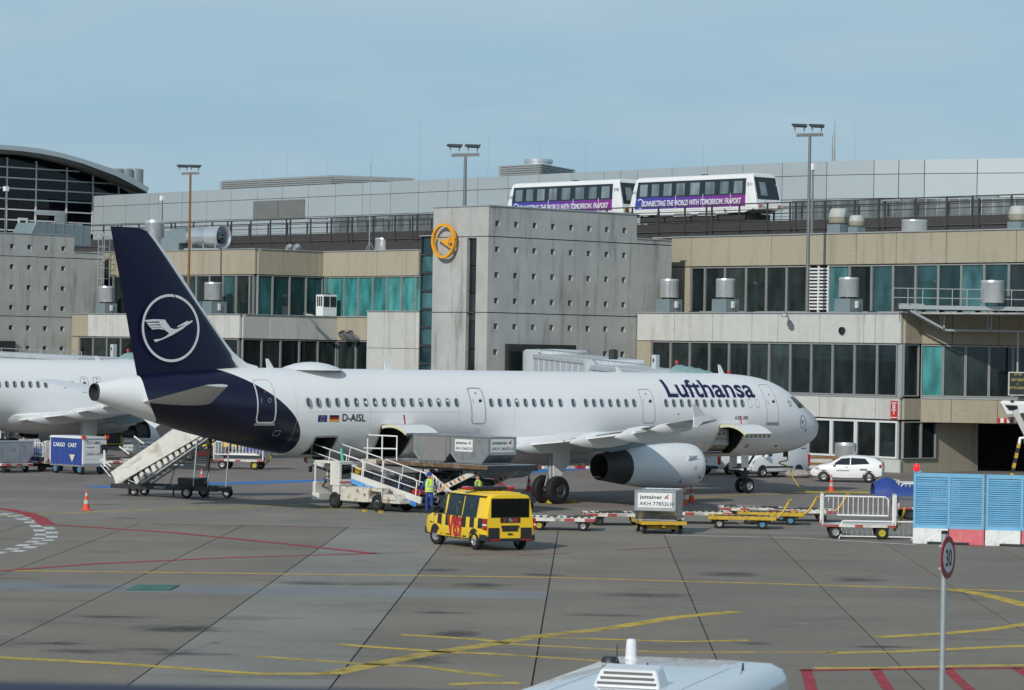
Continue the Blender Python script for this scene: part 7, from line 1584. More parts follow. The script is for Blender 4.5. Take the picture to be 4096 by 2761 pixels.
def cart(P,rz,label,L_=2.6,Wd=1.5,hubs=('rim','hubyellow'),ends=True,cover=None,low=False,load=None):
    o=empty('luggage_cart',label,'luggage cart',P,rz,group='railed luggage carts'); h=.55
    MB().box(-L_/2,L_/2,-Wd/2,Wd/2,h-.1,h).build('deck',M['offwhite'],o,bevel=.01,seg=1)
    for sd in (1,-1):
        for k in range(9): x=-L_/2+k*L_/9; MB().box(x+.004,x+L_/9-.004,sd*(Wd/2+.006)-.006,sd*(Wd/2+.006)+.006,h-.1,h-.005).build('marking_stripe',M['wornred' if k in (0,1,4,8) else 'offwhite'],o)
    for y in ((Wd/2,) if low else (-Wd/2,Wd/2)):
        f_=[(-L_/2+.1,y,h+.28),(-L_/2+.1,y,h+.92),(-L_/2+.2,y,h+1.0),(L_/2-.3,y,h+1.0),(L_/2-.18,y,h+.9),(L_/2-.18,y,h+.28),(-L_/2+.1,y,h+.28)]
        MB().tube(f_,.03,8).build('side_rail',M['white'],o)
        for k in range(12): x=-L_/2+.28+k*(L_-.66)/11; MB().bar((x,y,h+.28),(x,y,h+1.0),.022).build('side_bar',M['white'],o)
    for x in (-L_/2,L_/2):
        MB().prism([(x-.03,-Wd/2+.05,h),(x-.03,Wd/2-.05,h),(x-.03,Wd/2-.05,h+1.05),(x-.03,Wd/2-.15,h+1.15),(x-.03,-Wd/2+.15,h+1.15),(x-.03,-Wd/2+.05,h+1.05)],(.06,0,0)).build('end_panel',M['offwhite'],o)
        for y in (-.4,0,.4): MB().box(x-.05,x+.05,y-.03,y+.03,h,h+1.1).build('end_rib',M['white'],o)
        for y in (-.5,.5): MB().prism([(x-.06 if x<0 else x+.04,y-.1,h+.02),(x-.06 if x<0 else x+.04,y+.1,h+.02),(x-.06 if x<0 else x+.04,y,h+.2)],(.02,0,0)).build('reflector_triangle',M['lampred'],o)
    for i,x in enumerate((-L_/2+.5,L_/2-.5)):
        MB().box(x-.06,x+.06,-Wd/2+.2,Wd/2-.2,.22,.34).box(x-.3,x+.3,-.05,.05,.3,h-.1).build('axle_beam',M['dark'],o)
        for sd in (1,-1): wheel(o,(x,sd*(Wd/2-.14),.25),.25,.16,hub=hubs[(i+(sd>0))%len(hubs)])
    MB().tube([(L_/2,0,.3),(L_/2+.25,0,.7),(L_/2+.4,0,1.2)],.05,8).build('drawbar',M['gseyellow'],o)
    return o
k1=cart(G(3440,2158)+Vector((0,.8,0)),R(-3),'white railed luggage cart beside the blue louvred fence',L_=2.75,low=True)
cart(G(3690,2085)+Vector((.3,1.5,0)),R(5),'luggage cart half hidden behind the blue louvred fence',hubs=('steel',))
o=empty('blue_tarpaulin','blue tarpaulin heaped over the cart behind the fence end','tarpaulin',G(3600,2085)+Vector((0,1.5,1.35)),0)
q=MB(); rg=[]
for i in range(9):
    x=-1.0+i*.28; hh=.35*math.exp(-((x+.45)/.5)**2)+.1; rg.append([(x,.9*math.cos(a),-.35+(.35+hh)*max(0,math.sin(a))+.03*math.sin(7*a+i)) for a in [math.pi*k/10 for k in range(11)]])
q.loft(rg,closed=False,caps=False).build('cover_sheet',M['blue'],o,smooth=60)
# guard hurdle leaning in front of the cart
o=empty('hurdle_barrier','low white railing hurdle standing in front of the luggage cart','barrier',G(3365,2155.5),R(-1))
w_=2.75
MB().tube([(0,0,.05),(0,0,.62),(.06,0,.68),(w_-.06,0,.68),(w_,0,.62),(w_,0,.05)],.03,8).build('frame',M['white'],o); MB().tube([(0,0,.1),(w_,0,.1)],.025,8).build('frame',M['white'],o)
for k in range(13): x=.2+k*(w_-.4)/12; MB().bar((x,0,.1),(x,0,.66),.018).build('upright',M['galv'],o)
for x in (0,w_): MB().tube([(x-.12,-.25,.02),(x,0,.18),(x+.12,.25,.02)],.025,6).build('foot',M['white'],o)
# far left train of carts
c1_=cart(G(168,1884),TH+R(90),'worn railed luggage cart loaded with blue bags, left of the blue cargo cart',hubs=('rim','steel'))
for dx,dz,s_,m_,lb in ((.0,.75,.38,'blue','crumpled blue sack lying in the worn left cart'),(.55,.7,.3,'violet','purple bag in the worn left cart'),(-.5,.72,.32,'canvas','grey sack in the worn left cart')):
    M.setdefault('violet',mat('purple_bag',(.10,.02,.12),.8,var=.2))
    o=empty('baggage_sack',lb,'luggage',c1_.location+Matrix.Rotation(c1_.rotation_euler.z,3,'Z')@Vector((dx,0,.55)),0,group='sacks in the left luggage cart'); MB().lathe([(.01,0),(.4,.02),(.46,.2),(.38,dz*.7),(.2,dz),(.01,dz)],12).build('sack',M[m_],o,smooth=60); MB().box(-.1,.1,-.02,.02,dz-.03,dz+.08).build('sack_tie',M['dark'],o)
dl=dolly(G(22,1888),TH+R(90),'dolly under the silver container at the left picture edge',hubs=('steel',))
uld(dl.location+Vector((0,0,.5)),TH-R(5),'silver container on a dolly at the left picture edge','AKH 6118LH',('x',))
l2,w2=1.48,.76; cr_=TH+math.pi/2+R(2)
cc=empty('cargo_cart','blue curtained box cargo cart with white end, lettered','cargo cart',G(331,1900)-Matrix.Rotation(cr_,3,'Z')@Vector((-l2,w2,0)),cr_)
MB().box(-l2,l2,-w2,w2,.42,.56).build('chassis',M['galv'],cc); MB().box(-l2+.03,l2-.03,-w2+.03,w2-.03,.56,1.92).build('box_body',M['decal'],cc)
MB().prism([(-l2-.05,-w2-.05,1.92),(-l2-.05,w2+.05,1.92),(-l2-.05,w2-.1,2.02),(-l2-.05,-w2+.1,2.02)],(2*l2+.1,0,0)).build('roof',M['white'],cc)
for x in (-l2,l2-.1):
    for y in (-w2,w2-.1): MB().box(x,x+.1,y,y+.1,.56,1.92).build('corner_post',M['white'],cc)
for y in (w2,-w2): 
    rg=[[(-l2+.1+(2*l2-.2)*k/30,y+.03*math.sin(k*1.9)*math.copysign(1,y)+.02*math.copysign(1,y),z) for k in range(31)] for z in (.5,1.88)]
    MB().loft(rg,closed=False,caps=False).build('side_curtain',M['blue'],cc,smooth=60)
text('CARGO   CART',.21,M['decal'],cc,(l2-.35,w2+.065,1.45),(-1,0,0),(0,0,1),bold=.008,sx=1.05)
MB().poly([(-.35,w2+.07,1.05),(-.85,w2+.07,1.05),(-.6,w2+.07,.65)]).build('triangle_mark',M['cream'],cc,fix=False)
for tx,z,h_ in (('CCT 2885',1.62,.15),('CARGO CAR',1.05,.12),('swissport',1.42,.10)): text(tx,h_,M['ink'],cc,(-l2-.012,w2-.2,z),(0,-1,0),(0,0,1),sx=1.0)
for k in range(6): MB().box(-l2-.002,-l2+.03,-w2+.1,w2-.1,.6+k*.215,.6+k*.215+.205).build('end_plank',M['decal'],cc)
MB().box(-l2-.16,-l2-.0,-w2+.05,-w2+.4,1.15,1.6).build('document_box',M['dark'],cc); MB().tube([(-l2-.35,-w2+.35,.45),(-l2-.3,-w2+.35,1.3)],.06,8).build('drawbar',M['white'],cc)
for y in (w2+.0,-w2+.0): MB().box(-l2-.08,-l2+.05,y-.1,y+.1,1.9,2.08).build('marker_lamp',M['orange'],cc)
for x in (-l2+.35,l2-.45):
    for y in (-w2+.1,w2-.1): wheel(cc,(x,y,.28),.28,.18,hub='hubblue')
d3=dolly(G(592,1872)+Vector((0,0,0)),TH-R(80),'dolly under the dull container behind the passenger stairs',hubs=('lampred','steel')); uld(d3.location+Vector((0,0,.5)),TH+R(12),'dull cargo container AKH 72608LH behind the passenger stairs','AKH 72608LH',('x','y+','y-')).rotation_euler.z=TH-R(12)
dolly(G(480,1880)+Vector((0,1,0)),R(10),'empty dark dolly between the blue cargo cart and the stairs',hubs=('steel',),bar='gseyellow',up=True)
k3=cart(G(960,1879)+Vector((0,1,0)),R(-12),'white railed luggage cart with blue sheet beyond the tail cone',hubs=('rim','hubyellow'),L_=2.9)
o=empty('blue_tarpaulin','blue sheet draped over the luggage cart beyond the tail cone','tarpaulin',k3.location+Vector((.9,0,1.5)),0); q=MB(); rg=[]
for i in range(7): x=-.6+i*.25; rg.append([(x,.7*math.cos(a),-.5+.6*max(0,math.sin(a))+.03*math.sin(6*a+i)) for a in [math.pi*k/8 for k in range(9)]])
q.loft(rg,closed=False,caps=False).build('cover_sheet',M['blue'],o,smooth=60)
# ---- tractors behind
def tractor(P,rz,label,m):
    o=empty('baggage_tractor',label,'tractor',P,rz,group='tow tractors')
    MB().prism([(-1.4,-.7,.3),(1.4,-.7,.3),(1.45,-.7,.85),(.4,-.7,.95),(.3,-.7,.6),(-.5,-.7,.6),(-.6,-.7,1.0),(-1.4,-.7,.95)],(0,1.4,0)).build('tractor_body',M[m],o,bevel=.04)
    for x in (-.6,.35):
        for y in (-.62,.62): MB().bar((x,y,.9),(x,y,1.85),.06).build('cab_post',M['dark'],o)
    MB().box(-.75,.5,-.7,.7,1.85,1.93).build('cab_roof',M[m],o,bevel=.03); MB().box(-.4,.0,-.4,.4,.6,.8).box(-.5,-.38,-.4,.4,.8,1.3).build('driver_seat',M['seat'],o)
    for x in (-.95,.95):
        for y in (-.6,.6): wheel(o,(x,y,.32),.32,.24)
    return o
tractor(G(805,1846)+Vector((0,1,0)),R(15),'dark red tow tractor beyond the passenger stairs','darkred')
tractor(G(868,1806)+Vector((0,1,0)),R(190),'orange yellow tow tractor beyond the railed cart and tail','yellow')

# ================================================================ passenger stairs at the rear left door
sB=GK(258,1126)+Vector((.35,.6,0)); sdir=Vector((.93,-.37,0)).normalized()
st_=empty('passenger_stairs','white mobile passenger stairs on a black wheeled frame under the tail','passenger stairs',sB,math.atan2(sdir.y,sdir.x))
W2=.62; LX=5.2
p0,p1=Vector((.05,0,.60)),Vector((4.55,0,3.50)); dv=(p1-p0).normalized(); nv=Vector((-dv.z,0,dv.x))
for sd in (1,-1):
    MB().prism([p0+Vector((-.05,sd*W2,-.1)),p1+Vector((.9,sd*W2,-.03)),p1+Vector((.9,sd*W2,.62)),p1+nv*.55+Vector((0,sd*W2,0)),p0+nv*.55+Vector((-.05,sd*W2,0)),p0+Vector((-.2,sd*W2,.28))],(0,sd*.05,0)).build('balustrade_panel',M['white' if sd>0 else 'offwhite'],st_,bevel=.01,seg=1)
    q=MB().bar(p0+Vector((-.1,sd*W2*.97,-.08)),p1+Vector((.1,sd*W2*.97,-.08)),.07,.20); q.build('stringer',M['cream2'],st_)
    q=MB(); a,b=p0-nv*.66+dv*.9,p1-nv*.66-dv*.3; q.bar(a+Vector((0,sd*W2*.9,0)),b+Vector((0,sd*W2*.9,0)),.06); tr_=q.build('truss_chord',M['galv'],st_)
    for k in range(7): t=k/6; MB().bar(a.lerp(b,t)+Vector((0,sd*W2*.9,0)),p0.lerp(p1,.1+.85*t)+Vector((0,sd*W2*.9,-.12)),.045).build('truss_post',M['galv'],st_)
for k in range(2,15):
    c=p0+dv*(.18+k*.345)-nv*.36; MB().hexa([c+a*dv+b*nv+Vector((0,y,0)) for a,b,y in ((-.12,-.20,-W2+.03),(.10,-.20,-W2+.03),(.10,-.20,W2-.03),(-.12,-.20,W2-.03),(-.08,.14,-W2+.03),(.13,.14,-W2+.03),(.13,.14,W2-.03),(-.08,.14,W2-.03))]).build('step_box',M['offwhite'],st_,bevel=.02,seg=1)
for k in range(15):
    p=p0.lerp(p1,k/14.); MB().box(p.x-.04,p.x+.27,-W2+.02,W2-.02,p.z-.02,p.z+.02).build('tread',M['offwhite'],st_); MB().box(p.x+.24,p.x+.27,-W2+.02,W2-.02,p.z+.02,p.z+.2).build('riser',M['pole'],st_)
MB().box(p1.x+.05,p1.x+1.1,-W2,W2,p1.z-.12,p1.z).build('landing',M['steel'],st_)
MB().hexa([p0+dv*3.0+nv*.6+Vector((0,-W2-.06,0)),p0+dv*4.1+nv*.6+Vector((0,-W2-.06,0)),p0+dv*4.1+nv*.6+Vector((0,-W2-.02,0)),p0+dv*3.0+nv*.6+Vector((0,-W2-.02,0)),p0+dv*3.0+nv*1.1+Vector((0,-W2-.06,0)),p0+dv*4.1+nv*1.1+Vector((0,-W2-.06,0)),p0+dv*4.1+nv*1.1+Vector((0,-W2-.02,0)),p0+dv*3.0+nv*1.1+Vector((0,-W2-.02,0))]).build('side_screen',M['steel'],st_)
for t in (.0,1.1,2.0,3.4): MB().tube([p0+dv*(t+.1)+nv*.8+Vector((0,-W2,0)),p0+dv*(t-.15)+nv*1.35+Vector((0,-W2,0))],.04,8).build('post',M['offwhite'],st_)
MB().tube([p0+nv*.7+Vector((-.05,-W2,0)),p0+nv*1.2+Vector((-.3,-W2,0)),p0+nv*.9+Vector((-.38,-W2,0)),p0+nv*.3+Vector((-.2,-W2,0))],.025,8).build('hand_hoop',M['galv'],st_)
MB().box(-.25,LX,-.72,-.60,.34,.56).box(-.25,LX,.60,.72,.34,.56).box(-.3,-.1,-.6,.6,.36,.52).box(2.3,2.5,-.6,.6,.36,.52).box(LX-.2,LX,-.6,.6,.36,.52).build('base_frame',M['dark'],st_)
MB().box(3.1,4.15,-.55,.45,.56,.92).build('equipment_box',M['dark'],st_,bevel=.02)
text('KPT0317',.11,M['decal'],st_,(2.0,-.725,.40),(1,0,0),(0,0,1)); text('BVD-RE.I',.12,M['pole'],st_,p0+dv*1.05+nv*.28+Vector((0,-W2-.052,0)),dv,nv)
for x,y,r_ in ((.85,-.5,.24),(.85,.5,.24),(3.75,-.86,.27),(4.95,.80,.27),(3.75,.80,.27)): wheel(st_,(x,y,r_),r_,.16,hub='rim')
for x,y,m_,w_ in ((3.95,-.62,'galv',.05),(5.0,.55,'galv',.05),(4.35,.0,'galv',.045)): MB().bar((x,y,.5),(x+.2,y,3.3),w_).build('support_leg',M[m_],st_)
MB().cyl((4.35,0,1.3),(4.5,0,3.3),.085).build('lift_cylinder',M['dark'],st_)
for x in (.7,3.0,4.75): MB().box(x-.03,x+.03,-.76,-.70,.05,.45).build('stabiliser',M['dark'],st_)
for x in (2.55,4.3,): MB().bar((x,-.2,.6),(x+.22,-.2,1.35),.035).build('control_lever',M['dark'],st_)
for x in (3.6,4.9): MB().box(x-.03,x+.03,-.74,-.72,.42,.50).build('marker_reflector',M['lampred'],st_)
# ================================================================ louvred fence on concrete blocks
fL=G(3651,2173.7); fR=G(3985,2184); fdir=(fR-fL); fdir.z=0; fdir.normalize(); frz=math.atan2(fdir.y,fdir.x)
SW=1.33
def fence(x0,label,beacon):
    o=empty('louvred_fence',label,'fence',fL+fdir*x0+Vector((0,0,.58)),frz,group='blue louvred fence modules on concrete blocks')
    hF=2.05; LW=2*SW-.04
    for x in (0,SW-.06,LW-.1): MB().box(x,x+.10,-.05,.05,0,hF).build('fence_post',M['fenceblue'],o,bevel=.01,seg=1)
    for x0_,x1_ in ((.10,SW-.06),(SW+.04,LW-.1)):
        MB().box(x0_,x1_,-.045,.045,hF-.15,hF).build('top_rail',M['fenceblue'],o); MB().box(x0_,x1_,-.045,.045,0,.13).build('bottom_rail',M['fenceblue'],o)
        sl=MB().hexa([(x0_,-.05,.0),(x1_,-.05,.0),(x1_,-.035,.0),(x0_,-.035,.0),(x0_,.02,.07),(x1_,.02,.07),(x1_,.035,.07),(x0_,.035,.07)]).mesh('louvre_slat'); sl.materials.append(M['fenceblue'])
        for k in range(22):
            s_=link('louvre_slat',sl,o); s_.location=(0,random.uniform(-.004,.004),.15+k*.079); s_.rotation_euler=(random.uniform(-.05,.05),0,random.uniform(-.002,.002))
    if beacon:
        MB().box(0,.28,-.07,.07,hF,hF+.07).build('beacon_plate',M['fenceblue'],o); b=MB().lathe([(.13,hF+.07),(.13,hF+.12),(.11,hF+.14),(.11,hF+.26),(.07,hF+.33),(.01,hF+.34)],16,(.1,0,0)).build('beacon_lens',M['beacon'],o,smooth=40)
    return o
M['beacon']=mat('lit_red_beacon',(.5,.01,.02),.2,var=0,emit=((1,.02,.03),.9))
fence(0,'blue louvred fence module at the fence end, red lamp on its post',True); fence(2*SW+.02,'blue louvred fence module second from the end, cut by the picture edge',False); fence(4*SW+.04,'blue louvred fence module beyond the right edge',False)
for k in range(5):
    o=empty('concrete_barrier',['white barrier block at the fence end','first red barrier block behind the speed sign','second white barrier block in the row','second red barrier block at the picture edge','third white barrier block past the picture edge'][k],'barrier block',fL+fdir*(k*SW),frz,group='red and white concrete barrier blocks')
    g=.015; MB().prism([(g,-.24,0),(SW*.42,-.24,0),(SW*.42,-.24,.09),(SW-g,-.24,.09) if k%2==0 else (SW-g,-.24,.09),(SW-g,-.18,.58),(g,-.18,.58)] if k%2==0 else [(g,-.24,.09),(SW*.58,-.24,.09),(SW*.58,-.24,0),(SW-g,-.24,0),(SW-g,-.18,.58),(g,-.18,.58)],(0,.48,0)).build('block',M['barwhite' if k%2==0 else 'barred'],o,bevel=.025)
# striped A-frame with white boom at the right edge, behind the fence
P=PY(160,4075,1870); o=empty('boom_barrier','white boom with yellow and black striped legs behind the fence at the right edge','barrier',(P.x,160,0),0)
for x0_,x1_ in ((-.55,.0),(.7,.35)):
    for k in range(10): t0,t1=k/10,(k+1)/10; MB().bar((x0_+(x1_-x0_)*t0,0,2.6*t0),(x0_+(x1_-x0_)*t1,0,2.6*t1),.16).build('striped_leg',M['gseyellow' if k%2 else 'ink'],o)
MB().tube([(0,0,2.55),(.05,0,2.85),(.3,0,2.9),(.35,0,2.6)],.09,10).build('top_bend',M['white'],o,smooth=50); MB().bar((-.25,.1,4.3),(1.2,.1,1.5),.14,.3).build('boom_arm',M['pale'],o)
# ================================================================ cones, hose, kerb
def cone(P,label,h=.86,tilt=0):
    o=empty('traffic_cone',label,'traffic cone',P,0,group='orange and white traffic cones on the apron')
    MB().box(-.2,.2,-.2,.2,0,.045).build('base',M['orange'],o,bevel=.02)
    Z=[.045,.28,.44,.60,.72,h]; r=lambda z:.155*(1-(z/h)*.82)
    for i in range(5):
        pr=[(r(Z[i])+.002*(i%2),Z[i]),(r(Z[i+1])+.002*(i%2),Z[i+1])]
        if i==4: pr+=[(.012,h),(.001,h)]
        MB().lathe(pr,18).build('cone_band',M['tape' if i%2 else 'orange'],o,smooth=40)
    return o
for u,v,lb in ((345,2042,'nearest cone, alone on open concrete left of the stairs'),(806,1944,'cone standing behind the passenger stairs frame'),(2115,1965,'shaded cone just left of the main landing gear'),(2766,2009,'sunlit cone right of the lone cargo container'),(2736,2020,'cone half hidden behind the lone cargo container'),(3325,1966,'cone in front of the white hatchback'),(3552,1978,'cone left of the blue fence beyond the yellow hose'),(94,1796,'distant cone left of the blue cargo cart')): cone(G(u,v),lb)
for u,v,lb in ((2196,2013,'yellow chock in front of the inner main wheel'),(2278,2012.5,'yellow chock behind the outer main wheel')):
    o=empty('wheel_chock',lb,'wheel chock',G(u,v),TH,group='wheel chocks'); MB().prism([(-.12,-.32,0),(.12,-.32,0),(.05,-.32,.14),(-.05,-.32,.14)],(0,.64,0)).build('wedge',M['hubyellow'],o,bevel=.015); MB().tube([(0,-.33,.07),(.1,-.45,.03),(.2,-.4,.02)],.015,6).build('rope_loop',M['black'],o)
a=AP(2.4,.3,2.0); g1,g2=G(3235,1973),G(3660,1978)
o=empty('ground_power_cable','yellow ground power cable hanging from the airliner nose and trailing right','cable',g1)
pts=[a,a+Vector((.1,0,-.35)),a+Vector((-.35,-.2,-.5)),a+Vector((.25,-.3,-.75)),a.lerp(g1,.45)+Vector((-.25,0,-.15)),a.lerp(g1,.75)+Vector((-.2,0,-.2)),g1+Vector((-.3,0,.12)),g1+Vector((.3,0,.05)),g1.lerp(g2,.4)+Vector((0,.3,.05)),g2+Vector((0,0,.05)),g2+Vector((4,.3,.05))]
sm=[]
for i in range(len(pts)-1):
    q0,q1,q2,q3=pts[max(i-1,0)],pts[i],pts[i+1],pts[min(i+2,len(pts)-1)]
    for k in range(6): t=k/6; sm.append(.5*((2*q1)+(q2-q0)*t+(2*q0-5*q1+4*q2-q3)*t*t+(3*q1-q0-3*q2+q3)*t**3))
MB(off=g1).tube(sm+[pts[-1]],.036,8).build('cable',M['hubyellow'],o,smooth=60); MB(off=g1).box(a.x-.12,a.x+.12,a.y-.1,a.y+.1,a.z-.2,a.z+.12).build('plug',M['dark'],o)
# red and white kerb with planting at the far edge
ke=empty('planted_kerb','red and white kerb edging a planted strip behind the main landing gear','kerb',G(2270,1873),0); kb=Vector(ke.location)
for k in range(26):
    u0,u1=1780+k*44,1780+(k+1)*44; a_,b_=G(u0,1876),G(u1,1876-.7); t=(b_-a_).normalized(); n=Vector((-t.y,t.x,0)); MB(off=kb).prism([a_+t*.01,b_-t*.01,b_-t*.01+n*.3,a_+t*.01+n*.3],(0,0,.16)).build('kerb_block',M['barwhite' if k%2 else 'red'],ke)
q=MB(off=kb); rnd=random.Random(3)
for k in range(2600):
    u=rnd.uniform(1800,2560); p=G(u,1868)+Vector((0,rnd.uniform(0,4),rnd.uniform(.05,.9)*(.35+.65*abs(math.sin(u*.021))))); s_=rnd.uniform(.06,.14); d1=Vector((rnd.uniform(-1,1),rnd.uniform(-1,1),rnd.uniform(-1,1))).normalized()*s_; d2=Vector((rnd.uniform(-1,1),rnd.uniform(-1,1),rnd.uniform(-1,1))).normalized()*s_*.6; q.add([p-d1,p+d2,p+d1,p-d2],[(0,1,2,3)])
tag(q.build('planting',M['plant'],ke,fix=False),kind='stuff')
o=empty('pale_boulder','pale rough stone lying between the white van and the hatchback','stone',G(3190,1912),.3); MB().loft([[(x,.35*s_*math.cos(a)+.04*math.sin(3*a+x),.22+.24*s_*math.sin(a)+.03*math.cos(5*a)) for a in [6.2832*k/10 for k in range(10)]] for x,s_ in ((-.75,.3),(-.5,.85),(0,1),(.5,.9),(.85,.4))]).build('stone_block',M['stone'],o)
for k in range(2):
    pass
o=empty('timber_rail','weathered brown timber rail between the white van and the hatchback','rail',G(3225,1900)+Vector((0,1.,0)),0); 
for z in (1.0,.62): MB().box(0,2.0,-.05,.05,z-.08,z+.08).build('timber_beam',M['wood'],o)
for x in (.2,1.7): MB().box(x-.05,x+.05,.05,.15,0,1.05).build('timber_post',M['wood'],o)
# yellow framed service steps behind the second airliner's engine
P=G(440,1793); o=empty('service_platform','yellow railed service platform by the left airliner engine','platform',P+Vector((0,.8,0)),R(-5))
MB().box(-1.6,1.9,-.7,.7,.1,.22).box(-.9,.75,-.6,.6,.22,1.6).build('platform_body',M['dark'],o)
for x in (-.95,-.3,.8): MB().bar((x,-.65,.2),(x,-.65,2.4 if x<0 else 1.7),.07).build('yellow_post',M['gseyellow'],o)
for z,x0_,x1_ in ((2.3,-1.5,-.3),(1.65,-.9,.8),(.28,-1.0,2.2),(1.2,-1.6,-.9)): MB().bar((x0_,-.66,z),(x1_,-.66,z),.07).build('yellow_rail',M['gseyellow'],o)
MB().box(-1.2,-.6,-.3,.3,1.6,2.6).build('machine_head',M['decal'],o,bevel=.05)
# ================================================================ speed sign in the foreground
sg_d=F*.75/281.; 
P=PY(54.6,3785,2230); sp=empty('speed_sign','round red rimmed speed limit 30 sign on a thin grey pole in the foreground','road sign',(P.x+.02,54.6,0),R(63))
pz_=P.z; ptop=PY(54.6,3778,2135).z
MB().tube([(-.0,.06,0),(0,.06,ptop)],.055,14).build('pole',M['galv'],sp,smooth=40); MB().cyl((0,.06,ptop-.005),(0,.06,ptop+.05),.058).build('pole_cap',M['black'],sp)
MB().lathe([(.01,.0),(.375,.0),(.38,-.012),(.375,-.022),(.01,-.022)],40,(0,.0,pz_),'Y').build('sign_disc',M['signrim'],sp,smooth=40)
MB().lathe([(.01,-.0255),(.27,-.0255),(.27,-.0225),(.01,-.0225)],36,(0,0,pz_),'Y').build('sign_face',M['signface'],sp,fix=True)
text('30',.30,M['ink'],sp,(0,-.028,pz_-.15),(1,0,0),(0,0,1),align='CENTER',bold=.008,sx=.84)
for z in (-.2,.2): MB().box(-.07,.07,.0,.14,pz_+z-.02,pz_+z+.02).build('clamp',M['galv'],sp)
# ================================================================ foreground apron bus (roof) and window ledge
A_=PY(38.9,2396,2620); B_=PY(38.2,3180,2657)
bd=(B_-A_); bd.z=0; bw_=bd.length; bx_d=bd.normalized(); fwd=Vector((-bx_d.y,bx_d.x,0)); zt_b=3.02
bus=empty('apron_bus','white roofed apron bus cut off by the bottom picture edge','bus',((A_+B_)/2-fwd*6.).xy.to_3d(),math.atan2(fwd.y,fwd.x))
hw=bw_/2-.02; Lb=6.0
def bus_ring(x,s_): 
    o_=[]
    for y,z in ((-hw,.35),(-hw-.02,1.2),(-hw,2.3),(-hw+.04,zt_b-.24),(-hw+.09,zt_b-.07),(-hw+.24,zt_b-.0),(-.5,zt_b+.015),(.5,zt_b+.015),(hw-.24,zt_b-.0),(hw-.09,zt_b-.07),(hw-.04,zt_b-.24),(hw,2.3),(hw+.02,1.2),(hw,.35)): o_.append((x,y*s_ if False else y*(1-.06*(1-s_)),.35+(z-.35)*(s_ if z>1 else 1)))
    return o_
MB().loft([bus_ring(-Lb,.96),bus_ring(-Lb+.25,1),bus_ring(Lb-.3,1.0),bus_ring(Lb-.14,.997),bus_ring(Lb-.06,.985),bus_ring(Lb-.02,.96)]).build('bus_body',M['bus'],bus,smooth=50)
for sd in (1,-1):
    for k in range(6): x=-Lb+.8+k*1.75; MB().box(x,x+1.65,sd*(hw+.0)-.02,sd*(hw+.0)+.02,1.25,2.45).build('side_window',M['darkglass'],bus,bevel=.03)
MB().prism([(Lb-.06,-hw+.2,1.0),(Lb-.06,hw-.2,1.0),(Lb-.10,hw-.3,2.5),(Lb-.10,-hw+.3,2.5)],(.03,0,0)).build('windscreen',M['darkglass'],bus)
MB().tube([(Lb-.3,-hw,2.5),(Lb-.1,-hw-.25,2.45),(Lb+.05,-hw-.4,2.3)],.04,8).box(Lb-.05,Lb+.12,-hw-.6,-hw-.32,1.9,2.38).build('mirror_arm',M['navy'],bus,bevel=.03)
for x in (-Lb+2,Lb-2.4):
    for sd in (1,-1): wheel(bus,(x,sd*(hw-.1),.48),.48,.28)
def busP(u,v):  # roof point seen at a picture position, in bus coordinates
    d=ray(u,v); p=O+d*((zt_b+.02-CH)/d.z); return Matrix.Rotation(-bus.rotation_euler.z,3,'Z')@(Vector((p.x,p.y,0))-Vector((bus.location.x,bus.location.y,0)))
p=busP(2524,2634); MB().lathe([(.085,0),(.085,.015),(.072,.03),(.072,.06),(.062,.22),(.05,.25),(.01,.256)],20,(p.x,p.y,zt_b+.01)).build('antenna_pod',M['bus'],bus,smooth=50)
p=busP(2440,2645); MB().lathe([(.115,0),(.10,.05),(.085,.065),(.01,.07)],22,(p.x,p.y,zt_b+.01)).build('antenna_puck',M['dark'],bus,smooth=40)
p=busP(2467,2655); MB().lathe([(.07,0),(.03,.04),(.012,.06),(.006,.26),(.001,.27)],12,(p.x,p.y,zt_b+.0)).build('whip_antenna',M['dark'],bus,smooth=40)
p=busP(2590,2682); MB().lathe([(.03,0),(.006,.1),(.001,.11)],10,(p.x,p.y,zt_b+.01)).build('spike_antenna',M['dark'],bus)
p=busP(2974,2676); MB().prism([(p.x-.04,p.y,zt_b),(p.x+.04,p.y,zt_b),(p.x+.02,p.y,zt_b+.09)],(0,.02,0)).build('fin_antenna',M['dark'],bus)
p=busP(2525,2738); uo=empty('roof_vent_tmp') ; bpy.data.objects.remove(uo)
vr=MB(); V0=Vector((p.x,p.y,zt_b+.0)); vx,vy=.46,.40
q=MB().hexa([V0+Vector((-vx*.55,-vy,0)),V0+Vector((vx*.5,-vy,0)),V0+Vector((vx*.5,vy,0)),V0+Vector((-vx*.55,vy,0)),V0+Vector((-vx*.30,-vy*.82,.2)),V0+Vector((vx*.35,-vy*.82,.24)),V0+Vector((vx*.35,vy*.82,.24)),V0+Vector((-vx*.30,vy*.82,.2))]); vb=q.build('roof_vent',M['bus'],bus,bevel=.03)
for k in range(3):
    z=.04+k*.055; xx=-vx*.55+vx*.25*(z/.2); MB().hexa([V0+Vector((xx-.012,-vy*.86+k*.03,z)),V0+Vector((xx+.02,-vy*.86+k*.03,z)),V0+Vector((xx+.02,vy*.86-k*.03,z)),V0+Vector((xx-.012,vy*.86-k*.03,z)),V0+Vector((xx-.004,-vy*.86+k*.03,z+.024)),V0+Vector((xx+.02,-vy*.86+k*.03,z+.024)),V0+Vector((xx+.02,vy*.86-k*.03,z+.024)),V0+Vector((xx-.004,vy*.86-k*.03,z+.024))]).build('vent_slot',M['ink'],vb)
MB().box(-Lb+.6,Lb-1.2,-hw+.55,-hw+.57,zt_b-.0,zt_b+.02).build('roof_seam',M['bus'],bus); MB().box(-Lb+.6,Lb-1.2,hw-.57,hw-.55,zt_b-.0,zt_b+.02).build('roof_seam',M['bus'],bus)
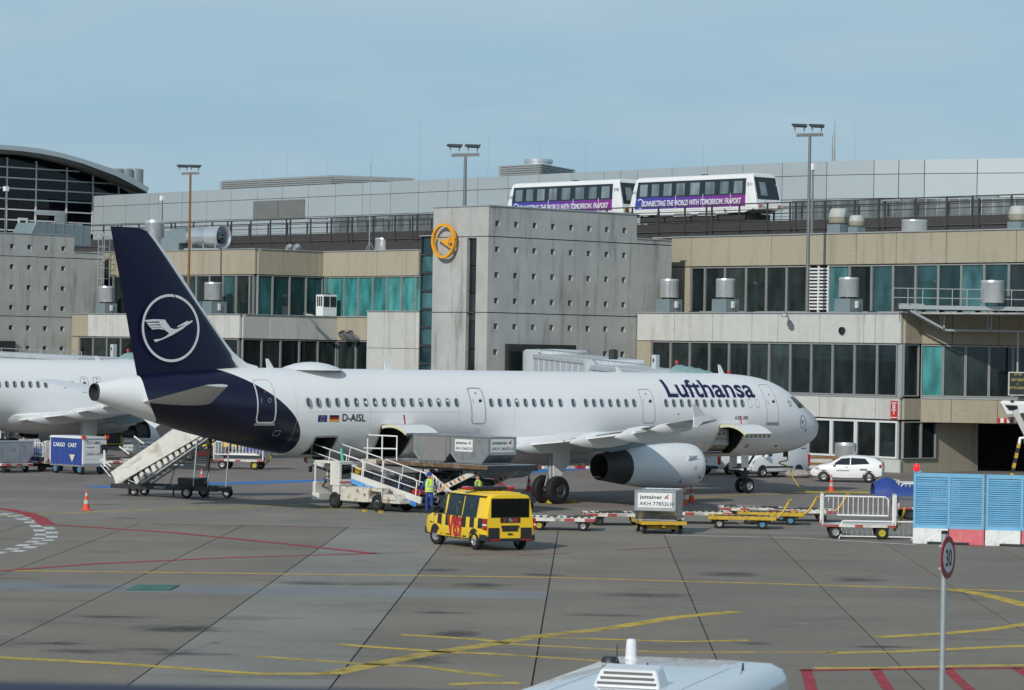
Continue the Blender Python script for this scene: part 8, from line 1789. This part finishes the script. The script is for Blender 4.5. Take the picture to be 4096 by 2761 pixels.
l0,l1=PY(4.5,-300,2708),PY(4.5,1880,2750)
o=empty('window_ledge','dark blue ledge of the viewing window along the bottom left edge','ledge',(l0.x,4.2,0)); MB(off=(l0.x,4.2,0)).hexa([(l0.x-1,4.15,l0.z-.5),(l1.x,4.15,l1.z-.5),(l1.x,4.5,l1.z-.5),(l0.x-1,4.5,l0.z-.5),(l0.x-1,4.15,l0.z),(l1.x,4.15,l1.z),(l1.x,4.5,l1.z-.004),(l0.x-1,4.5,l0.z-.004)]).build('ledge_rail',M['ledge'],o,bevel=.006)
# ================================================================ people
def person(P,rz,label,J,Rd,bones,color,extra=None):
    """one continuous body grown from a posed skeleton; skin and cloth chosen per nearest bone"""
    o=empty('person',label,'person',P,rz)
    names=list(J); idx={n:i for i,n in enumerate(names)}
    me=bpy.data.meshes.new('skeleton'); me.from_pydata([J[n] for n in names],[(idx[a],idx[b]) for a,b in bones],[])
    ob=bpy.data.objects.new('body_tmp',me); COL.objects.link(ob)
    sk=ob.modifiers.new('skin','SKIN'); 
    if not me.skin_vertices: me.skin_vertices.new()
    for n in names: 
        sv=me.skin_vertices[0].data[idx[n]]; sv.radius=Rd[n] if hasattr(Rd[n],'__len__') else (Rd[n],Rd[n]); sv.use_root=(n=='pelvis')
    sb=ob.modifiers.new('sub','SUBSURF'); sb.levels=sb.render_levels=2
    dg=bpy.context.evaluated_depsgraph_get(); bm_=bpy.data.meshes.new_from_object(ob.evaluated_get(dg)); bpy.data.objects.remove(ob)
    bm_.name='body'; ml=[]
    bm_.materials.clear()
    for p in bm_.polygons:
        c=p.center; m_=color(c)
        if m_ not in ml: ml.append(m_); bm_.materials.append(M[m_])
        p.material_index=ml.index(m_)
    b=link('body',bm_,o,smooth=70)
    if extra: extra(o)
    return o
def skeleton(hand_l,elb_l,hand_r,elb_r,lean=0.0,step=.08,h=1.72):
    k=h/1.72; J={}; Rd={}
    def A(n,p,r): J[n]=(p[0]*k,p[1]*k,p[2]*k); Rd[n]=(r[0]*k,r[1]*k) if hasattr(r,'__len__') else (r*k,r*k)
    A('pelvis',(0,0,.95),(.16,.115)); A('waist',(lean*.3,0,1.10),(.145,.105)); A('chest',(lean*.7,0,1.30),(.17,.115)); A('neck',(lean,0,1.47),.055); A('head1',(lean+.015,0,1.57),(.075,.085)); A('head2',(lean+.01,0,1.66),(.078,.09))
    for s_,nm,hd,el in ((1,'l',hand_l,elb_l),(-1,'r',hand_r,elb_r)):
        A('hip'+nm,(0,s_*.09,.88),.09); A('knee'+nm,(.03+s_*step*.5,s_*.10,.49),.062); A('ankle'+nm,(s_*step-.02,s_*.10,.09),.045); A('toe'+nm,(s_*step+.15,s_*.11,.04),.038)
        A('shoulder'+nm,(lean*.85,s_*.18,1.40),.062); A('elbow'+nm,el,.045); A('wrist'+nm,hd,.032)
        e=Vector(hd)-Vector(el); e.normalize(); sd=Vector((1,0,0)) if abs(e.x)<.7 else Vector((0,0,-1)); p=Vector(hd)+e*.06; A('palm'+nm,p,(.034,.02))
        for f_ in range(4): A('f%d%s'%(f_,nm),p+e*(.085-.008*abs(f_-1.3))+sd*(f_-1.5)*.02,.0095)
        A('thumb'+nm,Vector(hd)+e*.05+sd*.055,.011)
    B_=[('pelvis','waist'),('waist','chest'),('chest','neck'),('neck','head1'),('head1','head2')]
    for nm in 'lr':
        B_+=[('pelvis','hip'+nm),('hip'+nm,'knee'+nm),('knee'+nm,'ankle'+nm),('ankle'+nm,'toe'+nm),('chest','shoulder'+nm),('shoulder'+nm,'elbow'+nm),('elbow'+nm,'wrist'+nm),('wrist'+nm,'palm'+nm),('palm'+nm,'thumb'+nm)]+[('palm'+nm,'f%d%s'%(f_,nm)) for f_ in range(4)]
    return J,Rd,B_
def vest(o,lean=0,k=1,face=True,cap=None,hair=True):
    def ring(z,rx,ry,x): return [(k*(x+rx*math.cos(a)),k*ry*math.sin(a),k*z) for a in [6.2832*i/18 for i in range(18)]]
    MB().loft([ring(.92,.150,.205,0),ring(1.05,.142,.195,lean*.25),ring(1.20,.150,.205,lean*.5),ring(1.33,.150,.205,lean*.75),ring(1.42,.12,.175,lean*.9),ring(1.47,.075,.10,lean)],caps=False).build('hi_vis_vest',M['vest'],o,smooth=60)
    for z in (1.0,1.14): MB().loft([ring(z-.025,.152,.208,lean*(z-.9)),ring(z+.025,.152,.208,lean*(z-.85))],caps=False).build('vest_stripe',M['tape'],o,smooth=60)
    for y in (-.11,.11):
        for x in (-1,1): MB().loft([[(k*(lean*(z-.95)+x*(.142+.012*(z<1.35)-.03*max(0,z-1.38)*10*.12)),k*(y+dy),k*z) for dy in (-.022,.022)] for z in (1.16,1.25,1.34,1.42)],closed=False,caps=False).build('vest_stripe',M['tape'],o,fix=False)
    c=Vector((lean+.015,0,1.645))*k
    if cap: MB().lathe([(.108*k,-.03*k),(.112*k,.03*k),(.09*k,.09*k),(.04*k,.12*k),(.001,.125*k)],18,c).box(c.x+.07*k,c.x+.19*k,-.07*k,.07*k,c.z+.0,c.z+.015).build('cap',M[cap],o,smooth=50)
    elif hair: MB().loft([[(c.x-.015*k+r*k*.98*math.cos(a),r*k*.9*math.sin(a),c.z+z*k) for a in [6.2832*i/16 for i in range(16)]] for z,r in ((.005,.108),(.05,.108),(.085,.085),(.105,.03))]).build('hair',M['hair'],o,smooth=60)
    MB().loft([[(c.x+(.085+dx)*k,dy*k,c.z+z*k) for dy,dx in ((-.014,0),(0,.03),(.014,0))] for z in (-.045,-.02,.005)],closed=False).build('nose',M['skin'],o)
    for y in (-.035,.035): MB().lathe([(.001,.016*k),(.012*k,.008*k),(.014*k,0),(.001,-.012*k)],8,(c.x+.086*k,y*k,c.z+.01*k)).build('eye',M['ink'],o)
    MB().box(c.x+.08*k,c.x+.092*k,-.025*k,.025*k,c.z-.075*k,c.z-.066*k).build('mouth',M['darkred'],o)
    for y in (-1,1): MB().lathe([(.001,.03*k),(.02*k,.02*k),(.022*k,-.01*k),(.001,-.03*k)],8,(c.x-.005*k,y*.088*k,c.z-.015*k)).build('ear',M['skin'],o)
def wear(shirt,trousers,boots='dark',sleeve=True,k=1):
    def f(c):
        z=c.z/k
        if z>1.485: return 'skin'
        if z<.11: return boots
        d=abs(c.y)/k
        if d>.215 and z>.45: 
            if sleeve and z>.93: return shirt
            if not sleeve and z>1.22: return shirt
            return 'skin'
        return shirt if z>.97 else trousers
    return f
J,Rd,Bn=skeleton((.10,.40,.86),(-.02,.34,1.12),(.06,-.30,.86),(-.02,-.29,1.12),lean=.06)
person(PY(129.6,1717,2050).xy.to_3d(),R(95)+.25,'worker seen from behind in blue workwear, yellow vest and blue cap by the conveyor',J,Rd,Bn,wear('workblue','workblue'),lambda o:vest(o,.06,cap='workblue'))
J,Rd,Bn=skeleton((.30,.22,1.02),(.06,.30,1.10),(.28,-.20,1.02),(.05,-.29,1.10),lean=.05)
pp=PY(129.2,1915,2030); person(Vector((pp.x,129.2,0)),R(165),'bare headed worker in grey shirt and yellow vest behind the yellow van',J,Rd,Bn,wear('greyshirt','workblue',sleeve=False),lambda o:vest(o,.05))
J,Rd,Bn=skeleton((.45,.22,.95),(.28,.30,1.05),(.45,-.20,.95),(.28,-.30,1.05),lean=.10,h=1.55)
person(AP(28.35,2.35,2.07-.22),TH+R(60),'worker in dark clothes and vest standing under the raised aft hold door',J,Rd,Bn,wear('dark','dark',k=.9),lambda o:vest(o,.10,k=.9))
# driver of the van, seated
def seated(): 
    J,Rd,Bn=skeleton((.42,.16,1.10),(.18,.27,1.08),(.42,-.16,1.10),(.18,-.27,1.08))
    for nm,s_ in (('l',1),('r',-1)): J['knee'+nm]=(.45,s_*.14,.86); J['ankle'+nm]=(.55,s_*.14,.45); J['toe'+nm]=(.70,s_*.14,.40); J['hip'+nm]=(.06,s_*.09,.90)
    return J,Rd,Bn
J,Rd,Bn=seated(); zz=van.location+fw*.45+lf*.4+Vector((0,0,.12)); person(zz,hd,'driver in yellow vest seated inside the chequered van',J,Rd,Bn,wear('dark','dark'),lambda o:vest(o,0))
